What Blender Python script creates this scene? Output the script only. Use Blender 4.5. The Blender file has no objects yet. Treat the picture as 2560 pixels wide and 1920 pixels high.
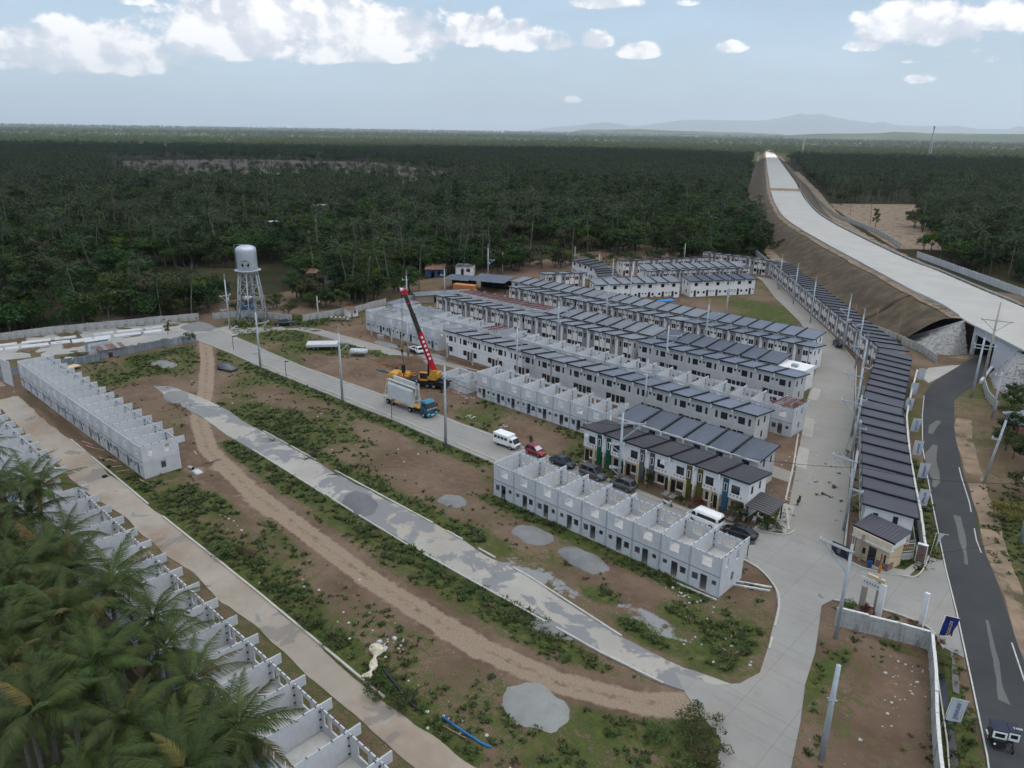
import bpy, bmesh, math, random
import numpy as np
from mathutils import Vector, Matrix, Euler
rnd = random.Random(7)
rng = np.random.default_rng(11)
R = math.radians
scene = bpy.context.scene
COL = scene.collection

# ---------------------------------------------------------------- camera
# world axes: X runs along the house rows, Y across them, Z up; the drone hovers 50 m above the origin
TH, PITCH, ROLL, FPX = R(47.06), R(18.76), R(-0.88), 1867.0
def _cam():
    s, c = math.sin(TH), math.cos(TH)
    def w(v): return Vector((v[0]*s - v[1]*c, v[0]*c + v[1]*s, v[2]))
    rt = Vector((1, 0, 0)); dn = Vector((0, -math.sin(PITCH), -math.cos(PITCH))); fw = Vector((0, math.cos(PITCH), -math.sin(PITCH)))
    r2 = rt*math.cos(ROLL) + dn*math.sin(ROLL); d2 = dn*math.cos(ROLL) - rt*math.sin(ROLL)
    return w(r2), w(d2), w(fw)
RT, DN, FW = _cam()
cam = bpy.data.objects.new('camera', bpy.data.cameras.new('camera'))
COL.objects.link(cam)
m = Matrix.Identity(4)
for i in range(3):
    m[i][0], m[i][1], m[i][2] = RT[i], -DN[i], -FW[i]
m[2][3] = 50.0
cam.matrix_world = m
cam.data.sensor_width = 36.0
cam.data.lens = 36.0*FPX/2560.0
cam.data.clip_start = 0.5
cam.data.clip_end = 120000.0
scene.camera = cam
FWD = Vector((FW.x, FW.y, 0)).normalized()      # horizontal heading of the drone
RGT = Vector((FWD.y, -FWD.x, 0))

# ---------------------------------------------------------------- sun, sky, exposure
SUN_EL = R(62)
sun_h = (RGT*0.80 - FWD*0.60).normalized()      # towards the sun: behind the drone's right shoulder
SUN_DIR = Vector((sun_h.x*math.cos(SUN_EL), sun_h.y*math.cos(SUN_EL), math.sin(SUN_EL)))
sl = bpy.data.lights.new('sun', 'SUN'); sl.energy = 4.2; sl.angle = R(0.53); sl.color = (1.0, 0.96, 0.88)
so = bpy.data.objects.new('sun', sl); COL.objects.link(so)
so.rotation_euler = SUN_DIR.to_track_quat('Z', 'Y').to_euler()
SKY_STRENGTH = 0.075
scene.view_settings.view_transform = 'Standard'
scene.view_settings.look = 'None'
scene.view_settings.gamma = 1.0
scene.view_settings.use_curve_mapping = False
scene.view_settings.exposure = 0.72
scene.cycles.use_denoising = True
scene.cycles.max_bounces = 6
scene.cycles.diffuse_bounces = 3
scene.cycles.glossy_bounces = 2
scene.cycles.transmission_bounces = 3
scene.cycles.transparent_max_bounces = 6
scene.cycles.volume_bounces = 0

world = bpy.data.worlds.new('World'); scene.world = world; world.use_nodes = True

class NT:
    """small helper to write node trees"""
    def __init__(s, tree): s.t = tree; s.n = tree.nodes; s.l = tree.links
    def new(s, ty, **kw):
        nd = s.n.new(ty)
        for k, v in kw.items(): setattr(nd, k, v)
        return nd
    def put(s, sock, v):
        if hasattr(v, 'node'): s.l.new(v, sock)
        elif v is not None: sock.default_value = v
    def math(s, op, a, b=None, c=None, clamp=False):
        nd = s.new('ShaderNodeMath', operation=op, use_clamp=clamp)
        s.put(nd.inputs[0], a)
        if b is not None: s.put(nd.inputs[1], b)
        if c is not None: s.put(nd.inputs[2], c)
        return nd.outputs[0]
    def vmath(s, op, a, b=None, out=0):
        nd = s.new('ShaderNodeVectorMath', operation=op)
        s.put(nd.inputs[0], a)
        if b is not None: s.put(nd.inputs[1], b)
        return nd.outputs[out]
    def mix(s, f, a, b, ty='RGBA', blend='MIX'):
        nd = s.new('ShaderNodeMix', data_type=ty, blend_type=blend)
        s.put(nd.inputs[0], f)
        ia, ib = (6, 7) if ty == 'RGBA' else (2, 3)
        for i, v in ((ia, a), (ib, b)):
            if isinstance(v, (tuple, list)) and ty == 'RGBA' and len(v) == 3: v = (*v, 1.0)
            s.put(nd.inputs[i], v)
        return nd.outputs[2 if ty == 'RGBA' else 0]
    def noise(s, vec, scale, detail=3.0, rough=0.55, dist=0.0, col=False):
        nd = s.new('ShaderNodeTexNoise')
        if vec is not None: s.put(nd.inputs['Vector'], vec)
        nd.inputs['Scale'].default_value = scale; nd.inputs['Detail'].default_value = detail
        nd.inputs['Roughness'].default_value = rough; nd.inputs['Distortion'].default_value = dist
        return nd.outputs['Color' if col else 'Fac']
    def ramp(s, f, lo, hi):
        nd = s.new('ShaderNodeMapRange', interpolation_type='SMOOTHSTEP')
        s.put(nd.inputs[0], f); nd.inputs[1].default_value = lo; nd.inputs[2].default_value = hi
        return nd.outputs[0]

def pix_dir(px, py):
    """direction (unit) seen at a pixel of the 2560x1920 photograph: used to lay out clouds and far ridges by bearing"""
    return (RT*((px-1280)/FPX) + DN*((py-960)/FPX) + FW).normalized()
def bearing(px, py):
    d = pix_dir(px, py); h = math.hypot(d.x, d.y)
    return math.atan2(d.dot(RGT), d.dot(FWD)), math.atan2(d.z, h)

def build_world():
    t = NT(world.node_tree); t.n.clear()
    out = t.new('ShaderNodeOutputWorld'); bg = t.new('ShaderNodeBackground')
    sky = t.new('ShaderNodeTexSky', sky_type='NISHITA')
    sky.sun_disc = False; sky.sun_elevation = SUN_EL
    sky.sun_rotation = math.atan2(SUN_DIR.x, SUN_DIR.y)
    sky.altitude = 50; sky.air_density = 1.0; sky.dust_density = 1.6; sky.ozone_density = 1.0
    tc = t.new('ShaderNodeTexCoord'); d = tc.outputs['Generated']
    # bearing (u, along the horizon) and elevation (v) of the ray, in radians
    fx = t.vmath('DOT_PRODUCT', d, tuple(RGT), out=1); fy = t.vmath('DOT_PRODUCT', d, tuple(FWD), out=1)
    fz = t.vmath('DOT_PRODUCT', d, (0, 0, 1), out=1)
    u = t.math('ARCTAN2', fx, fy); v = t.math('ARCSINE', fz)
    comb = t.new('ShaderNodeCombineXYZ'); t.put(comb.inputs[0], u); t.put(comb.inputs[1], v); uv = comb.outputs[0]
    uvs = t.vmath('MULTIPLY', uv, (1.0, 1.35, 1.0))
    n1 = t.noise(uvs, 14.0, 8.0, 0.60, 0.15); n2 = t.noise(uvs, 46.0, 6.0, 0.6)
    # cumulus: (px, py, half width, half height, strength) in photograph pixels, turned into bearings
    CL = [(60,135,130,52,1.0),(230,120,120,62,1.05),(330,160,150,38,.95),(150,160,170,34,.9),(560,70,150,80,1.1),(700,60,170,85,1.15),(860,75,150,75,1.1),(640,125,230,45,1.0),
          (980,90,120,62,1.05),(1060,110,60,48,.9),(900,140,190,26,.85),(420,130,110,30,.55),(1200,90,90,46,1.05),(1290,100,110,42,1.05),(1240,60,26,40,.85),(1380,115,60,24,.85),
          (1490,108,38,26,1.05),(1600,132,50,22,1.0),(1830,124,38,17,.95),(2270,70,105,52,1.15),(2350,95,90,34,.85),(2160,118,44,15,.8),(2540,55,60,42,1.05),(2440,60,44,26,.9),(2410,140,70,24,.75),(2470,150,34,14,.7),
          (2300,200,30,13,.85),(1430,252,20,10,.75),(1545,250,26,9,.55),(1500,10,90,20,.85),(1720,8,34,10,.7),(330,5,90,12,.7),(200,250,60,14,.35),(540,264,60,12,.3),(1275,30,26,22,.45),(2280,155,26,8,.6)]
    tot = None; top = None
    for (px, py, w, h, k) in CL:
        a, e = bearing(px, py); sw, sh = w/FPX, h/FPX
        du = t.math('MULTIPLY', t.math('SUBTRACT', u, a), 1/sw)
        dv = t.math('SUBTRACT', v, e)
        up = t.math('MULTIPLY', dv, 1/sh)
        lo = t.math('MULTIPLY', dv, -1/(sh*0.55))          # flatter base than top
        dv = t.math('MAXIMUM', up, lo)
        q = t.math('MULTIPLY_ADD', du, du, t.math('MULTIPLY', dv, dv))
        g = t.math('MULTIPLY', t.math('SUBTRACT', 1.0, t.math('MULTIPLY', q, 0.55)), k)
        tot = g if tot is None else t.math('SMOOTH_MAX', tot, g, 0.18)
    dens = t.math('ADD', tot, t.math('MULTIPLY', t.math('SUBTRACT', n1, 0.5), 2.5))
    dens = t.math('ADD', dens, t.math('MULTIPLY', t.math('SUBTRACT', n2, 0.5), 0.75))
    mask = t.ramp(dens, 0.36, 0.72)
    body = t.ramp(dens, 0.45, 1.5)
    # self shading of the cumulus: a second density sample nudged towards the sun
    sh_vec = t.vmath('ADD', uvs, (0.012, 0.020, 0.0))
    n3 = t.noise(sh_vec, 14.0, 8.0, 0.60, 0.15)
    lit = t.ramp(t.math('SUBTRACT', n1, n3), -0.075, 0.075)
    grey = t.mix(lit, (0.60, 0.63, 0.70), (1.02, 1.0, 0.985))
    grey = t.mix(t.math('MULTIPLY', body, 0.45), grey, (0.96, 0.96, 0.97))
    skyc = t.new('ShaderNodeVectorMath', operation='SCALE'); t.put(skyc.inputs[0], sky.outputs[0]); skyc.inputs['Scale'].default_value = SKY_STRENGTH
    # high thin haze veil over the blue
    n4 = t.noise(t.vmath('MULTIPLY', uv, (1.0, 3.0, 1.0)), 3.0, 5.0, 0.6)
    veil = t.math('MULTIPLY', t.ramp(n4, 0.3, 0.8), 0.30)
    base = t.mix(t.math('ADD', veil, 0.34), skyc.outputs[0], (0.46, 0.595, 0.74))
    cl = t.new('ShaderNodeVectorMath', operation='SCALE'); t.put(cl.inputs[0], grey); cl.inputs['Scale'].default_value = 0.80
    above = t.ramp(v, -0.02, 0.03)
    full = t.mix(t.math('MULTIPLY', mask, above), base, cl.outputs[0])
    t.put(bg.inputs['Color'], full); bg.inputs['Strength'].default_value = 1.0
    t.l.new(bg.outputs[0], out.inputs['Surface'])
build_world()

# ---------------------------------------------------------------- helpers
KIDS = {}
def tag(o, label=None, cat=None, group=None, kind=None):
    if label: o['label'] = label
    if cat: o['category'] = cat
    if group: o['group'] = group
    if kind: o['kind'] = kind
    return o
def link(name, data, parent=None, loc=None, rz=None, rot=None, scl=None):
    o = bpy.data.objects.new(name, data); COL.objects.link(o)
    if parent: o.parent = parent; KIDS.setdefault(parent.name, []).append(o)
    if loc is not None: o.location = loc
    if rz is not None: o.rotation_euler = (0, 0, rz)
    if rot is not None: o.rotation_euler = rot
    if scl is not None: o.scale = scl if hasattr(scl, '__len__') else (scl,)*3
    return o
def thing(name, label, cat, loc=(0, 0, 0), rz=0, group=None):
    o = link(name, None, loc=loc, rz=rz); o.empty_display_size = 0.3
    return tag(o, label, cat, group)

class MB:
    """collects shapes and makes one mesh of them"""
    def __init__(s): s.v = []; s.f = []; s.m = []; s.mats = []; s.sm = []
    def mi(s, mat):
        if mat not in s.mats: s.mats.append(mat)
        return s.mats.index(mat)
    def add(s, vs, fs, mat, smooth=False):
        b = len(s.v); k = s.mi(mat); s.v += [tuple(q) for q in vs]
        for f in fs: s.f.append([b+i for i in f]); s.m.append(k); s.sm.append(smooth)
        return s
    def box(s, x0, y0, z0, x1, y1, z1, mat, tf=None):
        vs = [Vector((x, y, z)) for z in (z0, z1) for y in (y0, y1) for x in (x0, x1)]
        if tf: vs = [tf @ q for q in vs]
        return s.add(vs, [(0, 2, 3, 1), (4, 5, 7, 6), (0, 1, 5, 4), (2, 6, 7, 3), (0, 4, 6, 2), (1, 3, 7, 5)], mat)
    def bar(s, p, q, w, h, mat):
        """rectangular bar from p to q"""
        p, q = Vector(p), Vector(q); d = q-p; L = d.length
        if L < 1e-6: return s
        z = d/L; x = z.cross(Vector((0, 0, 1)))
        if x.length < 1e-4: x = Vector((1, 0, 0))
        x.normalize(); y = z.cross(x)
        vs = [c + x*(a*w/2) + y*(b*h/2) for c in (p, q) for a, b in ((-1, -1), (1, -1), (1, 1), (-1, 1))]
        return s.add(vs, [(0, 1, 2, 3), (7, 6, 5, 4), (0, 4, 5, 1), (1, 5, 6, 2), (2, 6, 7, 3), (3, 7, 4, 0)], mat)
    def tube(s, pts, rad, n, mat, cap=True, smooth=True):
        pts = [Vector(p) for p in pts]; rads = rad if hasattr(rad, '__len__') else [rad]*len(pts)
        vs = []; fs = []
        for i, p in enumerate(pts):
            d = (pts[min(i+1, len(pts)-1)] - pts[max(i-1, 0)]).normalized()
            x = d.cross(Vector((0, 0, 1)))
            if x.length < 1e-3: x = Vector((1, 0, 0))
            x.normalize(); y = d.cross(x)
            for k in range(n):
                a = 2*math.pi*k/n; vs.append(p + (x*math.cos(a) + y*math.sin(a))*rads[i])
        for i in range(len(pts)-1):
            for k in range(n):
                a, b = i*n+k, i*n+(k+1) % n; fs.append((a, b, b+n, a+n))
        if cap: fs.append(tuple(range(n))[::-1]); fs.append(tuple((len(pts)-1)*n+k for k in range(n)))
        return s.add(vs, fs, mat, smooth)
    def lathe(s, c, prof, n, mat):
        """prof: (radius, z) pairs around a vertical axis at c"""
        vs = []; fs = []
        for r_, z in prof:
            for k in range(n):
                a = 2*math.pi*k/n; vs.append((c[0]+r_*math.cos(a), c[1]+r_*math.sin(a), c[2]+z))
        for i in range(len(prof)-1):
            for k in range(n):
                a, b = i*n+k, i*n+(k+1) % n; fs.append((a, b, b+n, a+n))
        return s.add(vs, fs, mat, True)
    def prism(s, poly, z0, z1, mat, tf=None):
        n = len(poly); vs = [Vector((x, y, z)) for z in (z0, z1) for x, y in poly]
        if tf: vs = [tf @ q for q in vs]
        fs = [tuple(range(n))[::-1], tuple(range(n, 2*n))] + [(k, (k+1) % n, n+(k+1) % n, n+k) for k in range(n)]
        return s.add(vs, fs, mat)
    def loft(s, rings, mat, smooth=False, cap=True):
        n = len(rings[0]); vs = [q for r_ in rings for q in r_]; fs = []
        for i in range(len(rings)-1):
            for k in range(n):
                a, b = i*n+k, i*n+(k+1) % n; fs.append((a, b, b+n, a+n))
        if cap: fs.append(tuple(range(n))[::-1]); fs.append(tuple((len(rings)-1)*n+k for k in range(n)))
        return s.add(vs, fs, mat, smooth)
    def panel(s, x0, z0, x1, z1, holes, y, t, mat, rev=None, axis='x', at=0.0):
        """upright wall panel with rectangular openings. axis 'x': runs along x with faces at y and y+t;
        axis 'y': runs along y (x0..x1 are then y values) with faces at x = y and y+t"""
        xs = sorted({x0, x1, *[h[0] for h in holes], *[h[2] for h in holes]}); zs = sorted({z0, z1, *[h[1] for h in holes], *[h[3] for h in holes]})
        P = (lambda a, d, z: (a, d, z)) if axis == 'x' else (lambda a, d, z: (d, a, z))
        nx, nz = len(xs)-1, len(zs)-1
        def solid(i, k):
            if not (0 <= i < nx and 0 <= k < nz): return False
            cx, cz = (xs[i]+xs[i+1])/2, (zs[k]+zs[k+1])/2
            return not any(h[0] < cx < h[2] and h[1] < cz < h[3] for h in holes)
        for i in range(nx):
            for k in range(nz):
                if not solid(i, k): continue
                a, b, c, d = xs[i], xs[i+1], zs[k], zs[k+1]
                q = [P(a, y, c), P(b, y, c), P(b, y, d), P(a, y, d)]; w = [P(a, y+t, c), P(b, y+t, c), P(b, y+t, d), P(a, y+t, d)]
                fl = [(0, 1, 2, 3), (7, 6, 5, 4)]
                if not solid(i-1, k): fl.append((4, 0, 3, 7))
                if not solid(i+1, k): fl.append((1, 5, 6, 2))
                if not solid(i, k-1): fl.append((4, 5, 1, 0))
                if not solid(i, k+1): fl.append((3, 2, 6, 7))
                if axis == 'y': fl = [f[::-1] for f in fl]
                s.add(q+w, fl, mat)
        return s
    def mesh(s, name):
        me = bpy.data.meshes.new(name); me.from_pydata(s.v, [], s.f)
        for q in s.mats: me.materials.append(q)
        me.polygons.foreach_set('material_index', s.m); me.polygons.foreach_set('use_smooth', s.sm)
        me.update(); return me
    def obj(s, name, parent=None, loc=None, rz=None): return link(name, s.mesh(name), parent, loc, rz)

def grid_mesh(name, xs, ys, z, attrs=None, mat=None, smooth=True):
    """height field from numpy arrays; attrs: dict of per-vertex float arrays"""
    nx, ny = len(xs), len(ys)
    X, Y = np.meshgrid(xs, ys); co = np.stack([X, Y, z], -1).reshape(-1, 3).astype(np.float32)
    i = np.arange(nx*ny).reshape(ny, nx)
    fa = np.stack([i[:-1, :-1], i[:-1, 1:], i[1:, 1:], i[1:, :-1]], -1).reshape(-1, 4)
    return np_mesh(name, co, fa, attrs, mat, smooth)
def np_mesh(name, co, quads, attrs=None, mat=None, smooth=False):
    me = bpy.data.meshes.new(name); n = len(quads); k = quads.shape[1] if n else 4
    me.vertices.add(len(co)); me.vertices.foreach_set('co', np.asarray(co, np.float32).ravel())
    if n:
        me.loops.add(n*k); me.loops.foreach_set('vertex_index', quads.ravel().astype(np.int32))
        me.polygons.add(n); me.polygons.foreach_set('loop_start', np.arange(0, n*k, k, dtype=np.int32)); me.polygons.foreach_set('loop_total', np.full(n, k, np.int32))
        me.polygons.foreach_set('use_smooth', np.full(n, smooth))
    for key, val in (attrs or {}).items():
        a = me.attributes.new(key, 'FLOAT', 'POINT'); a.data.foreach_set('value', np.asarray(val, np.float32).ravel())
    if mat: me.materials.append(mat)
    me.update(calc_edges=True); me.validate(); return me

# value noise in numpy, for terrain and scatter masks
_perm = rng.random((256, 256)).astype(np.float32)
def vnoise(x, y, s):
    x = np.asarray(x)/s; y = np.asarray(y)/s
    xi = np.floor(x).astype(int); yi = np.floor(y).astype(int); fx = x-xi; fy = y-yi
    fx = fx*fx*(3-2*fx); fy = fy*fy*(3-2*fy)
    g = lambda a, b: _perm[a & 255, b & 255]
    return (g(xi, yi)*(1-fx)+g(xi+1, yi)*fx)*(1-fy)+(g(xi, yi+1)*(1-fx)+g(xi+1, yi+1)*fx)*fy
def fbm(x, y, s, o=4):
    r_ = 0; a = 0.5; n = 0
    for k in range(o): r_ = r_ + a*vnoise(np.asarray(x)+17.3*k, np.asarray(y)-9.1*k, s/2**k); n += a; a *= 0.55
    return r_/n
def in_poly(x, y, poly):
    x = np.asarray(x, float); y = np.asarray(y, float); c = np.zeros(x.shape, bool); n = len(poly)
    for i in range(n):
        x0, y0 = poly[i]; x1, y1 = poly[(i+1) % n]
        if y0 == y1: continue
        c ^= ((y0 > y) != (y1 > y)) & (x < (x1-x0)*(y-y0)/(y1-y0)+x0)
    return c
def pdist(x, y, line):
    """distance from points to a polyline"""
    x = np.asarray(x, float); y = np.asarray(y, float); d = np.full(x.shape, 1e9)
    for (x0, y0), (x1, y1) in zip(line[:-1], line[1:]):
        dx, dy = x1-x0, y1-y0; t = np.clip(((x-x0)*dx+(y-y0)*dy)/(dx*dx+dy*dy+1e-9), 0, 1)
        d = np.minimum(d, np.hypot(x-x0-t*dx, y-y0-t*dy))
    return d
def sst(a, b, x): t = np.clip((np.asarray(x)-a)/(b-a), 0, 1); return t*t*(3-2*t)
def resample(line, step):
    out = []
    for (p, q) in zip(line[:-1], line[1:]):
        n = max(1, int(math.dist(p, q)/step))
        out += [tuple(p[j]+(q[j]-p[j])*k/n for j in range(len(p))) for k in range(n)]
    return out+[tuple(line[-1])]
def smooth_line(pts, n=6):
    """Catmull-Rom through the points"""
    P = [Vector(p) for p in pts]; P = [P[0]*2-P[1]] + P + [P[-1]*2-P[-2]]; out = []
    for i in range(1, len(P)-2):
        for k in range(n):
            t = k/n; a, b, c, d = P[i-1:i+3]
            out.append(tuple(0.5*((2*b)+(c-a)*t+(2*a-5*b+4*c-d)*t*t+(3*b-a-3*c+d)*t**3)))
    return out+[tuple(P[-2])]
ORD = ['leftmost', 'second from left', 'third from left', 'fourth from left', 'fifth from left', 'sixth from left', 'seventh from left', 'eighth from left', 'ninth from left', 'tenth from left']
ORR = ['rightmost', 'second from right', 'third from right', 'fourth from right', 'fifth from right', 'sixth from right', 'seventh from right', 'eighth from right', 'ninth from right', 'tenth from right']
NUM = ['first', 'second', 'third', 'fourth', 'fifth', 'sixth', 'seventh', 'eighth', 'ninth', 'tenth', 'eleventh', 'twelfth', 'thirteenth', 'fourteenth', 'fifteenth', 'sixteenth', 'seventeenth', 'eighteenth', 'nineteenth', 'twentieth']
NUM += ['twenty-'+q for q in NUM[:9]] + ['thirtieth'] + ['thirty-'+q for q in NUM[:9]]
def ordn(i, n):
    return ORD[i] if i <= (n-1)/2 and i < 10 else (ORR[n-1-i] if n-1-i < 10 else NUM[i]+' from left')
# ---------------------------------------------------------------- materials
def mat(name, col, rough=0.8, var=0.12, scale=1.5, metal=0.0, spec=0.3, bump=0.0, bscale=20.0, streak=0.0, rand=0.0, spots=None, coord='Object', stretch=(1, 1, 1)):
    """painted / mineral surface: base colour broken up by noise, optional vertical streaks, spots and bump"""
    mt = bpy.data.materials.new(name); mt.use_nodes = True; t = NT(mt.node_tree); bs = t.n['Principled BSDF']
    tc = t.new('ShaderNodeTexCoord'); v = tc.outputs[coord] if coord == 'Object' else t.new('ShaderNodeNewGeometry').outputs['Position']
    if stretch != (1, 1, 1): v = t.vmath('MULTIPLY', v, stretch)
    c = t.mix(t.ramp(t.noise(v, scale, 5, 0.6), 0.3, 0.7), tuple(q*(1-var) for q in col), tuple(min(1, q*(1+var)) for q in col))
    if spots:
        sc, th, scol, amt = spots
        c = t.mix(t.math('MULTIPLY', t.ramp(t.noise(v, sc, 5, 0.65, 0.3), th, th+0.12), amt), c, scol)
    if streak:
        w = t.noise(t.vmath('MULTIPLY', v, (5.0, 5.0, 0.35)), 1.0, 4, 0.6)
        c = t.mix(t.math('MULTIPLY', t.ramp(w, 0.48, 0.75), streak), c, tuple(q*0.42 for q in col))
    if rand:
        oi = t.new('ShaderNodeObjectInfo'); hs = t.new('ShaderNodeHueSaturation')
        t.put(hs.inputs['Value'], t.math('MULTIPLY_ADD', oi.outputs['Random'], rand*2, 1-rand)); t.put(hs.inputs['Color'], c); c = hs.outputs[0]
    t.put(bs.inputs['Base Color'], c)
    bs.inputs['Roughness'].default_value = rough; bs.inputs['Metallic'].default_value = metal; bs.inputs['Specular IOR Level'].default_value = spec
    if bump:
        bn = t.new('ShaderNodeBump'); bn.inputs['Strength'].default_value = bump; bn.inputs['Distance'].default_value = 0.03
        t.put(bn.inputs['Height'], t.noise(v, bscale, 4, 0.6)); t.l.new(bn.outputs[0], bs.inputs['Normal'])
    return mt

M = {}
M['precast'] = mat('precast_concrete', (.53, .54, .555), .85, .07, .9, streak=.22, rand=.05, spots=(2.2, .62, (.40, .40, .41), .5))
M['precast_in'] = mat('precast_inner_face', (.53, .52, .50), .85, .08, .8, streak=.28, spots=(1.2, .58, (.38, .37, .36), .5))
M['joint'] = mat('joint_plate', (.05, .05, .055), .7)
M['white'] = mat('white_wall_paint', (.74, .735, .73), .7, .05, 1.0, streak=.13, rand=.03)
M['offwhite'] = mat('offwhite_wall_paint', (.70, .69, .665), .75, .06, 1.0, streak=.16, rand=.04)
M['grey'] = mat('grey_skim_coat', (.50, .50, .50), .85, .09, .8, streak=.26, rand=.05, spots=(1.6, .58, (.36, .36, .36), .45))
M['roof_blue'] = mat('blue_grey_roof_sheet', (.150, .170, .212), .42, .10, .5, spec=.45, rand=.12, metal=.15, stretch=(1, .25, 1))
M['roof_grey'] = mat('grey_roof_sheet', (.165, .172, .190), .45, .10, .5, spec=.45, rand=.12, metal=.1, stretch=(1, .25, 1))
M['roof_slate'] = mat('slate_roof_sheet', (.085, .098, .125), .42, .12, .6, spec=.4, rand=.10, stretch=(1, .25, 1))
M['roof_brown'] = mat('brown_roof_sheet', (.050, .043, .046), .5, .12, .6, spec=.35, rand=.08, stretch=(1, .25, 1))
M['roof_dark'] = mat('dark_violet_roof_sheet', (.060, .058, .072), .5, .12, .6, spec=.35, rand=.10, stretch=(1, .25, 1))
M['flash'] = mat('dark_roof_flashing', (.012, .013, .018), .55)
M['gutter'] = mat('pale_gutter', (.62, .61, .60), .6)
M['glass'] = mat('dark_window_glass', (.018, .02, .023), .12, .2, .7, spec=.6)
M['frame'] = mat('dark_window_frame', (.02, .02, .02), .5)
M['wframe'] = mat('white_window_frame', (.75, .75, .74), .5)
M['blind'] = mat('pale_curtain', (.42, .44, .46), .8)
M['door'] = mat('dark_door', (.022, .018, .016), .5)
M['dark'] = mat('painted_interior_shade', (.02, .02, .022), .9)  # near-black colour standing in for shade inside tunnel, open sheds and pipe
M['tan'] = mat('tan_trim_paint', (.30, .25, .205), .8, .06)
M['taupe'] = mat('taupe_panel_paint', (.27, .255, .26), .8, .06)
M['rust'] = mat('rust_trim_paint', (.24, .135, .10), .8, .06)
M['beige'] = mat('beige_wall_paint', (.56, .44, .29), .8, .07, streak=.15)
M['brickt'] = mat('brown_stone_cladding', (.20, .13, .11), .85, .3, 6, bump=.5, bscale=9)
M['pink'] = mat('brown_vent_block', (.32, .20, .17), .8)
for k, c in (('green', (.012, .085, .042)), ('grey2', (.10, .105, .105)), ('olive', (.085, .082, .018)), ('teal', (.018, .09, .15))): M[k] = mat('accent_paint_'+k, c, .6, .06)
M['steel_red'] = mat('red_oxide_steel', (.17, .045, .04), .6)
M['steel'] = mat('galvanised_steel', (.40, .43, .46), .45, .08, 3, metal=.35)
M['pole'] = mat('galvanised_pole', (.43, .46, .49), .5, .08, 2, metal=.25)
M['polec'] = mat('concrete_post', (.42, .39, .34), .85, .1)
M['wood'] = mat('weathered_wood', (.26, .19, .12), .85, .2, 4)
M['pinkwood'] = mat('faded_formwork_plank', (.36, .22, .19), .85, .18, 3)
M['cwall'] = mat('stained_perimeter_wall', (.40, .40, .385), .9, .14, .6, streak=.55, spots=(.8, .52, (.13, .13, .12), .6))
M['wcap'] = mat('white_wall_coping', (.62, .61, .58), .85, .1, 2, spots=(2.5, .6, (.3, .28, .25), .6))
M['kerb'] = mat('kerb_concrete', (.44, .42, .38), .9, .12, .8, coord='P')
M['tin'] = mat('corrugated_tin', (.24, .265, .295), .6, .2, 1.2, metal=.2, rand=.18)
M['tinrust'] = mat('rusty_tin', (.19, .10, .075), .8, .3, 1.2, rand=.2)
M['rubber'] = mat('tyre_rubber', (.018, .018, .018), .8)
M['hub'] = mat('wheel_hub', (.33, .33, .34), .4, metal=.5)
M['lamp'] = mat('headlamp', (.75, .76, .78), .2)
M['tail'] = mat('tail_lamp', (.25, .02, .02), .3)
M['vwhite'] = mat('white_car_paint', (.78, .78, .77), .3, .03, spec=.5)
M['vblack'] = mat('black_car_paint', (.010, .011, .015), .22, .05, spec=.55)
M['vgrey'] = mat('grey_car_paint', (.11, .115, .12), .25, .05, spec=.55, metal=.3)
M['vnavy'] = mat('navy_car_paint', (.015, .022, .038), .22, .05, spec=.55)
M['vred'] = mat('maroon_car_paint', (.22, .010, .022), .25, .05, spec=.55)
M['cyan'] = mat('teal_cab_paint', (.012, .19, .29), .35, .06, spec=.5)
M['cyan2'] = mat('dark_teal_cab_paint', (.012, .08, .13), .35, .06, spec=.5)
M['cream'] = mat('cream_steel', (.60, .55, .44), .6, .1)
M['yellow'] = mat('crane_yellow', (.52, .26, .035), .5, .15, 1.5, spots=(2.5, .62, (.12, .08, .05), .6))
M['orange'] = mat('crane_orange', (.55, .20, .02), .5, .12, 1.5)
M['red'] = mat('boom_red', (.50, .015, .035), .4, .08, .8)
M['boomdark'] = mat('greased_boom_steel', (.035, .034, .032), .5, .15)
M['black'] = mat('black_steel', (.015, .015, .016), .6)
M['canvas'] = mat('dark_canvas', (.03, .036, .06), .8, .15, 3)
M['sheet'] = mat('pale_sheet', (.50, .52, .54), .6, .12, 2)
M['tarp'] = mat('blue_tarpaulin', (.03, .22, .62), .6, .1, 1)
M['rag'] = mat('crumpled_cream_cloth', (.55, .50, .38), .9, .2, 2, bump=.6, bscale=5)
M['bluepipe'] = mat('blue_plastic_pipe', (.015, .14, .36), .4)
M['orangec'] = mat('orange_container_paint', (.48, .19, .07), .7, .12, 1)
M['flag'] = mat('pale_banner_fabric', (.46, .50, .57), .7, .06, 1.2)
M['flagblue'] = mat('royal_blue_banner', (.012, .03, .17), .6, .08, 1.2)
M['navy'] = mat('navy_lettering', (.02, .025, .08), .7)
M['gold'] = mat('gold_lettering', (.55, .36, .02), .5)
M['golden'] = mat('pale_gold_lettering', (.62, .42, .20), .6)
M['logo_g'] = mat('green_emblem_paint', (.03, .22, .16), .6)
M['tank'] = mat('silver_tank_paint', (.52, .54, .60), .32, .05, .5, metal=.45, spec=.5)
M['skin'] = mat('skin', (.30, .17, .11), .6)
M['hair'] = mat('black_hair', (.012, .010, .010), .6)
for k, c in (('c_dark', (.03, .03, .035)), ('c_red', (.30, .03, .04)), ('c_grey', (.22, .24, .26)), ('c_blue', (.05, .08, .15)), ('c_white', (.6, .6, .58))): M[k] = mat('cloth_'+k[2:], c, .9)
M['hardhat'] = mat('hard_hat', (.5, .5, .48), .4)
M['rubble'] = mat('pale_rubble', (.50, .49, .46), .9, .25, 2)
M['log'] = mat('grey_driftwood', (.34, .31, .26), .9, .2, 3)
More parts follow.
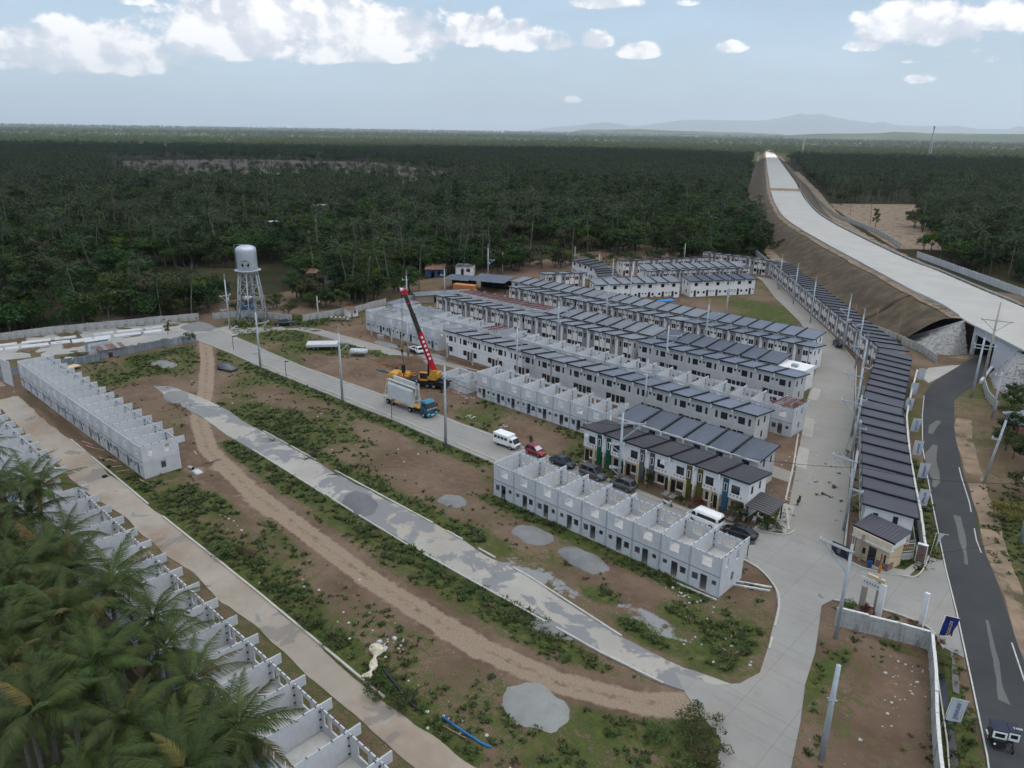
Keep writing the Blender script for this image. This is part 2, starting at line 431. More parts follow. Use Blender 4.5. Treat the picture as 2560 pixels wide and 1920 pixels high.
M['riprap'] = mat('grouted_stone', (.34, .33, .32), .9, .1, 1.5, coord='P')
M['stone'] = mat('rough_stone', (.30, .285, .27), .9, .3, 1.2, rand=.3)
M['wet'] = mat('ditch_water', (.008, .009, .010), .15, spec=.5)
M['bark'] = mat('palm_bark', (.15, .135, .115), .9, .2, 2)
M['bark2'] = mat('tree_bark', (.10, .085, .065), .9, .2, 2)

def leaf_mat(name, c1, c2, trans=0.25, hue=0.035, val=0.35, dry=None, rough=.55):
    mt = bpy.data.materials.new(name); mt.use_nodes = True; t = NT(mt.node_tree); bs = t.n['Principled BSDF']
    oi = t.new('ShaderNodeObjectInfo'); g = t.new('ShaderNodeNewGeometry'); tc = t.new('ShaderNodeTexCoord')
    n = t.noise(tc.outputs['Object'], 0.7, 4, 0.6)
    c = t.mix(t.ramp(n, .3, .7), c1, c2)
    r2 = t.math('FRACT', t.math('MULTIPLY', oi.outputs['Random'], 7.31))
    if dry: c = t.mix(t.ramp(r2, 1-dry[1], 1.0), c, dry[0])
    hs = t.new('ShaderNodeHueSaturation')
    t.put(hs.inputs['Hue'], t.math('MULTIPLY_ADD', oi.outputs['Random'], hue*2, .5-hue))
    r3 = t.math('FRACT', t.math('MULTIPLY', oi.outputs['Random'], 3.77))
    isl = t.math('MULTIPLY_ADD', g.outputs['Random Per Island'], .5, .75)
    t.put(hs.inputs['Value'], t.math('MULTIPLY', t.math('MULTIPLY_ADD', r3, val*2, 1-val), isl)); t.put(hs.inputs['Color'], c)
    t.put(bs.inputs['Base Color'], hs.outputs[0]); bs.inputs['Roughness'].default_value = rough; bs.inputs['Specular IOR Level'].default_value = .25
    tr = t.new('ShaderNodeBsdfTranslucent'); t.put(tr.inputs['Color'], hs.outputs[0]); mx = t.new('ShaderNodeMixShader'); mx.inputs[0].default_value = trans
    t.l.new(bs.outputs[0], mx.inputs[1]); t.l.new(tr.outputs[0], mx.inputs[2]); t.l.new(mx.outputs[0], t.n['Material Output'].inputs['Surface'])
    return mt
M['frond'] = leaf_mat('palm_frond', (.040, .062, .014), (.068, .098, .020), .25, .02, .22, ((.17, .12, .035), .10))
M['frondfar'] = leaf_mat('distant_palm_frond', (.030, .048, .018), (.058, .078, .028), .2, .02, .25)
M['leaf'] = leaf_mat('broad_leaf', (.024, .046, .010), (.046, .082, .014), .25, .035, .42, ((.085, .072, .035), .16))
M['leafbright'] = leaf_mat('bright_leaf', (.055, .105, .010), (.10, .17, .016), .3, .02, .2)
M['leafyel'] = leaf_mat('yellowing_leaf', (.13, .12, .02), (.20, .17, .03), .3, .02, .2)
M['leafred'] = leaf_mat('red_leaf', (.10, .025, .02), (.16, .04, .03), .25, .02, .2)
M['weed'] = leaf_mat('weed_leaf', (.040, .062, .016), (.075, .105, .028), .2, .03, .35, ((.14, .11, .05), .25))
M['dry'] = leaf_mat('dry_thatch', (.16, .11, .05), (.22, .15, .07), .15, .02, .25)

def ground_mat():
    mt = bpy.data.materials.new('estate_ground'); mt.use_nodes = True; t = NT(mt.node_tree); bs = t.n['Principled BSDF']
    P = t.new('ShaderNodeNewGeometry').outputs['Position']
    A = lambda k: t.new('ShaderNodeAttribute', attribute_name=k).outputs['Fac']
    n1 = t.noise(P, .12, 5, .6); n2 = t.noise(P, .9, 6, .65); n3 = t.noise(P, 5.0, 4, .7); n4 = t.noise(P, 22.0, 3, .7)
    dirt = t.mix(t.ramp(n1, .3, .7), (.115, .074, .050), (.190, .132, .094))
    dirt = t.mix(t.math('MULTIPLY', t.ramp(n2, .45, .75), .5), dirt, (.235, .178, .132))
    dirt = t.mix(t.math('MULTIPLY', t.ramp(n3, .52, .8), .45), dirt, (.085, .056, .038))
    dirt = t.mix(t.math('MULTIPLY', t.ramp(n4, .66, .78), .55), dirt, (.34, .30, .26))
    # litter of pale chips
    vo = t.new('ShaderNodeTexVoronoi'); t.put(vo.inputs['Vector'], P); vo.inputs['Scale'].default_value = 1.6
    spot = t.math('MULTIPLY', t.math('LESS_THAN', vo.outputs['Distance'], .085), t.math('GREATER_THAN', t.noise(P, .35, 3), .55))
    dirt = t.mix(t.math('MULTIPLY', spot, .75), dirt, (.48, .46, .44))
    gr = t.mix(t.ramp(n2, .3, .7), (.044, .062, .018), (.088, .104, .030))
    gr = t.mix(t.ramp(t.noise(P, .5, 5, .65), .48, .72), gr, (.130, .110, .050))
    gr = t.mix(t.math('MULTIPLY', t.ramp(n4, .55, .75), .6), gr, (.030, .042, .012))
    ga = t.math('ADD', A('grass'), t.math('ADD', t.math('MULTIPLY', t.math('SUBTRACT', n2, .5), 1.3), t.math('MULTIPLY', t.math('SUBTRACT', n3, .5), .9)))
    gm = t.ramp(ga, .36, .62)
    tr = t.mix(t.ramp(n3, .3, .75), (.25, .185, .130), (.33, .26, .195))
    tm = t.ramp(t.math('ADD', A('track'), t.math('MULTIPLY', t.math('SUBTRACT', n2, .5), .9)), .35, .65)
    gv = t.mix(t.ramp(n4, .3, .75), (.19, .19, .195), (.36, .36, .365))
    gvm = t.ramp(t.math('ADD', A('gravel'), t.math('MULTIPLY', t.math('SUBTRACT', t.noise(P, .6, 5, .65), .5), 1.3)), .42, .60)
    soil = t.mix(t.ramp(n2, .3, .7), (.085, .050, .032), (.145, .092, .060))
    sm = t.ramp(t.math('ADD', A('soil'), t.math('MULTIPLY', t.math('SUBTRACT', n2, .5), .8)), .35, .65)
    c = t.mix(tm, dirt, tr); c = t.mix(sm, c, soil); c = t.mix(gm, c, gr); c = t.mix(gvm, c, gv)
    t.put(bs.inputs['Base Color'], c); bs.inputs['Roughness'].default_value = .95; bs.inputs['Specular IOR Level'].default_value = .1
    bn = t.new('ShaderNodeBump'); bn.inputs['Strength'].default_value = .7; bn.inputs['Distance'].default_value = .12
    t.put(bn.inputs['Height'], t.math('ADD', n3, t.math('MULTIPLY', n4, .5))); t.l.new(bn.outputs[0], bs.inputs['Normal'])
    return mt
M['ground'] = ground_mat()

def road_mat(name, c1, c2, patch=None, joints=None, stain=.35, warm=None, marks=0.0, ang=0.0):
    mt = bpy.data.materials.new(name); mt.use_nodes = True; t = NT(mt.node_tree); bs = t.n['Principled BSDF']
    P = t.new('ShaderNodeNewGeometry').outputs['Position']
    if ang:
        vr = t.new('ShaderNodeVectorRotate', rotation_type='Z_AXIS'); t.put(vr.inputs['Vector'], P); vr.inputs['Angle'].default_value = ang; P = vr.outputs[0]
    n1 = t.noise(P, .10, 5, .6); n2 = t.noise(P, .7, 6, .65); n3 = t.noise(P, 9.0, 4, .7)
    c = t.mix(t.ramp(n1, .3, .7), c1, c2)
    c = t.mix(t.math('MULTIPLY', t.ramp(n2, .5, .8), stain), c, tuple(q*.62 for q in c1))
    c = t.mix(t.math('MULTIPLY', t.ramp(n3, .35, .8), .22), c, tuple(q*.7 for q in c1))
    if warm: c = t.mix(t.math('MULTIPLY', t.ramp(t.noise(P, .06, 5, .65), .48, .66), warm[1]), c, warm[0])
    if patch:
        for (sc, th, pc, am) in patch:
            c = t.mix(t.math('MULTIPLY', t.ramp(t.noise(P, sc, 6, .62, .6), th, th+.035), am), c, pc)
    if marks:   # long tyre polish along X
        w = t.noise(t.vmath('MULTIPLY', P, (.03, 1.6, 1)), 1.0, 4, .6)
        c = t.mix(t.math('MULTIPLY', t.ramp(w, .5, .72), marks), c, tuple(q*.72 for q in c1))
    if joints:
        sx = t.new('ShaderNodeSeparateXYZ'); t.put(sx.inputs[0], P)
        for k, per in enumerate(joints):
            if not per: continue
            fr = t.math('ABSOLUTE', t.math('SUBTRACT', t.math('FRACT', t.math('MULTIPLY', sx.outputs[k], 1/per)), .5))
            c = t.mix(t.math('MULTIPLY', t.math('GREATER_THAN', fr, .5-.035/per), .35), c, tuple(q*.45 for q in c1))
    t.put(bs.inputs['Base Color'], c); bs.inputs['Roughness'].default_value = .9; bs.inputs['Specular IOR Level'].default_value = .2
    bn = t.new('ShaderNodeBump'); bn.inputs['Strength'].default_value = .3; bn.inputs['Distance'].default_value = .02
    t.put(bn.inputs['Height'], n3); t.l.new(bn.outputs[0], bs.inputs['Normal'])
    return mt
M['road'] = road_mat('street_concrete', (.255, .245, .23), (.31, .30, .28), joints=(4.5, 0), marks=.35, warm=((.30, .25, .20), .4))
M['road_rr'] = road_mat('side_street_concrete', (.265, .25, .225), (.31, .295, .27), joints=(0, 4.5), warm=((.30, .255, .21), .5))
M['oldroad'] = road_mat('old_lane_concrete', (.33, .31, .275), (.42, .40, .36), patch=[(.16, .49, (.205, .205, .21), .95), (.5, .63, (.17, .17, .175), .8)], warm=((.36, .29, .225), .5))
M['dirtroad'] = road_mat('dusty_lane', (.30, .255, .21), (.38, .335, .285), patch=[(.14, .60, (.185, .17, .155), .7), (.3, .64, (.20, .20, .205), .8)], warm=((.25, .18, .125), .7))
M['yard'] = road_mat('casting_yard_floor', (.32, .31, .295), (.40, .385, .36), patch=[(.25, .58, (.22, .22, .22), .6)], warm=((.36, .31, .255), .6))
M['hwy'] = road_mat('expressway_concrete', (.40, .385, .36), (.46, .445, .415), stain=.16, warm=((.44, .40, .345), .6))
M['asphalt'] = road_mat('asphalt', (.046, .047, .050), (.062, .062, .064), stain=.3, patch=[(.13, .66, (.10, .10, .102), .75)])
M['apatch'] = road_mat('asphalt_repair', (.125, .122, .118), (.155, .152, .148), stain=.3)
M['paint'] = mat('road_paint', (.50, .49, .46), .8, .12, 2, spots=(3, .58, (.12, .12, .12), .7), coord='P')
M['walk'] = road_mat('pavement_concrete', (.35, .33, .30), (.41, .39, .36))
M['emb'] = mat('dry_grass_bank', (.090, .066, .042), .95, .35, .25, bump=.8, bscale=2.5, coord='P', spots=(.10, .55, (.055, .058, .022), .8))
M['bank'] = mat('bare_earth_bank', (.24, .175, .12), .95, .25, .3, bump=.5, bscale=3, coord='P', spots=(.2, .52, (.075, .062, .034), .9))
def pile_mat(name, c1, c2):
    mt = mat(name, c1, .95, .0, 1); t = NT(mt.node_tree); P = t.new('ShaderNodeNewGeometry').outputs['Position']
    c = t.mix(t.ramp(t.noise(P, 14, 4, .75), .3, .75), c1, c2); c = t.mix(t.math('MULTIPLY', t.ramp(t.noise(P, .5, 4), .4, .7), .4), c, tuple(q*.75 for q in c1))
    t.put(t.n['Principled BSDF'].inputs['Base Color'], c)
    bn = t.new('ShaderNodeBump'); bn.inputs['Strength'].default_value = .8; bn.inputs['Distance'].default_value = .05
    t.put(bn.inputs['Height'], t.noise(P, 16, 3, .7)); t.l.new(bn.outputs[0], t.n['Principled BSDF'].inputs['Normal']); return mt
M['gravel'] = pile_mat('grey_gravel', (.17, .17, .17), (.28, .28, .275))
M['gravel2'] = pile_mat('dark_sand', (.135, .13, .14), (.20, .195, .20))
M['pgravel'] = pile_mat('pale_gravel', (.22, .225, .21), (.33, .335, .315))
M['earth'] = pile_mat('dug_earth', (.105, .065, .042), (.17, .11, .075))

def terrain_mat():
    mt = bpy.data.materials.new('plantation_floor'); mt.use_nodes = True; t = NT(mt.node_tree); bs = t.n['Principled BSDF']
    P = t.new('ShaderNodeNewGeometry').outputs['Position']
    n1 = t.noise(P, .004, 6, .6); n2 = t.noise(P, .05, 5, .65); n3 = t.noise(P, .0009, 4, .6)
    near = t.mix(t.ramp(n2, .3, .7), (.028, .030, .014), (.060, .052, .030))
    wood = t.mix(t.ramp(n1, .35, .65), (.060, .080, .028), (.130, .140, .055))
    field = t.mix(t.ramp(n2, .3, .7), (.16, .15, .065), (.22, .195, .10))
    wood = t.mix(t.ramp(n3, .62, .72), wood, field)
    d = t.vmath('LENGTH', P, out=1)
    c = t.mix(t.ramp(d, 1500, 3200), near, wood)
    t.put(bs.inputs['Base Color'], c); bs.inputs['Roughness'].default_value = 1.0; bs.inputs['Specular IOR Level'].default_value = .05
    return mt
M['terrain'] = terrain_mat()
M['clearing'] = mat('dry_field_soil', (.125, .092, .072), .95, .25, .03, coord='P', spots=(.02, .55, (.085, .075, .045), .6), bump=.4, bscale=.6)
M['hill'] = mat('wooded_hill', (.045, .060, .030), 1.0, .3, .002, coord='P', spots=(.004, .55, (.08, .085, .045), .6))
M['cloudm'] = None
# ---------------------------------------------------------------- setting
def struct(o): o['kind'] = 'structure'; return o
def sky_objects():
    # the broad cloud whose shade lies over the estate (overhead, above the frame), about 1 km up
    shade = [(-1735, 421), (-1560, 700), (-1290, 1060), (-1190, 1405), (-1010, 1500), (-690, 1420), (-470, 1640), (60, 1780), (760, 1650), (1300, 900), (1500, 0), (1200, -800), (300, -1200), (-700, -1100), (-1500, -500), (-1800, -50)]
    off = SUN_DIR*(1050/SUN_DIR.z)
    pts = smooth_line(shade+[shade[0]], 5)[:-1]; n = len(pts); cx = sum(p[0] for p in pts)/n; cy = sum(p[1] for p in pts)/n
    mb = MB(); vs = []; fs = []
    rings = [(.0, 1), (.25, 1), (.5, 1), (.72, 1), (.88, 1), (.97, .7), (1.0, 0), (.97, -.25), (.88, -.4), (.6, -.45), (.3, -.5), (0, -.5)]
    for k, (s, h) in enumerate(rings):
        for i, (x, y) in enumerate(pts):
            jx = cx+(x-cx)*s; jy = cy+(y-cy)*s
            z = 1050 + h*(90+170*float(fbm(jx, jy, 500, 3))) if h > 0 else 1050 + h*(60+60*float(fbm(jx+900, jy, 400, 3)))
            vs.append((jx+off.x, jy+off.y, z))
    for k in range(len(rings)-1):
        for i in range(n):
            a, b = k*n+i, k*n+(i+1) % n; fs.append((a, b, b+n, a+n))
    cm = bpy.data.materials.new('cloud_vapour'); cm.use_nodes = True; t = NT(cm.node_tree); t.n.clear()
    o_ = t.new('ShaderNodeOutputMaterial'); df = t.new('ShaderNodeBsdfDiffuse'); tr = t.new('ShaderNodeBsdfTranslucent'); mx = t.new('ShaderNodeMixShader')
    df.inputs[0].default_value = (.9, .9, .9, 1); tr.inputs[0].default_value = (.96, .965, .98, 1); mx.inputs[0].default_value = .84
    t.l.new(df.outputs[0], mx.inputs[1]); t.l.new(tr.outputs[0], mx.inputs[2]); t.l.new(mx.outputs[0], o_.inputs[0])
    mb.add(vs, fs, cm, True); o = mb.obj('cloud'); tag(o, kind='stuff')
    # air: one closed box of thin even haze round everything on the ground
    hb = MB(); vm = bpy.data.materials.new('thin_haze'); vm.use_nodes = True; t = NT(vm.node_tree); t.n.clear()
    o_ = t.new('ShaderNodeOutputMaterial'); pv = t.new('ShaderNodeVolumePrincipled')
    pv.inputs['Color'].default_value = (.80, .90, 1.0, 1); pv.inputs['Density'].default_value = HAZE; pv.inputs['Anisotropy'].default_value = .15
    t.l.new(pv.outputs[0], o_.inputs['Volume'])
    hb.box(-40000, -9000, -6, 9000, 42000, 900, vm); tag(hb.obj('haze'), kind='stuff')
HAZE = 6.5e-5

def terrain():
    # one ground sheet out to the horizon, just below the estate's own ground
    rr = np.concatenate([np.linspace(0, 400, 9), np.geomspace(520, 38000, 26)]); th = np.radians(np.linspace(0, 360, 73))
    RR_, TT = np.meshgrid(rr, th); x = RR_*np.cos(TT); y = RR_*np.sin(TT)
    co = np.stack([x, y, np.full_like(x, -.30)], -1).reshape(-1, 3); nr = len(rr); i = np.arange(len(co)).reshape(len(th), nr)
    fa = np.stack([i[:-1, :-1], i[:-1, 1:], i[1:, 1:], i[1:, :-1]], -1).reshape(-1, 4)
    struct(link('terrain', np_mesh('terrain', co, fa, None, M['terrain'])))
    # far ridges, laid out by bearing
    def ridge(name, prof, dist, depth, base, seed):
        """prof: (px, py) of the skyline; the ridge gets a front slope, a back slope and side spurs"""
        P = [(px, py) for px, py in resample(prof, 9)]; co = []; na = 14
        for k, (px, py) in enumerate(P):
            py += 2.0*(float(fbm(px, seed, 26, 3))-.5)
            d = pix_dir(px, py); h = math.hypot(d.x, d.y); ux, uy = d.x/h, d.y/h
            top = max(base+3, 50 + dist*d.z/h)
            for j in range(na):
                f = j/(na-1); rr_ = dist + (f-.45)*depth
                e = sst(0, .45, f) if f < .45 else sst(1, .45, f)
                e = float(e)*(.80+.20*float(fbm(px*6+f*40, f*900+seed, 60, 3))) if abs(f-.45) > .03 else 1
                co.append((ux*rr_, uy*rr_, base+(top-base)*float(e)))
        n = len(P); i = np.arange(n*na).reshape(n, na)
        fa = np.stack([i[:-1, :-1], i[:-1, 1:], i[1:, 1:], i[1:, :-1]], -1).reshape(-1, 4)
        return struct(link(name, np_mesh(name, co, fa, None, M['hill'], True)))
    ridge('mountains', [(1270, 332), (1330, 325), (1400, 316), (1450, 313), (1480, 308), (1520, 305), (1545, 310), (1580, 315), (1620, 312), (1660, 306), (1700, 300), (1740, 299), (1800, 300), (1860, 301), (1900, 301), (1940, 296), (1980, 288), (1998, 284), (2015, 287), (2035, 286), (2055, 285), (2090, 294), (2130, 300), (2180, 307), (2210, 304), (2235, 312), (2290, 315), (2390, 314), (2450, 322), (2520, 322), (2545, 315), (2570, 320), (2680, 330)], 27000, 6000, 0, 3)
    ridge('hill', [(1330, 333), (1390, 331), (1430, 329), (1455, 324), (1520, 324), (1560, 323), (1600, 322), (1640, 325), (1700, 327), (1760, 329), (1830, 331), (1900, 333), (1960, 336)], 9000, 1800, 0, 8)
    ridge('hill.001', [(1960, 338), (2040, 335), (2110, 334), (2190, 333), (2230, 330), (2270, 330), (2320, 333), (2420, 334), (2520, 335), (2620, 336), (2720, 338)], 6800, 1900, 0, 12)
    ridge('hill.002', [(-120, 309), (0, 311), (60, 311), (180, 314), (260, 315), (300, 316), (420, 319), (560, 322), (700, 326), (860, 329), (1040, 331), (1240, 333)], 12000, 4000, 0, 15)

# ---- estate lines used by roads, ground masks and tree exclusion
HL = [(20, 126), (-25.2, 186.2), (-32.2, 195.5), (-40.5, 206.4), (-48.1, 219), (-57, 230.6), (-69.4, 247.2), (-155.5, 370.8), (-208.9, 467.5), (-270.8, 591.9), (-319, 692.7), (-439.7, 944.4), (-755, 1606), (-1116, 2368)]
HRR = [(20, 160), (-30, 230), (-49.3, 256), (-66.6, 280), (-88, 307.7), (-155.2, 411), (-206.8, 509.6), (-255.9, 612.7), (-303.8, 715.3), (-425.7, 968.8), (-745, 1632), (-1105, 2374)]
ASP_L = [(6, 30), (-4.4, 64.8), (-7.8, 74.4), (-11.9, 85.8), (-15.2, 94.5), (-20.5, 109.4), (-24.6, 121.2), (-28.6, 133), (-33.3, 149.5), (-36.6, 162.5), (-37.6, 171.8), (-37.4, 180), (-36.6, 198), (-34.4, 214), (-12, 246)]
ASP_R = [(13, 34), (2.6, 62), (-1.5, 73), (-5.6, 84), (-8.6, 92.5), (-13.6, 105.1), (-17.1, 116.6), (-20.3, 125.5), (-25.7, 142), (-28.6, 153), (-31.2, 164), (-31.3, 172), (-30.6, 182), (-30.4, 196), (-27, 210), (-5, 240)]
DIRT = [(-176, 78), (-158, 70), (-140, 61), (-126, 53), (-112, 48), (-94, 45.6), (-64, 44), (-46, 44.4), (-36, 46.2), (-29, 49.5), (-24.5, 54)]
DIRT2 = [(-120, 46), (-108, 43.5), (-100, 42), (-86, 43)]
ESTATE = [(-214, 34), (-211, 50), (-203, 72), (-199, 90), (-184, 104), (-181, 128), (-181, 150), (-184, 196), (-180, 228), (-154, 272), (-140, 345), (-70, 262), (-44, 222), (-20, 200), (40, 130), (60, 20), (10, -5), (-30, 19.5), (-150, 19.5), (-214, 22)]

def strip_mesh(name, L, Rr, z, mat_, jit=0.0, step=1.5, thick=0.0, cols=6, seed=0):
    """surface between a left and a right edge line, edges jittered; optional side skirts"""
    n = max(2, int(max(sum(math.dist(a, b) for a, b in zip(q[:-1], q[1:])) for q in (L, Rr))/step))
    def at(line):
        acc = [0.0]
        for a, b in zip(line[:-1], line[1:]): acc.append(acc[-1]+math.dist(a, b))
        t = np.linspace(0, acc[-1], n+1); return np.stack([np.interp(t, acc, [p[0] for p in line]), np.interp(t, acc, [p[1] for p in line])], -1)
    a, b = at(L), at(Rr); w = b-a; w = w/np.linalg.norm(w, axis=1, keepdims=True)
    if jit:
        k = np.arange(n+1); a = a+w*((fbm(k*step, k*0+seed, 7, 4)-.5)*jit*2)[:, None]; b = b+w*((fbm(k*step, k*0+seed+50, 7, 4)-.5)*jit*2)[:, None]
    f = np.linspace(0, 1, cols)[None, :, None]; xy = a[:, None]*(1-f)+b[:, None]*f
    zz = np.full(xy.shape[:2]+(1,), float(z)) if not callable(z) else z(xy[..., 0], xy[..., 1])[..., None]
    co = np.concatenate([xy, zz], -1); nc = cols
    if thick:
        e0 = co[:, :1].copy(); e0[..., 2] -= thick; e1 = co[:, -1:].copy(); e1[..., 2] -= thick
        co = np.concatenate([e0, co, e1], 1); nc += 2
    i = np.arange((n+1)*nc).reshape(n+1, nc)
    fa = np.stack([i[:-1, :-1], i[:-1, 1:], i[1:, 1:], i[1:, :-1]], -1).reshape(-1, 4)[:, ::-1]
    return np_mesh(name, co.reshape(-1, 3), fa, None, mat_)
def offset(line, d):
    out = []
    for i, p in enumerate(line):
        a, b = line[max(0, i-1)], line[min(len(line)-1, i+1)]; dx, dy = b[0]-a[0], b[1]-a[1]; L = math.hypot(dx, dy) or 1
        out.append((p[0]-dy/L*d, p[1]+dx/L*d))
    return out
def road(name, L, Rr, z, mt, **kw): return struct(link(name, strip_mesh(name, L, Rr, z, mt, **kw)))
def poly_sheet(name, poly, z, mt):
    bm = bmesh.new(); f = bm.faces.new([bm.verts.new((x, y, z)) for x, y in poly])
    if f.normal.z < 0: f.normal_flip()
    bm.normal_update()
    if f.normal.z < 0: bmesh.ops.reverse_faces(bm, faces=[f])
    bmesh.ops.triangulate(bm, faces=bm.faces[:]); me = bpy.data.meshes.new(name); bm.to_mesh(me); bm.free(); me.materials.append(mt); return link(name, me)
def kerb(line, w=.16, h=.14, z=.0, mt=None, name='kerb', step=2.0, breaks=0.0, parent=None):
    """raised kerb along a line, as short cast lengths joined in one run"""
    mb = MB(); pts = resample(line, step)
    for k, (p, q) in enumerate(zip(pts[:-1], pts[1:])):
        if breaks and vnoise(np.array([p[0]*1.0]), np.array([p[1]]), 3.1)[0] < breaks: continue
        mb.bar((p[0], p[1], z+h/2), (q[0], q[1], z+h/2), w, h+.02*(k % 2), mt or M['kerb'])
    if mb.v: return struct(mb.obj(name, parent)) if parent is None else mb.obj(name, parent)

def ground():
    xs = np.arange(-216, 8, .55); ys = np.arange(18, 128, .55); X, Y = np.meshgrid(xs, ys)
    g = .35 + .50*(fbm(X, Y, 22, 4)-.5)*2
    def blob(cx, cy, rx, ry, amt, rot=0.0):
        c, s = math.cos(rot), math.sin(rot); u = ((X-cx)*c+(Y-cy)*s)/rx; v = (-(X-cx)*s+(Y-cy)*c)/ry
        return amt*np.clip(1.25-(u*u+v*v), 0, 1)
    def belt(line, w, amt): return amt*sst(w, w*.35, pdist(X, Y, line))
    # meadow between the main street and the old lane; greener at its left end and along the edges
    mead = in_poly(X, Y, [(-172, 77), (-172, 60), (-114, 59), (-62, 58.5), (-58, 69), (-70, 77)])
    g = np.where(mead, g+.12, g)
    g += blob(-118, 61, 10, 6, .42) + blob(-106, 66, 14, 8, .14) + blob(-88, 63, 9, 5, .12) + blob(-143, 70, 10, 5, .05) + blob(-165, 72, 10, 4, .15) - blob(-100, 72, 9, 4, .30) - blob(-80, 68, 9, 6, .36) - blob(-128, 69, 10, 4, .22) - blob(-146, 66, 6, 4, .2)
    g += belt([(-150, 75.2), (-110, 76.2), (-78, 76)], 2.6, .45) + belt([(-113, 59.4), (-85, 59), (-62, 58.8)], 2.4, .34) + belt([(-112, 51.2), (-85, 51), (-62, 50.8), (-42, 50.6)], 2.8, .50)
    g += belt([(-112, 34.6), (-92, 34.9), (-70, 35), (-48, 34.8), (-36, 34)], 1.8, .30) + blob(-96, 39, 7, 3.4, .50, .2) + blob(-70, 36.5, 8, 2.4, .2) - blob(-85, 39, 10, 3, .12) - blob(-60, 40, 20, 3, .10)
    g += belt([(-68, 68.2), (-50, 68.4), (-34, 68)], 1.7, .45) + blob(-59, 60, 6, 2, .25) + blob(-42, 60.5, 3, 1.6, .45) + blob(-34, 58.5, 5, 2, .5) + blob(-27.5, 62, 2.6, 6, .5) + blob(-33, 64, 4, 2.4, .3) + blob(-44, 51, 5, 2.6, .45) + blob(-38, 50.6, 4, 1.4, .4)
    g += blob(-23, 49, 5, 4, .40) + blob(-30, 46, 4, 3, .2) + blob(-15, 66, 1.7, 12, .1) + blob(-18.3, 67, 1.2, 8, .25) + blob(-14.5, 74.6, 2.5, .8, .5) - blob(-13, 66, 4, 6, .10) + blob(-34, 39, 10, 3, .12)
    g += blob(-150, 94, 14, 8, .42) + blob(-140, 101, 10, 3, .5) + blob(-166, 95, 6, 6, .4) - blob(-140, 90, 9, 3.2, .75, .15) - blob(-124, 88, 10, 3, .35) + blob(-150, 84.5, 12, 1.6, .3)
    g += blob(-104, 88, 8, 2, .1) + blob(-92, 89.5, 6, 2, .25) + blob(-69, 91, 3, 4, .3) - blob(-78, 90, 12, 4, .3)
    g += blob(-165, 60, 9, 4, .55) + blob(-160, 52, 6, 5, .3) - blob(-150, 56, 9, 5, .15) + blob(-172, 66, 3, 8, .4) + blob(-176, 107, 8, 6, .5)
    g += blob(-186, 94, 8, 5, .4) + blob(-37, 93, 3, 4, .35) + blob(-19.5, 85, 3, 3, .8) + blob(-19.2, 92.0, 2.4, 1.6, .9) + belt([(-10, 75), (-2, 55), (4, 35)], 3.4, .22) + belt(offset(ASP_L, 2.0), 1.6, .35)
    dd = pdist(X, Y, DIRT); d2 = pdist(X, Y, DIRT2)
    g -= .55*sst(3.0, 1.2, dd) + .35*sst(2.2, .8, d2)
    # two wheel lines per pass
    tr = .55*sst(2.6, 1.0, dd) + .35*np.exp(-((dd-.9)/.35)**2) + .35*sst(1.8, .6, d2)
    for c, r_ in (((-47, 41.5), 2.6), ((-47, 41.5), 3.2), ((-45, 47.3), 2.2)): tr += .30*np.exp(-((np.hypot(X-c[0], Y-c[1])-r_)/.22)**2)*(Y < 46.5)
    tr += .35*belt([(-140, 90), (-122, 89), (-112, 90)], 2.6, 1) + .45*sst(5, 1, np.hypot(X+24, Y-50)) + .30*belt([(-112, 38), (-107, 42), (-104, 46)], 1.3, 1)
    gv = blob(-47, 56.8, 9, 4.5, .40) + blob(-53, 58, 8, 3.5, .25) + blob(-35, 60.5, 6, 2, .55, -.1) + blob(-140, 55.5, 5, 3.0, .75) + blob(-41, 52.2, 3.2, 1.6, .55) + blob(-190, 60, 8, 26, .20) + blob(-188, 80, 6, 8, .4) + blob(-126, 108, 6, 2.5, .6)
    soil = blob(-126, 100.5, 9, 5, 1.1) + blob(-90, 91, 12, 4, .4) + blob(-116, 35, 5, 1.5, .5) + blob(-140, 35.2, 20, 1.2, .6) + blob(-13.5, 66, 5, 8, .45) + blob(-112, 110.5, 14, 1.6, .9)
    z = .02 + .22*(fbm(X, Y, 30, 4)-.5) + .10*(fbm(X, Y, 4, 3)-.5)
    z -= .05*np.exp(-((dd-.9)/.3)**2)
    flat = np.zeros_like(X)
    for poly in ([(-190, 74), (-30, 76), (-30, 88), (-190, 88)], [(-120, 51.5), (-20, 51.5), (-20, 59), (-150, 60)], [(-160, 26), (-30, 26), (-30, 34.5), (-160, 35)], [(-30, 40), (8, 40), (8, 100), (-40, 100)]):
        flat = np.maximum(flat, sst(2.5, 0, np.where(in_poly(X, Y, poly), 0, pdist(X, Y, poly+[poly[0]]))))
    z = z*(1-flat) - .03*flat
    mound = blob(-128, 101, 6, 4, .9) + blob(-118, 103, 5, 3, .6); z += mound*(.35+.7*fbm(X, Y, 3, 3))
    z -= .5*np.exp(-(pdist(X, Y, offset(ASP_L, 2.4))/.45)**2)*((Y < 77)|(Y > 96))       # roadside ditch
    edge = np.minimum(np.minimum(X-xs[0], xs[-1]-X), np.minimum(Y-ys[0], 1e3)); z -= .45*sst(2.5, 0, edge)
    o = struct(link('ground', grid_mesh('ground', xs, ys, z, dict(grass=g, track=tr, gravel=gv, soil=soil), M['ground'])))
    global GRASS; GRASS = (xs, ys, g - 1.2*gv - .8*tr - .6*soil, z)
    xs2 = np.arange(-200, 12, 1.6); ys2 = np.arange(127.4, 300, 1.6); X, Y = np.meshgrid(xs2, ys2)
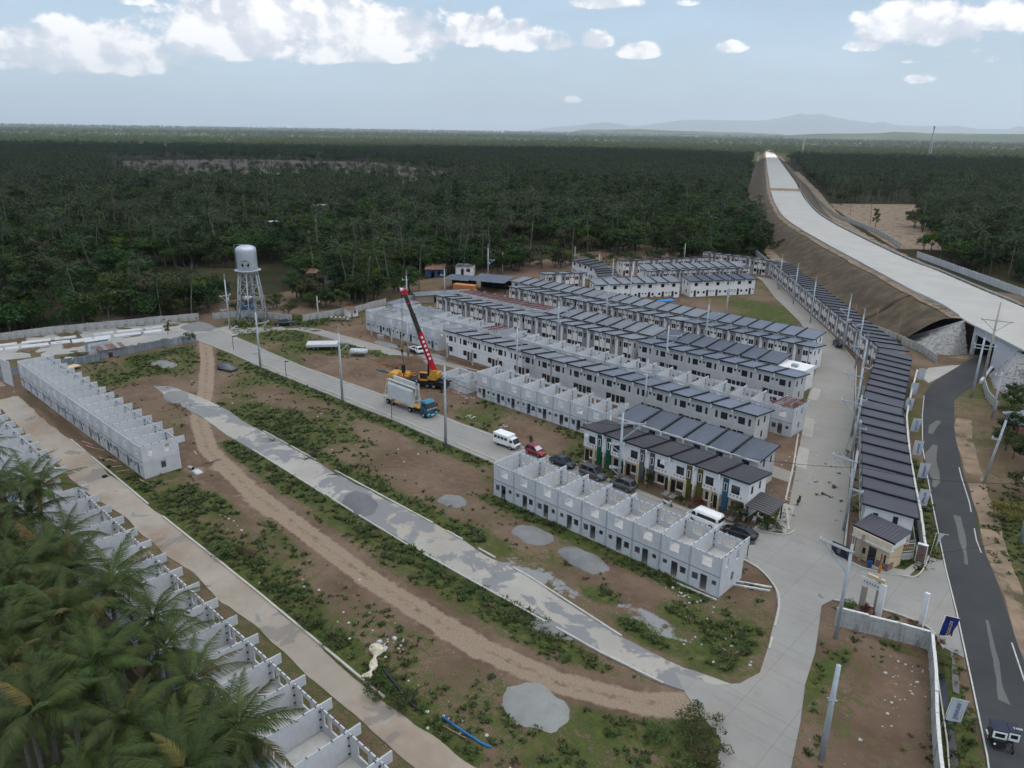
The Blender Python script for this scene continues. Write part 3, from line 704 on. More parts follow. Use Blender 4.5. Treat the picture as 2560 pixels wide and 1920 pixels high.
    g2 = .30 + .5*(fbm(X+50, Y, 18, 4)-.5)*2 + .3*sst(12, 2, pdist(X, Y, [(-95, 198), (-78, 190), (-100, 215)])) - .5*sst(9, 2, np.hypot((X+108)*.8, Y-196))
    z2 = -.02 + .1*(fbm(X, Y, 14, 3)-.5); z2 = np.where(in_poly(X, Y, [(-55, 205), (-30, 215), (10, 260), (12, 300), (-120, 300)]), -.02, z2)
    struct(link('ground.001', grid_mesh('ground.001', xs2, ys2, z2, dict(grass=g2, track=0*g2, gravel=0*g2+.1, soil=0*g2+.25*(fbm(X, Y, 20, 3) > .5)), M['ground'])))

def roads():
    # main street
    NE = [(-183, 76.5), (-168, 77), (-150, 76.8), (-120, 77), (-100, 77.4), (-75, 77), (-45, 77), (-36, 79.5)]
    FE = [(-183, 85.5), (-165, 84.6), (-142, 83.6), (-120, 84.6), (-100, 85.2), (-84, 85.6), (-60, 85.6), (-44, 85.8), (-36, 86.2)]
    road('street', NE, FE, .05, M['road'], jit=.35, thick=.2)
    kerb(offset(NE[2:7], 1.15), .18, .16, .0, name='kerb', breaks=.18); kerb(offset(FE[2:8], -.8), .18, .15, .0, name='kerb.001', breaks=.12)
    # street past the tower and in front of the white-roofed row
    A1 = [(-183, 87), (-179.5, 92), (-175, 99.5), (-166, 104.3), (-150, 105.6), (-130, 106.8), (-110, 108.6), (-85, 109), (-55, 108.5), (-40, 108)]
    B1 = [(-176, 86), (-173.5, 94), (-170, 99.3), (-163, 100.6), (-151, 101.2), (-132, 102.6), (-110, 104.2), (-85, 104.4), (-55, 104.2), (-39, 104)]
    road('street.001', B1, A1, .042, M['road'], jit=.3, thick=.2)
    kerb(offset(A1[5:9], .3), .2, .16, 0, name='kerb.002'); kerb(offset(B1[5:9], -.3), .2, .16, 0, name='kerb.003')
    # the link by the tower down past the casting yard
    road('street.002', [(-186, 92), (-184.5, 84), (-186.5, 74), (-191, 55), (-197, 36)], [(-175, 86), (-177, 80), (-180.5, 72), (-185.6, 53), (-192, 34)], .038, M['yard'], jit=.5, thick=.2)
    poly = [(-211, 32), (-209, 44), (-205, 62), (-201, 72), (-199.5, 80), (-188, 86), (-185, 74), (-190, 56), (-196.5, 36)]
    struct(poly_sheet('casting_yard', poly, .03, M['yard']))
    # old lane, half buried in gravel
    N2 = [(-150, 55), (-140, 54.2), (-128, 53.7), (-107, 53.2), (-85, 52.5), (-66, 52.1), (-48, 52.4), (-36, 52.6), (-29, 53.2), (-24, 54.3)]
    F2 = [(-147, 57.5), (-137, 58.6), (-128, 58.6), (-113, 58.2), (-88, 57.8), (-68, 57.7), (-50, 57.3), (-36, 55.9), (-29, 56.2), (-23, 57.6)]
    road('lane', N2, F2, .05, M['oldroad'], jit=.65, thick=.15, step=1.0)
    kerb(offset(N2[3:9], -.15), .22, .16, .02, name='kerb.004', breaks=.30, step=2.6); kerb(offset(F2[3:8], .15), .22, .16, .02, name='kerb.005', breaks=.36, step=2.6)
    # lower lane beside the shells
    N3 = [(-205, 30.5), (-160, 30), (-132, 29.2), (-110, 28.8), (-95, 30), (-70, 30), (-44, 30.2), (-30, 30), (-10, 29)]
    F3 = [(-205, 34.8), (-160, 34.2), (-132, 33.8), (-110, 33.6), (-95, 33.4), (-70, 33.5), (-44, 33.2), (-30, 33.4), (-10, 34)]
    road('lane.001', N3, F3, .05, M['dirtroad'], jit=.7, thick=.15, step=1.0)
    kerb(offset(F3[2:7], .1), .24, .18, .0, name='kerb.006', breaks=.26, step=2.4)
    # side street up to the far rows
    LR = [(-31, 82), (-32.3, 88.1), (-36.3, 98), (-40.5, 110), (-45.6, 124), (-51, 138.2), (-58.6, 162), (-63, 175), (-70, 188), (-81, 206), (-101, 233), (-116, 256), (-122, 263)]
    RR_ = [(-22.4, 82), (-26, 90.5), (-30, 103), (-34.6, 117), (-39.2, 131), (-43.4, 143), (-49.4, 160), (-54.6, 175), (-62, 187.2), (-73, 203), (-93, 230.5), (-108.5, 252), (-114, 262)]
    road('side_street', LR, RR_, .045, M['road_rr'], thick=.2)
    kerb([(-32.9, 90), (-36.9, 98), (-41, 110), (-46.2, 124)], .25, .15, 0, name='kerb.007', breaks=.25); kerb(offset(RR_[1:-1], -.25), .22, .15, 0, name='kerb.008')
    for k, (a, b) in enumerate((((-34.0, 88.8), (-36.4, 97.0)), ((-40.4, 110.5), (-43.2, 118.5)), ((-45.0, 124.0), (-48.2, 133.0)), ((-52.0, 143.5), (-54.2, 151)))):
        d = Vector((b[0]-a[0], b[1]-a[1])).normalized()*1.0
        struct(poly_sheet('footpath' + ('.%03d' % k if k else ''), [(a[0]+1.3, a[1]), (b[0]+1.3, b[1]), (b[0]-.5, b[1]), (a[0]-.5, a[1])], .06, M['walk']))
    # gate apron and the curve down to the lower lots
    ap = [(-37, 86.2), (-34.6, 87.2), (-32.4, 88.4), (-31.5, 90), (-26.2, 90), (-24.4, 87.5), (-22, 87.3), (-17.9, 89), (-16.9, 90), (-16.8, 92.7), (-17.2, 96), (-15.9, 96.4), (-13.2, 89.3), (-9.0, 77.6), (-11, 77.9), (-12.7, 80.3), (-15.3, 80.8), (-18.6, 80.2), (-22.5, 78.3), (-23, 76.2), (-21.6, 71.9), (-20.3, 67.8), (-19.1, 62.5), (-17.4, 57.4), (-15.9, 52.1), (-14, 44), (-10, 34), (-15, 33), (-19, 44), (-21.5, 50.5), (-26.5, 53.2), (-29, 55.2), (-25.4, 56.3), (-23.7, 58.2), (-23, 61), (-24.1, 65.1), (-26.5, 72.7), (-28.3, 75.9), (-31.4, 78.4), (-35.3, 79.4)]
    struct(poly_sheet('gate_apron', ap, .058, M['road']))
    kerb(smooth_line([(-34.4, 79.0), (-31.2, 78.2), (-28.1, 75.7), (-26.3, 72.5), (-23.9, 65)], 4), .2, .13, .02, name='kerb.009', step=1.0, breaks=.2)
    kerb(smooth_line([(-24.2, 87.7), (-22, 87.5), (-18.0, 89.2), (-17.1, 90.2), (-17.0, 92.7), (-17.4, 96)], 5), .2, .15, .03, name='kerb.010', step=.8)
    kerb(smooth_line([(-22.4, 78.2), (-18.6, 80.0), (-15.3, 80.6), (-12.8, 80.1), (-11, 77.7)], 5), .2, .15, .03, name='kerb.011', step=.8)
    kerb(smooth_line([(-37, 86.4), (-34.6, 87.4), (-32.6, 88.5), (-32.2, 90.5)], 5), .2, .15, .03, name='kerb.012', step=.8)
    struct(poly_sheet('footpath.004', [(-36.5, 87), (-34.3, 88), (-33.2, 90), (-34.5, 90.2), (-36.6, 89)], .07, M['walk']))
    struct(poly_sheet('footpath.005', [(-21.8, 88.0), (-17.8, 89.6), (-17.5, 93.4), (-18.2, 93.3), (-18.6, 90.6), (-22.2, 88.9)], .075, M['walk']))
    # country road
    road('asphalt_road', ASP_R, ASP_L, .045, M['asphalt'], jit=.15, thick=.2)
    def edge_line(name, line, seed, gaps):
        P = resample(line, 1.6); mb = MB()
        for p, q in zip(P[:-1], P[1:]):
            if vnoise(np.array([p[0]*1.7+seed]), np.array([p[1]]), 5)[0] < gaps: continue
            d = Vector((q[0]-p[0], q[1]-p[1], 0)).normalized(); n = Vector((-d.y, d.x, 0))*.07; a, b = Vector((*p, .052)), Vector((*q, .052))
            mb.add([a-n, b-n, b+n, a+n], [(0, 1, 2, 3)], M['paint'])
        struct(mb.obj(name))
    edge_line('road_marking', offset(ASP_L[:10], -.15), 0, .12); edge_line('road_marking.001', offset(ASP_R[:9], .5), 9, .52)
    # repaired patches
    def patch(name, cl, w, seed):
        L = [(x-w[i]/2, y) for i, (x, y) in enumerate(cl)]; Q = [(x+w[i]/2, y) for i, (x, y) in enumerate(cl)]
        struct(link(name, strip_mesh(name, Q, L, .052, M['apatch'], jit=.45, step=.5, cols=2, seed=seed)))
    for k, (cl, w) in enumerate((([(-30.3, 149), (-30.2, 145), (-29.6, 141)], (.8, 1.3, .6)), ([(-27.2, 136), (-26.6, 131), (-25.2, 126), (-23.2, 121), (-22.6, 118)], (.6, 1.9, 2.0, 1.2, .4)), ([(-17.6, 110.5), (-16.4, 107), (-15.2, 103.5), (-14.2, 100), (-13.4, 97.4)], (1.0, .9, 1.0, .5, .8)),
        ([(-8.9, 86.4), (-7.9, 83.5), (-6.6, 79.5), (-5.6, 76), (-4.6, 73.2)], (.25, .35, .5, .45, 1.0)), ([(-10.2, 78), (-8.5, 73), (-8.1, 71.4)], (.3, .5, .3)))):
        patch('asphalt_patch' + ('.%03d' % k if k else ''), cl, w, k*31)
    struct(poly_sheet('footpath.006', [(-38.2, 172), (-37.7, 178), (-36.9, 192), (-38.4, 190), (-41.5, 184), (-41, 176)], .05, M['walk']))
    struct(poly_sheet('footpath.007', [(-39.2, 198), (-37.2, 197), (-37, 203), (-41, 197)], .05, M['bank']))
    vg = strip_mesh('verge', offset(ASP_R[:10], -.1), offset(ASP_R[:10], -2.6), .02, M['bank'], jit=.5); struct(link('verge', vg))
    # ditch with black water beside the road, and the slabs across it
    dl = [p for p in offset(ASP_L, 2.4)]
    for nm, seg in (('ditch', dl[0:3]), ('ditch.001', dl[4:9])):
        L = offset(seg, .32); Q = offset(seg, -.32); struct(link(nm, strip_mesh(nm, Q, L, -.12, M['wet'], cols=2)))
        kerb(offset(seg, .45), .12, .22, -.08, name=nm.replace('ditch', 'ditch_wall'), step=3, breaks=.2)

def highway():
    L = smooth_line(HL, 5); Q = smooth_line(HRR, 5)
    struct(link('expressway', strip_mesh('expressway', Q, L, 7.5, M['hwy'], step=5, thick=.35, cols=8)))
    def bank(name, line, d1, d2, far, mt, sgn):
        P = resample(line, 6); n = len(P); rows = []
        for f in (0, .12, .3, .5, .7, .88, 1.0, 1.25):
            o1 = offset(P, sgn*(d1+(d2-d1)*f))
            zf = lambda x, y, k: (7.2*(1-sst(0, 1, max(0, f)*.98)*1.0) if f <= 1 else -.35) + (.35*(float(fbm(x, y, 9, 3))-.5) if 0 < f < 1 else 0)
            rows.append([(x, y, zf(x, y, k)) for k, (x, y) in enumerate(o1)])
        co = np.array(rows).reshape(-1, 3); i = np.arange(len(rows)*n).reshape(len(rows), n)
        fa = np.stack([i[:-1, :-1], i[:-1, 1:], i[1:, 1:], i[1:, :-1]], -1).reshape(-1, 4)
        if sgn < 0: fa = fa[:, ::-1]
        return struct(link(name, np_mesh(name, co, fa, None, mt, True)))
    l2 = [p for p in L if p[1] > 207.2]
    bank('embankment', l2, 2.6, 15.5, 1, M['emb'], 1)
    bank('embankment.001', [p for p in Q if p[1] > 238], 1.2, 14, 1, M['emb'], -1)
    struct(link('shoulder', strip_mesh('shoulder', offset(l2, 0.0), offset(l2, 2.9), 7.35, M['bank'], jit=1.0, step=1.6, cols=4)))
    # earth strips at the foot of the bank
    st = offset(l2[:34], 15.5); struct(link('earth_strip', strip_mesh('earth_strip', st, offset(l2[:34], 20.5), .05, M['bank'], jit=1.2)))
    rr = [p for p in Q if 240 < p[1] < 1100]; struct(link('earth_strip.001', strip_mesh('earth_strip.001', offset(rr, -21.5), offset(rr, -13), .05, M['bank'], jit=1.4)))
    for k, s in enumerate(([(-330, 716), (-323, 700)], [(-452, 972), (-447, 962)])):
        pass
    # expansion strip across the deck
    struct(link('deck_joint', strip_mesh('deck_joint', [(-249, 600), (-263, 630)], [(-269.6, 589), (-283.5, 618)], 7.506, M['bank'], jit=.5)))
    # guard rails
    def rail(name, line, label, step=4.0, posts=80, side=0.0):
        P = resample(line, step); t = thing(name, label, 'guard rail', (*P[0], 7.35)); o0 = Vector((*P[0], 7.35))
        mb = MB()
        for p, q in zip(P[:-1], P[1:]): mb.bar(Vector((*p, 8.05))-o0, Vector((*q, 8.05))-o0, .10, .34, M['steel'])
        mb.obj('rail', t); pm = MB().box(-.08, -.08, 0, .08, .08, .75, M['steel']).mesh('post')
        for p in P[:posts]: link('post', pm, t, Vector((*p, 7.35))-o0)
    l3 = [p for p in offset(L, .7) if 206.5 < p[1] < 640]; q3 = [p for p in offset(Q, -.5) if 236 < p[1] < 640]
    rail('guard_rail', l3, 'grey steel guard rail along the expressway edge nearest the row houses')
    rail('guard_rail.001', q3, 'pale guard rail along the far expressway edge towards the trees')
    # culvert under the expressway: head walls, sides, roof
    P0 = Vector((-38.1, 204.8, 0)); P1 = Vector((-25.6, 187.8, 0)); d = (P1-P0).normalized(); nrm = Vector((d.y, -d.x, 0))   # nrm points away from the bank (towards the camera)
    if nrm.dot(Vector((-1, -1, 0))) < 0: nrm = -nrm
    Lh = (P1-P0).length; t = thing('culvert', 'white concrete underpass where the country road dives under the expressway', 'underpass', P0, math.atan2(d.y, d.x))
    mw = mat('culvert_concrete', (.52, .53, .55), .85, .08, .7, streak=.25)
    inn = 1.0     # local y axis: positive into the bank
    s = 1 if Vector((-d.y, d.x, 0)).dot(nrm) < 0 else -1
    hw = MB().panel(0, -.3, Lh, 7.1, [(1.2, -.3, 10.6, 5.1)], 0, .6*s, mw); hw.obj('head_wall', t)
    MB().box(-.1, -.12*s if s > 0 else -.72, 7.1, Lh+.1, .72*s if s > 0 else .12, 7.42, mw).obj('coping', t)
    MB().box(-2.6, .0, -.3, 0, .55*s, 3.0, mw).obj('wing_wall', t) if False else None
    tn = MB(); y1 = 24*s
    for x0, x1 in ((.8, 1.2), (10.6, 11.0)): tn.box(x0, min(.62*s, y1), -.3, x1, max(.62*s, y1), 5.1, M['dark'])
    tn.box(.8, min(.62*s, y1), 5.1, 11.0, max(.62*s, y1), 5.5, M['dark']); tn.obj('tunnel', t)  # concrete lining coloured near-black to paint in the shade of the underpass
    bk = MB().box(-3, min(26*s, 24*s), -.3, 1.2, max(26*s, 24*s), 7.1, mw); bk.box(10.6, min(26*s, 24*s), -.3, 15, max(26*s, 24*s), 7.1, mw); bk.obj('far_wall', t)
    # stone pitched slopes either side
    def pitching(name, label, apex, base, n=420):
        t = thing(name, label, 'stone slope', (base[0][0], base[0][1], 0)); o0 = Vector((base[0][0], base[0][1], 0))
        mb = MB(); A = [Vector(a)-o0 for a in apex]; B = [Vector((*b, -.2))-o0 for b in base]
        for i in range(len(B)-1):
            mb.add([A[i], A[i+1], B[i+1], B[i]] if (A[i]-A[i+1]).length > .01 else [A[i], B[i+1], B[i]], [tuple(range(4 if (A[i]-A[i+1]).length > .01 else 3))], M['riprap'])
        mb.obj('mortar_bed', t); st = MB()
        for k in range(n):
            i = rnd.randrange(len(B)-1); u, w = rnd.random(), rnd.random()**.75
            p = (A[i].lerp(A[i+1], u)).lerp(B[i].lerp(B[i+1], u), w); r_ = rnd.uniform(.16, .34)
            a = rnd.uniform(0, 6.28); ring = [(p.x+r_*math.cos(a+q)*rnd.uniform(.7, 1.2), p.y+r_*math.sin(a+q)*rnd.uniform(.7, 1.2)) for q in (0, 1.2, 2.5, 3.8, 5.0)]
            vs = [(x, y, p.z-.12) for x, y in ring]+[(p.x+(x-p.x)*.65, p.y+(y-p.y)*.65, p.z+.13+rnd.random()*.06) for x, y in ring]
            st.add(vs, [(0, 1, 6, 5), (1, 2, 7, 6), (2, 3, 8, 7), (3, 4, 9, 8), (4, 0, 5, 9), (5, 6, 7, 8, 9)], M['stone'])
        tag(st.obj('stones', t), kind='stuff')
        cp = MB(); cp.bar(A[0]+Vector((0, 0, .1)), B[0]+Vector((0, 0, .2)), .7, .3, mw); cp.obj('edge_kerb', t)
    pitching('stone_slope', 'grey stone pitched cone beside the left jamb of the underpass', [(-41, 207, 7.2)]*5, [(-53.5, 210), (-50, 202), (-45.5, 198.3), (-41, 199.2), (-38.2, 204.0)])
    pitching('stone_slope.001', 'pale stone pitched slope right of the underpass mouth', [(-26, 188, 6.4), (-24, 185, 6.6), (-18, 177, 6.8)], [(-30.2, 188), (-27.5, 179), (-20, 170)], 320)
    tag(MB().bar((-31.0, 194, .35), (-30.2, 180, .35), .5, .7, mw).obj('kerb_wall'), 'low concrete kerb wall leading into the right side of the underpass', 'wall')
sky_objects(); terrain(); ground(); roads(); highway()
# ---------------------------------------------------------------- row houses
DEP = 5.6
_cache = {}
def win_mesh(w, h, mull=1, fr='frame', gl='glass', name='window'):
    k = (w, h, mull, fr, gl)
    if k not in _cache:
        b = MB(); f = .055; F_ = M[fr]
        b.box(0, -.03, 0, w, .05, f, F_).box(0, -.03, h-f, w, .05, h, F_).box(0, -.03, f, f, .05, h-f, F_).box(w-f, -.03, f, w, .05, h-f, F_)
        for i in range(mull):
            x = w*(i+1)/(mull+1); b.box(x-.025, -.02, f, x+.025, .04, h-f, F_)
        b.box(f, .0, f, w-f, .02, h-f, M[gl]); _cache[k] = b.mesh(name)  # dark pane also closes unglazed raw openings, standing for the shade within
    return _cache[k]
def door_mesh(w=.85, h=2.05):
    k = ('door', w, h)
    if k not in _cache:
        b = MB(); b.box(0, .0, 0, w, .05, h, M['door']).box(w*.15, -.015, h*.1, w*.85, .0, h*.45, M['door']).box(w*.15, -.015, h*.53, w*.85, .0, h*.93, M['door']); b.box(w*.86, -.06, h*.47, w*.92, .0, h*.5, M['steel']); _cache[k] = b.mesh('door')
    return _cache[k]
def copy_tree(root, loc, rz, label, group):
    r = root.copy(); COL.objects.link(r); r.location = loc; r.rotation_euler = (0, 0, rz); r['label'] = label; r['group'] = group
    for ch in KIDS.get(root.name, ()):
        c = ch.copy(); COL.objects.link(c); c.parent = r; KIDS.setdefault(r.name, []).append(c)
        for g in KIDS.get(ch.name, ()):
            d = g.copy(); COL.objects.link(d); d.parent = c; KIDS.setdefault(c.name, []).append(d)
    return r

FR_UP = [(1.0, 3.42, 1.25, 1.25, 1), (2.85, 3.42, .45, 1.25, 0), (.22, 4.1, .46, .46, 0)]
FR_LO = [(1.05, .95, 1.15, 1.2, 1)]
BK_UP = [(1.35, 3.45, 1.15, 1.1, 1)]
BK_LO = [(2.55, 1.0, .75, .75, 1), (.3, 1.45, .45, .45, 0)]
EN = [(1.0, 3.45, .6, 1.15, 0), (3.3, 3.45, .6, 1.15, 0), (2.6, .95, .6, 1.15, 0)]
def unit_proto(style, mir, W, roof, wall, near, end):
    """one terrace unit; local x along the row, y = 0 at the front. near: which side the photograph shows ('F' front, 'B' back)"""
    key = (style, mir, round(W, 2), roof, wall, near, end)
    if key in _cache: return _cache[key]
    D = DEP; zf, zb = 5.62, 5.02; fx = (lambda x, w: W-x-w) if mir else (lambda x, w: x)
    root = bpy.data.objects.new('row_house', None); root.empty_display_size = .3
    def part(name, mb_or_mesh, loc=(0, 0, 0), rz=0):
        o = bpy.data.objects.new(name, mb_or_mesh if isinstance(mb_or_mesh, bpy.types.Mesh) else mb_or_mesh.mesh(name)); o.parent = root; o.location = loc; o.rotation_euler = (0, 0, rz); KIDS.setdefault(root.name, []).append(o); return o
    town = style == 'town'
    fu = [(fx(x, w), z, w, h, mu) for x, z, w, h, mu in (FR_UP[:2] if town else FR_UP)]; flo = [(fx(x, w), z, w, h, mu) for x, z, w, h, mu in FR_LO]
    bu = [(fx(x, w), z, w, h, mu) for x, z, w, h, mu in BK_UP]; blo = [(fx(x, w), z, w, h, mu) for x, z, w, h, mu in BK_LO]
    dx = fx(.12, .8) if near == 'F' else fx(1.3, .8)
    H = lambda lst: [(x, z, x+w, z+h) for x, z, w, h, _ in lst]
    showF, showB = near == 'F', near == 'B'; wl = M[wall]
    doorh = [(dx, .05, dx+.8, 2.1)]; up_y = -.32 if town else 0.0
    mb = MB()
    mb.panel(0, 2.72, W, zf, H(fu) if showF else [], up_y, .14, wl)
    mb.panel(0, 0, W, 2.72, H(flo)+doorh if showF else [], 0, .14, M['beige'] if town else wl)
    mb.panel(0, 0, W, zb, H(bu)+H(blo)+doorh if showB else [], D-.14, .14, wl)
    for x, e in ((0, 'L'), (W-.12, 'R')):
        hs = [(y, z, y+w, z+h) for y, z, w, h, _ in EN] if e in end else []
        mb.panel(.14, 0, D-.14, zb, hs, x, .12, wl, axis='y')
        mb.add([(x, .0 if not town else up_y, zb), (x+.12, .0 if not town else up_y, zb), (x+.12, D, zb), (x, D, zb), (x, up_y, zf), (x+.12, up_y, zf)], [(0, 1, 5, 4), (0, 4, 3), (1, 2, 5), (4, 5, 2, 3)], wl)
    if town: mb.box(0, up_y, 2.62, W, .0, 2.72, wl)
    part('wall', mb)
    # horizontal casting joint and end seams on the raw walls
    if not town and showF and style == 'plain': part('wall_joint', MB().box(0, -.012, 2.68, W, 0, 2.73, M['tan'] if wall == 'white' else M['steel']).box(-.02, -.02, 0, .03, 0, zf, M['steel'] if wall == 'grey' else wl))
    # roof: sheet with seams, dark edge trim, raised cap on the party wall
    y0, y1 = (-.75 if town else -.46), D+.5; zz = lambda y: zf+.10-(zf-zb)*(y/D); rb = MB()
    ov0 = -.45 if 'L' in end else 0; ov1 = W+.45 if 'R' in end else W
    rb.add([(ov0, y0, zz(y0)), (ov1, y0, zz(y0)), (ov1, y1, zz(y1)), (ov0, y1, zz(y1)), (ov0, y0, zz(y0)+.07), (ov1, y0, zz(y0)+.07), (ov1, y1, zz(y1)+.07), (ov0, y1, zz(y1)+.07)], [(0, 3, 2, 1), (4, 5, 6, 7), (0, 1, 5, 4), (1, 2, 6, 5), (2, 3, 7, 6), (3, 0, 4, 7)], M[roof])
    if 'rib' in style or town or roof in ('roof_slate', 'roof_blue'):
        n = int((ov1-ov0)/.42)
        for i in range(1, n): x = ov0+(ov1-ov0)*i/n; rb.bar((x, y0+.02, zz(y0)+.085), (x, y1-.02, zz(y1)+.085), .045, .045, M[roof])
    part('roof', rb)
    eb = MB(); fl = M['flash']
    lo = y0 if near == 'F' else y1
    for y in (y0, y1):
        mt = M['gutter'] if (style == 'gutter' and y == y1) else fl
        eb.bar((ov0-.02, y, zz(y)-.02), (ov1+.02, y, zz(y)-.02), .12, .22, mt)
    if town: eb.bar((ov0, y0+.1, zz(y0)-.20), (ov1, y0+.1, zz(y0)-.20), .10, .14, M['white'])
    for x in ((ov0,) if 'L' in end else ())+((ov1,) if 'R' in end else ()): eb.bar((x, y0, zz(y0)-.01), (x, y1, zz(y1)-.01), .10, .22, fl)
    if 'R' not in end: eb.bar((W, y0-.12, zz(y0)+.17), (W, y1+.05, zz(y1)+.17), .26, .30, fl)
    part('roof_edge', eb)
    if 'R' not in end:
        yy = y0-.10 if near == 'F' else y1-.34
        part('corbel', MB().box(W-.11, yy, zz(yy)-.78, W+.11, yy+.46, zz(yy)+.02, M['white']))
    if showF:
        for i, (x, z, w, h, mu) in enumerate(fu):
            acc = town and i == 1
            part('window', win_mesh(w, h, mu, 'wframe' if acc else ('wframe' if style == 'strip' and i == 0 else 'frame'), 'glass'), (x, up_y+.03 - (.14 if acc else 0), z))
        for x, z, w, h, mu in flo: part('window', win_mesh(w, h, mu), (x, .03, z))
        part('door', door_mesh(.8), (dx, .04, .05))
        if style == 'strip':
            for x in (.72, 2.32): part('wall_strip', MB().box(fx(x, .2), -.03, .05, fx(x, .2)+.2, 0, zf-.12, M['tan' if wall != 'offwhite' else 'rust']))
            part('wall_panel', MB().panel(fx(2.52, 1.2), .1, fx(2.52, 1.2)+1.2, zf-.12, H(fu[1:2]), -.02, .02, M['taupe']))
        if town:
            xa = fx(2.66, .86); part('accent_panel', MB().panel(xa, .55, xa+.86, zf-.1, H(fu[1:2]), up_y-.06, .05, M[style_accent[0]]).box(xa, up_y-.0, .55, xa+.86, -.0, 2.62, M[style_accent[0]]))
            for j in range(4): x = fx(.62+j*.52, .24); part('vent_block', MB().box(x, up_y-.02, 2.98, x+.24, up_y, 3.22, M['pink']))
            part('stone_plinth', MB().box(fx(1.0, 2.9), -.07, 0, fx(1.0, 2.9)+2.9, 0, .72, M['brickt']).box(fx(1.0, 2.9), -.09, .72, fx(1.0, 2.9)+2.9, 0, .80, M['white']))
            part('downpipe', MB().box(W-.10, up_y-.16, .0 if False else 1.9, W+.10, up_y, zf-.05, M['white']))
            part('porch_post', MB().box(W-.13, up_y-.1, 0, W+.13, up_y+.16, 1.9, M['beige']))
    if showB:
        for x, z, w, h, mu in bu+blo: part('window', win_mesh(w, h, mu), (x+w, D-.03, z), math.pi)
        part('door', door_mesh(.8), (dx+.8, D-.04, .05), math.pi)
    for e in end:
        for y, z, w, h, mu in EN: part('window', win_mesh(w, h, mu), (W-.03, y, z) if e == 'R' else (.03, y+w, z), math.pi/2 if e == 'R' else -math.pi/2)
    _cache[key] = root
    return root
style_accent = ['green']
def place(root, loc, rz, label, group):
    r = copy_tree(root, loc, rz, label, group); r['category'] = 'house'; return r
def row(desc, x0, y0, n, W, style, roof, wall, near='F', ang=0.0, look='white house', group=None, roofs=None, walls=None, ends='LR', trim=None):
    """near 'F': fronts face the camera side (local -y); 'B': backs do, so the units are turned round"""
    c, s = math.cos(ang), math.sin(ang)
    for i in range(n):
        L_, R_ = i == 0, i == n-1
        e = ''
        if near == 'F': e = ('L' if L_ else '')+('R' if R_ else '')
        else: e = ('R' if L_ else '')+('L' if R_ else '')       # turned round
        mir = (i % 2 == 1) ^ (near == 'B')
        st = style
        if style == 'town':
            style_accent[0] = ['green', 'green', 'grey2', 'grey2', 'olive', 'olive', 'teal'][i]; mir = i in (1, 3, 5, 6)
        rf = roofs[i] if roofs else roof; wl = walls[i] if walls else wall
        if style == 'town': _cache.pop(('town', mir, round(W, 2), rf, wl, near, e), None)
        root = unit_proto(st, mir, W, rf, wl, near, e)
        k = i*W if near == 'F' else (i+1)*W; d = 0 if near == 'F' else DEP
        loc = (x0+c*k-s*d, y0+s*k+c*d, 0)
        lk = look[i] if isinstance(look, list) else look
        place(root, loc, ang+(0 if near == 'F' else math.pi), f'{lk}, {ordn(i, n)} in {desc}', group or desc)

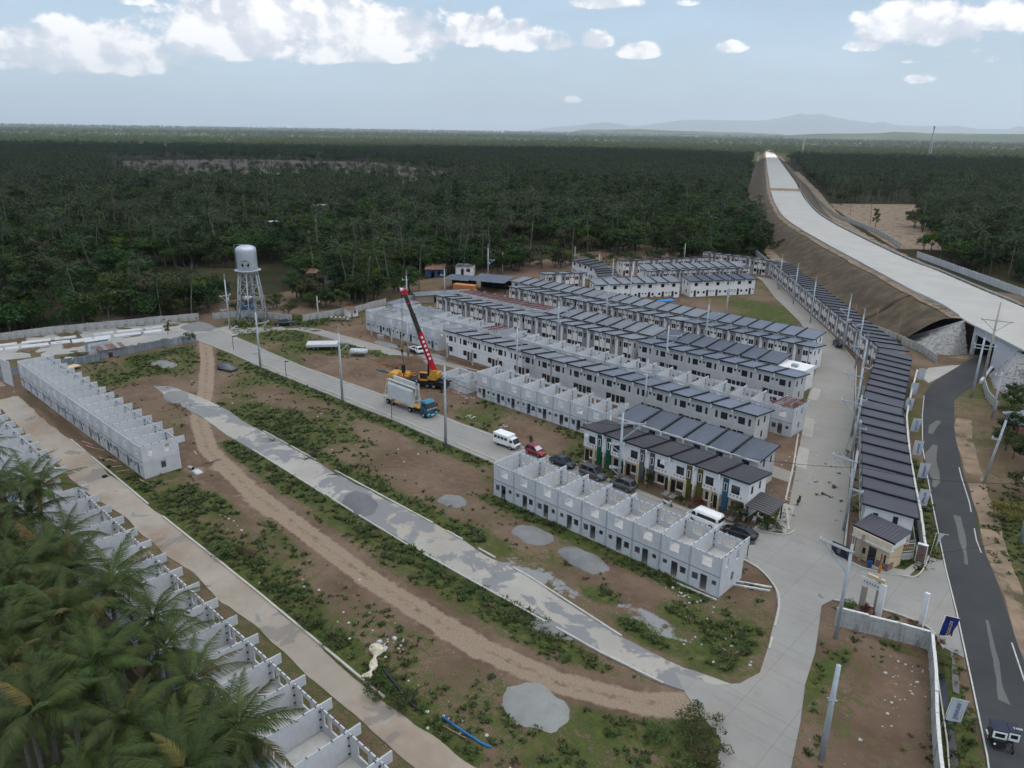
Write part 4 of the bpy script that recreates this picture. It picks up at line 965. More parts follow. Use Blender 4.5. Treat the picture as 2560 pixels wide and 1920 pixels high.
def rows():
    lk = ['green panel at right corner', 'green panel behind the steel pole', 'grey panel at right', 'grey panel at left', 'olive panel at right', 'olive panel at left', 'blue panel beside the carport']
    row('brown-roofed terrace', -66.2, 88.45, 7, 3.96, 'town', 'roof_brown', 'white', look=['white house with '+q for q in lk], group='brown-roofed terrace by the parked cars')
    row('terrace behind the brown roofs', -65.6, 97.2, 6, 4.05, 'gutter', 'roof_slate', 'grey', 'B', look='slate-roofed house', group='slate-roofed terrace')
    row('first terrace by the crane', -126.2, 112.8, 8, 4.0, 'plain', 'roof_grey', 'white', walls=['white']*6+['grey']*2, look='grey-roofed white house', group='terrace facing the crane')
    row('blue-roofed raw terrace behind the shells', -93.9, 112.8, 11, 4.05, 'plain', 'roof_blue', 'grey', roofs=['roof_grey']*3+['roof_blue']*8, look='unpainted house', group='raw grey terrace with blue roofs')
    row('far left second street terrace', -157, 136.9, 8, 4.0, 'strip', 'roof_grey', 'offwhite', look='rust-striped white house', group='left terrace of the second street')
    row('middle second street terrace', -124.2, 137.8, 8, 4.1, 'strip', 'roof_grey', 'white', look='tan-striped white house', group='middle terrace of the second street')
    row('right second street terrace', -89.4, 137.6, 9, 4.0, 'plain', 'roof_blue', 'grey', look='grey house with dark openings', group='right terrace of the second street')
    row('terrace backing the middle second street', -123.6, 145.9, 8, 4.05, 'plain', 'roof_grey', 'white', 'B', look='low-seen house', group='terrace backing the middle second street')
    row('terrace backing the right second street', -89.2, 145.8, 7, 4.05, 'plain', 'roof_slate', 'white', 'B', look='slate-roofed house', group='terrace backing the right second street')
    row('left third street terrace', -151.5, 161.0, 6, 4.05, 'strip', 'roof_grey', 'offwhite', look='striped house', group='left terrace of the third street')
    row('middle third street terrace', -126.0, 161.2, 8, 4.1, 'strip', 'roof_grey', 'offwhite', look='striped house', group='middle terrace of the third street')
    row('right third street terrace', -92.0, 161.4, 8, 4.05, 'strip', 'roof_blue', 'white', look='grey-striped house', group='right terrace of the third street')
    row('left row behind the third street', -159, 170.0, 8, 4.0, 'plain', 'roof_grey', 'white', 'B', look='grey-roofed house', group='left row behind the third street')
    row('middle row behind the third street', -126, 170.2, 8, 4.05, 'plain', 'roof_grey', 'white', 'B', look='grey-roofed house', group='middle row behind the third street')
    row('right row behind the third street', -92, 170.6, 7, 4.1, 'plain', 'roof_blue', 'white', 'B', look='blue-roofed house', group='right row behind the third street')
    a = math.atan2(.853, .522); tn = lambda t, n: (t*.522+n*.853, t*.853-n*.522)
    row('terrace left of the vacant lot', *tn(86.2, -213.4), 7, 4.08, 'plain', 'roof_grey', 'white', 'B', a, look='white house back', group='angled terrace left of the vacant lot')
    row('terrace behind the vacant lot', *tn(118.4, -213.0), 6, 3.9, 'plain', 'roof_slate', 'white', 'B', a, look='white house back', group='angled terrace behind the vacant lot')
    row('angled terrace by the forest, near side', *tn(111.5, -229.2), 10, 3.8, 'strip', 'roof_grey', 'offwhite', 'F', a, look='striped house', group='angled terrace by the forest, near side')
    row('angled terrace by the forest, far side', *tn(113.5, -236.0), 10, 3.85, 'plain', 'roof_grey', 'white', 'B', a, look='grey-roofed house', group='angled terrace by the forest, far side')
    row('dark-roofed row along the forest edge', *tn(111.5, -251.0), 9, 4.1, 'strip', 'roof_brown', 'offwhite', 'F', a+.035, look='striped house', group='dark-roofed row along the forest edge')
    row('topmost terrace at the end of the side street', -147.0, 267.4, 7, 4.0, 'strip', 'roof_grey', 'offwhite', look='striped house', group='topmost terrace at the end of the side street')
    row('short row at the forest corner', -157.5, 184.6, 3, 4.6, 'strip', 'roof_grey', 'offwhite', 'F', a, look='striped house', group='short row at the forest corner')
    row('dark-roofed corner row', -172.0, 216.4, 4, 4.0, 'plain', 'roof_brown', 'white', 'B', math.atan2(-6.6, 15.7), look='white house back', group='dark-roofed corner row')
    row('dark stepped corner row', -155.8, 208.8, 4, 3.9, 'plain', 'roof_brown', 'white', 'B', math.atan2(-11, 10.2), look='white house back', group='dark stepped corner row')
    d1 = math.atan2(-.807, .59)
    row('long dark-roofed row beside the expressway', -118.7, 267.6, 29, 4.06, 'strip', 'roof_dark', 'offwhite', 'F', d1, look='dark-roofed house', group='long dark-roofed row beside the expressway')
    row('upper dark-roofed row along the country road', -48.2, 170.3, 9, 4.05, 'strip', 'roof_dark', 'white', 'F', math.atan2(-.97, .243), look='dark-roofed house', group='upper dark-roofed row along the country road')
    row('lower dark-roofed row behind the guard house', -39.0, 133.2, 10, 4.22, 'strip', 'roof_dark', 'white', 'F', math.atan2(-.943, .332), look='dark-roofed house', group='lower dark-roofed row behind the guard house')

# ---------------------------------------------------------------- unroofed precast shells
LOW = [(.42, 1.05, 1.18, 1.95), (1.5, .08, 2.36, 2.15), (2.95, 1.35, 3.52, 1.95)]
UPP = [(1.5, 3.45, 2.75, 4.6)]
BKL = [(.5, .95, 1.6, 2.0), (2.2, .08, 3.05, 2.15)]
BKU = [(.55, 3.5, 1.05, 4.6), (1.5, 3.5, 2.8, 4.6)]
def shell_proto(W, mir, end, storeys=2, truss=None, floor=True):
    key = ('shell', round(W, 2), mir, end, storeys, truss)
    if key in _cache: return _cache[key]
    D = 5.5; T = .12; fx = (lambda hs: [(W-h[2], h[1], W-h[0], h[3]) for h in hs]) if mir else (lambda hs: hs)
    root = bpy.data.objects.new('house_shell', None); root.empty_display_size = .3
    def part(name, mb): o = bpy.data.objects.new(name, mb.mesh(name)); o.parent = root; KIDS.setdefault(root.name, []).append(o); return o
    pc, pi = M['precast'], M['precast_in']
    part('floor_slab', MB().box(.06, .06, -.1, W-.06, D-.06, .1, M['walk']))
    part('wall_panel', MB().panel(T, 0, W-T, 2.58, fx(LOW), 0, T, pc)); part('wall_panel', MB().panel(T, 0, W-T, 2.58, fx(BKL), D-T, T, pc))
    def party(x, hs1=(), hs2=()):
        part('party_wall', MB().panel(0, 0, D, 2.60, list(hs1), x, T, pc, axis='y'))
        if storeys == 2: part('party_wall', MB().panel(0, 2.63, D, 5.22, list(hs2), x, T, pc, axis='y').panel(D, 4.2, D+1.05, 5.22, [], x, T, pc, axis='y'))
    party(W-T/2 if 'R' not in end else W-T, [(2.6, .95, 3.3, 2.1)] if 'R' in end else (), [(1.0, 3.45, 1.6, 4.6), (3.4, 3.45, 4.1, 4.6)] if 'R' in end else ())
    if 'L' in end: party(0)
    if storeys == 2:
        part('floor_slab', MB().box(T, T, 2.50, W-T, D-T, 2.64, pi))
        part('wall_panel', MB().panel(T, 2.62, W-T, 5.02, fx(UPP), 0, T, pc)); part('wall_panel', MB().panel(T, 2.62, W-T, 5.02, fx(BKU), D-T, T, pc))
    # black steel plates bolted along the joints
    jb = MB(); jm = M['joint']
    for z in ((.5, 1.4, 2.2)+((3.0, 3.8, 4.6) if storeys == 2 else ())):
        jb.box(.10, D-.30, z, .18, D-.12, z+.13, jm); jb.box(W-.26, D-.30, z, W-.05, D-.12, z+.13, jm)
    for k in range(5):
        if storeys == 2:
            x = .45+k*(W-.9)/4; jb.box(x-.05, -.015, 4.97, x+.05, .02, 5.06, jm).box(x-.05, D-.15, 4.97, x+.05, D-.0, 5.06, jm)
            y = .5+k*(D-1)/4; jb.box(W-.09, y-.05, 5.16, W+.09, y+.05, 5.25, jm); jb.box(W-.22, y-.06, 2.66, W-.06, y+.06, 2.78, jm)
    jb.box(0, -.02, 2.57, W, 0, 2.63, jm) if storeys == 2 else None
    jb.box(W-.09, -.03, 0, W+.0, 0, 5.0 if storeys == 2 else 2.55, M['steel'])
    tag(part('joint_plates', jb), kind='stuff')
    if truss:
        tm = M[truss]; tb = MB(); z = 5.22
        for x in (.15, W/2, W-.15): tb.bar((x, -.3, z+.25), (x, D+.3, z-.05), .10, .16, tm)
        for k in range(7): y = -.1+k*(D+.2)/6; tb.bar((-.02, y, z+.32-.05*k), (W+.02, y, z+.32-.05*k), .10, .08, tm)
        part('roof_truss', tb)
    _cache[key] = root; return root
def shells(desc, x0, y0, n, W=4.0, storeys=2, look='shell', truss=None, group=None, skip=(), ends='LR'):
    for i in range(n):
        if i in skip: continue
        e = ('L' if i == 0 or i-1 in skip else '')+('R' if i == n-1 or i+1 in skip else '')
        tr = truss(i) if callable(truss) else truss
        r = copy_tree(shell_proto(W, i % 2 == 1, e, storeys, tr), (x0+i*W, y0, 0), 0, f'{look}, {ordn(i, n)} in {desc}', group or desc); r['category'] = 'house shell'
def all_shells():
    shells('the row facing the parked cars', -67.9, 69.42, 9, 3.98, look='roofless concrete shell', group='roofless shells facing the parked cars')
    shells('the row beside the brown roofs', -99.8, 97.1, 8, 3.92, look='roofless concrete shell', group='roofless shells beside the brown-roofed terrace')
    shells('the pair of shells behind the crane', -110.2, 96.6, 2, 3.95, 1, look='one-storey concrete shell', group='single-storey shells behind the crane')
    shells('the far-left row beyond the dirt track', -168.3, 36.5, 15, 4.0, look='roofless concrete shell', group='far-left row of roofless shells')
    shells('the near row beside the palms', -148.9, 20.3, 29, 4.0, look='open-topped concrete shell', group='near row of shells beside the palms', skip=(10, 11))
    shells('the row behind the blue-roofed terrace', -122.5, 121.3, 19, 4.0, look='open shell', truss=lambda i: 'steel_red' if i in (0, 18) else ('steel' if i == 1 else None), group='shells behind the blue-roofed terrace')
    shells('the pale row behind the hoist hook', -157.5, 112.9, 7, 4.05, look='pale open shell', truss=lambda i: 'steel' if i in (1,) else None, group='pale shells behind the crane hook')
    shells('the second pale row behind it', -157.0, 121.4, 8, 4.0, look='pale open shell', truss=lambda i: 'steel' if i in (2, 3) else None, group='second row of pale shells')
    shells('the red-trussed row', -157, 145.9, 8, 4.0, look='shell with red roof trusses', truss='steel_red', group='shells with red roof trusses')
rows(); all_shells()
# ---------------------------------------------------------------- vegetation
def frond_mesh(name, L, rise, droop, pairs, mat_, seed, segs=2, wide=.055, hang=.35):
    r_ = random.Random(seed); mb = MB(); N = 9
    twist = r_.uniform(-.25, .25)
    def rp(t): return Vector((L*(t-.12*t*t*droop), twist*L*.35*t*t, L*(rise*t-droop*.55*t*t)))
    mb.tube([rp(i/N) for i in range(N+1)], [.05*(1-.85*i/N)+.006 for i in range(N+1)], 3, mat_, cap=False)
    for i in range(pairs):
        t = .14+.84*(i+.5)/pairs; p = rp(t); tg = (rp(min(1, t+.03))-rp(t-.03)).normalized()
        side = tg.cross(Vector((0, 0, 1))).normalized(); up = side.cross(tg)
        ll = L*.21*math.sin(math.pi*min(1, .16+.84*t)**.8)*r_.uniform(.85, 1.12)+.10
        for sg in (-1, 1):
            if r_.random() < .05: continue
            d = (tg*.62+side*sg*.80+up*r_.uniform(-.05, .22)-Vector((0, 0, hang*.35))).normalized(); q = p.copy(); w = tg.cross(d).cross(d); w = w.normalized()*wide
            vs = [q-w*.5, q+w*.5]; fs = []
            for s in range(1, segs+1):
                d = (d-Vector((0, 0, hang*r_.uniform(.7, 1.3)*(1.0 if segs > 1 else .6)))).normalized(); q = q+d*(ll/segs); k = 1-.86*(s/segs)**2
                vs += [q-w*.5*k, q+w*.5*k]; n = len(vs); fs.append((n-4, n-3, n-1, n-2))
            mb.add(vs, fs, mat_)
    return mb.mesh(name)
def crown_layout(n, r_):
    out = []
    for i in range(n):
        f = (i+.5)/n; out.append((i*2.39996+r_.uniform(-.25, .25), R(72)-R(112)*f**.9+r_.uniform(-.08, .08), r_.uniform(.86, 1.08)*(.75+.35*math.sin(math.pi*min(1, f*1.2)))))
    return out
def palm_trunk(h, lean, r0, r1, n, name='trunk'):
    P = [Vector((lean[0]*(t**1.7), lean[1]*(t**1.7), h*t)) for t in [k/6 for k in range(7)]]
    return MB().tube([(0, 0, -.4)]+P, [r0*1.6]+[r0+(r1-r0)*k/6 for k in range(7)], n, M['bark']).mesh(name), P[-1]
def joined_crown(name, nf, L, pairs, seed, mat_):
    r_ = random.Random(seed); mb = MB(); fm = [frond_mesh('tmp', L, .10, d, pairs, mat_, seed*7+i, 1, .13, .5) for i, d in enumerate((.55, .85, 1.1))]
    data = [([v.co.copy() for v in q.vertices], [tuple(p.vertices) for p in q.polygons]) for q in fm]
    for q in fm: bpy.data.meshes.remove(q)
    for az, el, sc in crown_layout(nf, r_):
        v, f = data[r_.randrange(3)]; tf = Matrix.Rotation(az, 4, 'Z') @ Matrix.Rotation(-el, 4, 'Y') @ Matrix.Scale(sc, 4); mb.add([tf @ c for c in v], f, mat_)
    return mb
def broad_crown(kind, seed, mat_='leaf'):
    """leaf-sized faces gathered in clumps through the volume of the crown; returns crown MB, trunk MB"""
    r_ = random.Random(seed); mb = MB(); tb = MB(); cl = []
    h, w = dict(round=(9, 4.2), umbrella=(11, 7.5), tall=(13, 3.4), low=(6, 4.0), sparse=(10, 4.0))[kind]
    th = h*(.34 if kind != 'umbrella' else .55)
    for k in range(dict(round=22, umbrella=34, tall=22, low=16, sparse=13)[kind]):
        a = r_.uniform(0, 6.28); rr = w*math.sqrt(r_.random())*.85
        if kind == 'umbrella': z = h*.80+r_.uniform(-.9, 1.0)-(rr/w)**2*1.6
        elif kind == 'tall': z = th+(h-th)*r_.random(); rr *= 1-.5*abs((z-th)/(h-th)-.35)
        else: z = th+(h-th)*(.12+.8*math.sqrt(max(0, 1-(rr/w)**2))*r_.uniform(.35, 1.05))
        cl.append((Vector((rr*math.cos(a), rr*math.sin(a), z)), r_.uniform(.22, .36)*w*(.62 if kind == 'umbrella' else 1)))
    top = Vector((r_.uniform(-.4, .4), r_.uniform(-.4, .4), th*1.15))
    tb.tube([(0, 0, -.4), (top.x*.4, top.y*.4, th*.5), top], [.30, .22, .15], 6, M['bark2'])
    for c, cr in cl[:9 if kind != 'sparse' else 13]: tb.tube([top*.85, top.lerp(c, .55)+Vector((0, 0, -.2)), c], [.12, .07, .03], 4, M['bark2'])
    per = dict(round=62, umbrella=52, tall=52, low=62, sparse=40)[kind]
    for c, cr in cl:
        for i in range(per):
            d = Vector((r_.gauss(0, 1), r_.gauss(0, 1), r_.gauss(0, 1)))
            if d.length < 1e-3: continue
            d.normalize(); rad = cr*r_.random()**.34; p = c+Vector((d.x*rad, d.y*rad, d.z*rad*.72))
            nrm = (d*.7+Vector((r_.gauss(0, .6), r_.gauss(0, .6), r_.gauss(.5, .5)))).normalized(); x = nrm.orthogonal().normalized(); x.rotate(Matrix.Rotation(r_.uniform(0, 6.28), 3, nrm)); y = nrm.cross(x); s = r_.uniform(.16, .34)*(1.15 if kind != 'low' else .8)
            mb.add([p-x*s*1.2, p-y*s*.6, p+x*s*1.2, p+y*s*.6], [(0, 1, 2, 3)], M[mat_])
    return mb, tb

def project(x, y, z):
    d = np.stack([x, y, z-50.0], -1); w = d @ np.array(FW); return 1280+FPX*(d @ np.array(RT))/w, 960+FPX*(d @ np.array(DN))/w, w

def foreground_palms():
    fm = [frond_mesh('frond', 5.0, .12+.06*k, .55+.14*k, 46, M['frond'], 100+k, 2, .062, .36) for k in range(5)]
    nut = MB(); r_ = random.Random(5)
    for k in range(9): a = k*.7; c = (.28*math.cos(a), .28*math.sin(a), -.25-.12*(k % 3)); nut.lathe(c, [(.0, -.14), (.1, -.1), (.13, 0), (.09, .1), (.0, .14)], 6, M['leafyel'])
    nutm = nut.mesh('coconut_cluster'); P = []
    for i, b in enumerate((17.4, 12.8, 8.2, 3.2)):
        for k in range(15):
            a = -98+4.55*k+2.2*(i % 2)
            lim = -34.5-(17.5-b)*.2
            if a > lim: continue
            P.append((a+r_.uniform(-1.3, 1.3), b+r_.uniform(-1.1, .9)))
    P += [(-108.5, 17.6), (-104.0, 15.2), (-33.5, 13.6), (-115, 16)]
    P.sort(key=lambda p: p[0])
    for n, (a, b) in enumerate(P):
        h = r_.uniform(11.2, 14.2) - (1.5 if b > 15.5 else 0); px, py, _ = project(np.array([a]), np.array([b]), np.array([h]))
        if px[0] < -160 or py[0] > 2120: continue
        t = thing('coconut_palm', '', 'palm tree', (a, b, -.2), r_.uniform(0, 6.28), 'coconut palms massed below the near shells')
        where = 'leftmost part' if px[0] < 170 else 'middle part' if px[0] < 420 else 'right edge'
        t['label'] = f'large coconut palm in the {where} of the dense palm mass at bottom left'
        tm, top = palm_trunk(h, (r_.uniform(-1.2, 1.2), r_.uniform(-1.2, 1.2)), .19, .13, 7); link('trunk', tm, t)
        for k, (az, el, sc) in enumerate(crown_layout(r_.randint(19, 23), r_)):
            m_ = fm[r_.randrange(5)]; link('frond', m_, t, top+Vector((0, 0, .1)), rot=(Matrix.Rotation(az, 3, 'Z') @ Matrix.Rotation(-el*.92, 3, 'Y')).to_euler(), scl=sc*r_.uniform(.90, 1.08))
        if r_.random() < .7: link('coconut_cluster', nutm, t, top)

def stuff_points(name, x, y, z, rot, scl, idx, coll, label, tilt=None):
    """one object of many plants: a vertex per plant, geometry nodes set the plants on the vertices"""
    me = bpy.data.meshes.new(name); n = len(x); me.vertices.add(n); me.vertices.foreach_set('co', np.stack([x, y, z], -1).astype(np.float32).ravel())
    for k, v in (('turn', rot), ('size', scl)): a = me.attributes.new(k, 'FLOAT', 'POINT'); a.data.foreach_set('value', np.asarray(v, np.float32))
    a = me.attributes.new('pick', 'INT', 'POINT'); a.data.foreach_set('value', np.asarray(idx, np.int32))
    o = link(name, me); tag(o, label, None, None, 'stuff')
    ng = bpy.data.node_groups.new(name, 'GeometryNodeTree'); ng.interface.new_socket('Geometry', in_out='INPUT', socket_type='NodeSocketGeometry'); ng.interface.new_socket('Geometry', in_out='OUTPUT', socket_type='NodeSocketGeometry')
    N = ng.nodes; gi = N.new('NodeGroupInput'); go = N.new('NodeGroupOutput'); ip = N.new('GeometryNodeInstanceOnPoints'); ci = N.new('GeometryNodeCollectionInfo')
    ci.inputs['Collection'].default_value = coll; ci.inputs['Separate Children'].default_value = True; ci.inputs['Reset Children'].default_value = True
    def attr(k, ty): q = N.new('GeometryNodeInputNamedAttribute'); q.data_type = ty; q.inputs['Name'].default_value = k; return next(s for s in q.outputs if s.enabled and s.name == 'Attribute')
    cx = N.new('ShaderNodeCombineXYZ'); L = ng.links
    L.new(attr('turn', 'FLOAT'), cx.inputs['Z']); L.new(gi.outputs[0], ip.inputs['Points']); L.new(ci.outputs[0], ip.inputs['Instance']); ip.inputs['Pick Instance'].default_value = True
    L.new(attr('pick', 'INT'), ip.inputs['Instance Index']); L.new(cx.outputs[0], ip.inputs['Rotation']); L.new(attr('size', 'FLOAT'), ip.inputs['Scale']); L.new(ip.outputs[0], go.inputs[0])
    md = o.modifiers.new('plants', 'NODES'); md.node_group = ng
    return o
def coll_of(name, meshes):
    c = bpy.data.collections.new(name)
    for i, m_ in enumerate(meshes): c.objects.link(bpy.data.objects.new(f'{name}_{i:02d}', m_))
    return c

CLEAR = [(-1190, 395), (-690, 268), (-640, 330), (-700, 440), (-530, 495), (-560, 560), (-680, 640), (-1000, 740), (-1180, 600)]
FIELD = [(-215, 585), (-196, 552), (-146, 464), (-103, 380), (-92, 400), (-128, 470), (-170, 640), (-190, 660)]
def forest():
    # crowns and trunks shared by single trees and by the massed plantation
    pc = [(joined_crown('crown', 19, 4.6, 13, 30+k, M['frondfar']).mesh('crown'), *palm_trunk(h, ln, .19, .13, 5)) for k, (h, ln) in enumerate(((13, (1.5, .4)), (15.5, (-1.0, 1.2)), (11, (.4, -1.6)), (17, (2.2, 1.0))))]
    kinds = [('round', 'leaf'), ('umbrella', 'leaf'), ('tall', 'leaf'), ('low', 'leaf'), ('sparse', 'leaf'), ('round', 'leafbright'), ('round', 'leaf')]
    bc = []
    for k, (kd, ml) in enumerate(kinds): c, t_ = broad_crown(kd, 60+k, ml); bc.append((c.mesh('crown'), t_.mesh('trunk')))
    def joined(cm, tm, off):
        b = MB()
        for m_, o_ in ((cm, off), (tm, Vector())):
            for mt in m_.materials: b.mi(mt)
            base = len(b.v); b.v += [tuple(v.co+o_) for v in m_.vertices]
            for p in m_.polygons: b.f.append([base+i for i in p.vertices]); b.m.append(b.mats.index(m_.materials[p.material_index])); b.sm.append(False)
        return b.mesh('plant')
    palms_c = coll_of('palm_kinds', [joined(c, t_, top) for c, t_, top in pc]); broad_c = coll_of('tree_kinds', [joined(c, t_, Vector()) for c, t_ in bc])
    # scatter over the wedge the drone sees, denser near
    hc = [((a[0]+b[0])/2, (a[1]+b[1])/2) for a, b in zip(resample(HL, 40), resample(HRR, 40))]
    hcl = smooth_line([((a[0]+b[0])/2, (a[1]+b[1])/2) for a, b in zip(HL, HRR)], 3)
    A_, B_ = [], []
    for d0, d1, dens in ((95, 420, 1/24), (420, 900, 1/40), (900, 1800, 1/62), (1800, 3200, 1/170), (3200, 6500, 1/900), (6500, 11000, 1/3600)):
        ar = .5*R(81)*(d1*d1-d0*d0); n = int(ar*dens); d = np.sqrt(rng.uniform(d0*d0, d1*d1, n)); th = rng.uniform(R(-40.5), R(40.5), n)
        A_.append(FWD.x*d*np.cos(th)+RGT.x*d*np.sin(th)); B_.append(FWD.y*d*np.cos(th)+RGT.y*d*np.sin(th))
    x = np.concatenate(A_); y = np.concatenate(B_); d = np.hypot(x, y)
    ok = ~in_poly(x, y, ESTATE) & ~in_poly(x, y, FIELD)
    hd = pdist(x, y, hcl); ok &= hd > np.where(d > 700, 34, np.where((x+y*.0) < np.interp(y, [200, 370, 600, 1000, 2400], [-60, -155, -270, -440, -1116]), 31, 36))
    ok &= ~in_poly(x, y, [(-400, -60), (-214, 20), (-214, 34), (-150, 19.5), (-30, 19.5), (60, -40)])
    ok &= ~in_poly(x, y, [(-216, 160), (-198, 150), (-160, 170), (-165, 195), (-190, 196)])
    ok &= pdist(x, y, ASP_R) > 5.5
    inc = in_poly(x, y, CLEAR); ok &= ~inc | (rng.random(len(x)) < .085)
    gap = fbm(x, y, 60, 3); ok &= (gap < .66) | (d > 900)
    x, y, d, inc = x[ok], y[ok], d[ok], inc[ok]
    nz = fbm(x+300, y, 130, 3); pf = np.clip(np.interp(d, [150, 300, 600, 1000, 1500], [.10, .22, .45, .74, .88])+(nz-.5)*1.1, .04, .97); pf = np.where(inc, .93, pf)
    right = pdist(x, y, hcl) < 220; pf = np.where(right & (x > np.interp(y, [200, 600, 1000], [-40, -262, -430])) & (d < 500), .25, pf)
    isp = rng.random(len(x)) < pf; far = d > 2600
    for name, sel, base_h, single, coll, cat, lab, glab in (('coconut_palm', isp, 14.5, pc, palms_c, 'palm tree', 'slim coconut palm rising from the plantation beyond the estate', 'coconut palms of the plantation'), ('broadleaf_tree', ~isp, 9.0, bc, broad_c, 'tree', 'leafy tree in the dense wood beyond the estate', 'leafy trees of the wood')):
        X, Y, Dd, Fr = x[sel], y[sel], d[sel], far[sel]; n = len(X)
        sc = rng.uniform(.72, 1.15, n)*np.where(Dd > 3200, 1.5, 1.0)*np.where(Dd > 6500, 1.5, 1.0)
        if name != 'coconut_palm': sc *= np.interp(Dd, [150, 260, 400], [.78, .95, 1.1])
        rot = rng.uniform(0, 6.28, n)
        if name == 'coconut_palm': idx = rng.integers(0, 4, n)
        else: idx = rng.choice(7, n, p=[.27, .13, .12, .16, .09, .06, .17])
        px, py, w = project(X, Y, np.full(n, base_h*.7)); vis = (px > 5) & (px < 2555) & (py > 0) & (py < 1915) & (w > 0)
        size = np.where(vis, base_h*sc/Dd, 0); top = np.zeros(n, bool); top[np.argsort(-size)[:290]] = True
        for i in np.nonzero(top)[0]:
            k = int(idx[i]); s = float(sc[i]); loc = (float(X[i]), float(Y[i]), -.3)
            o = link(name, single[k][1], loc=loc, rz=float(rot[i]), scl=s); tag(o, lab, cat, glab)
            if k == 5 and name == 'broadleaf_tree': o['label'] = 'bright yellow-green leafy tree in the dense wood beyond the estate'; o['group'] = 'bright green trees of the wood'
            link('crown', single[k][0], o, single[k][2] if name == 'coconut_palm' else (0, 0, 0))
        r_ = ~top; stuff_points('palm_grove' if name == 'coconut_palm' else 'woods', X[r_], Y[r_], np.full(r_.sum(), -.3), rot[r_], sc[r_], idx[r_], coll, 'far coconut plantation' if name == 'coconut_palm' else 'far mixed woodland')
    struct(poly_sheet('clearing', CLEAR, -.15, M['clearing'])); struct(poly_sheet('field', [(-225, 600), (-206, 560), (-160, 472), (-110, 382), (-80, 400), (-120, 480), (-170, 660)], -.1, M['bank']))
    # lower growth thickening the forest edge and the roadside
    sh = [broad_crown('low', 90+k, q) for k, q in enumerate(('leaf', 'leaf', 'weed'))]; shm = [joined(c.mesh('crown'), t_.mesh('trunk'), Vector()) for c, t_ in sh]; sh_c = coll_of('shrub_kinds', shm)
    e = resample([(-222, 30), (-213, 50), (-206, 72), (-203, 86), (-186, 106), (-184, 128), (-186, 142), (-222, 178), (-198, 200), (-182, 230), (-158, 268), (-140, 345), (-200, 440), (-255, 545)], 2.4)
    ex = np.array([p[0] for p in e])+rng.normal(-4.0, 3.4, len(e)); ey = np.array([p[1] for p in e])+rng.normal(1, 3, len(e)); q = ~in_poly(ex, ey, ESTATE) & ~in_poly(ex, ey, [(-216, 160), (-198, 150), (-160, 170), (-165, 195), (-190, 196)]); ex, ey = ex[q], ey[q]; n = len(ex)
    stuff_points('undergrowth', ex, ey, np.full(n, -.3), rng.uniform(0, 6.28, n), rng.uniform(.35, .8, n), rng.integers(0, 3, n), sh_c, 'undergrowth along the forest edge')
    return bc, sh, pc
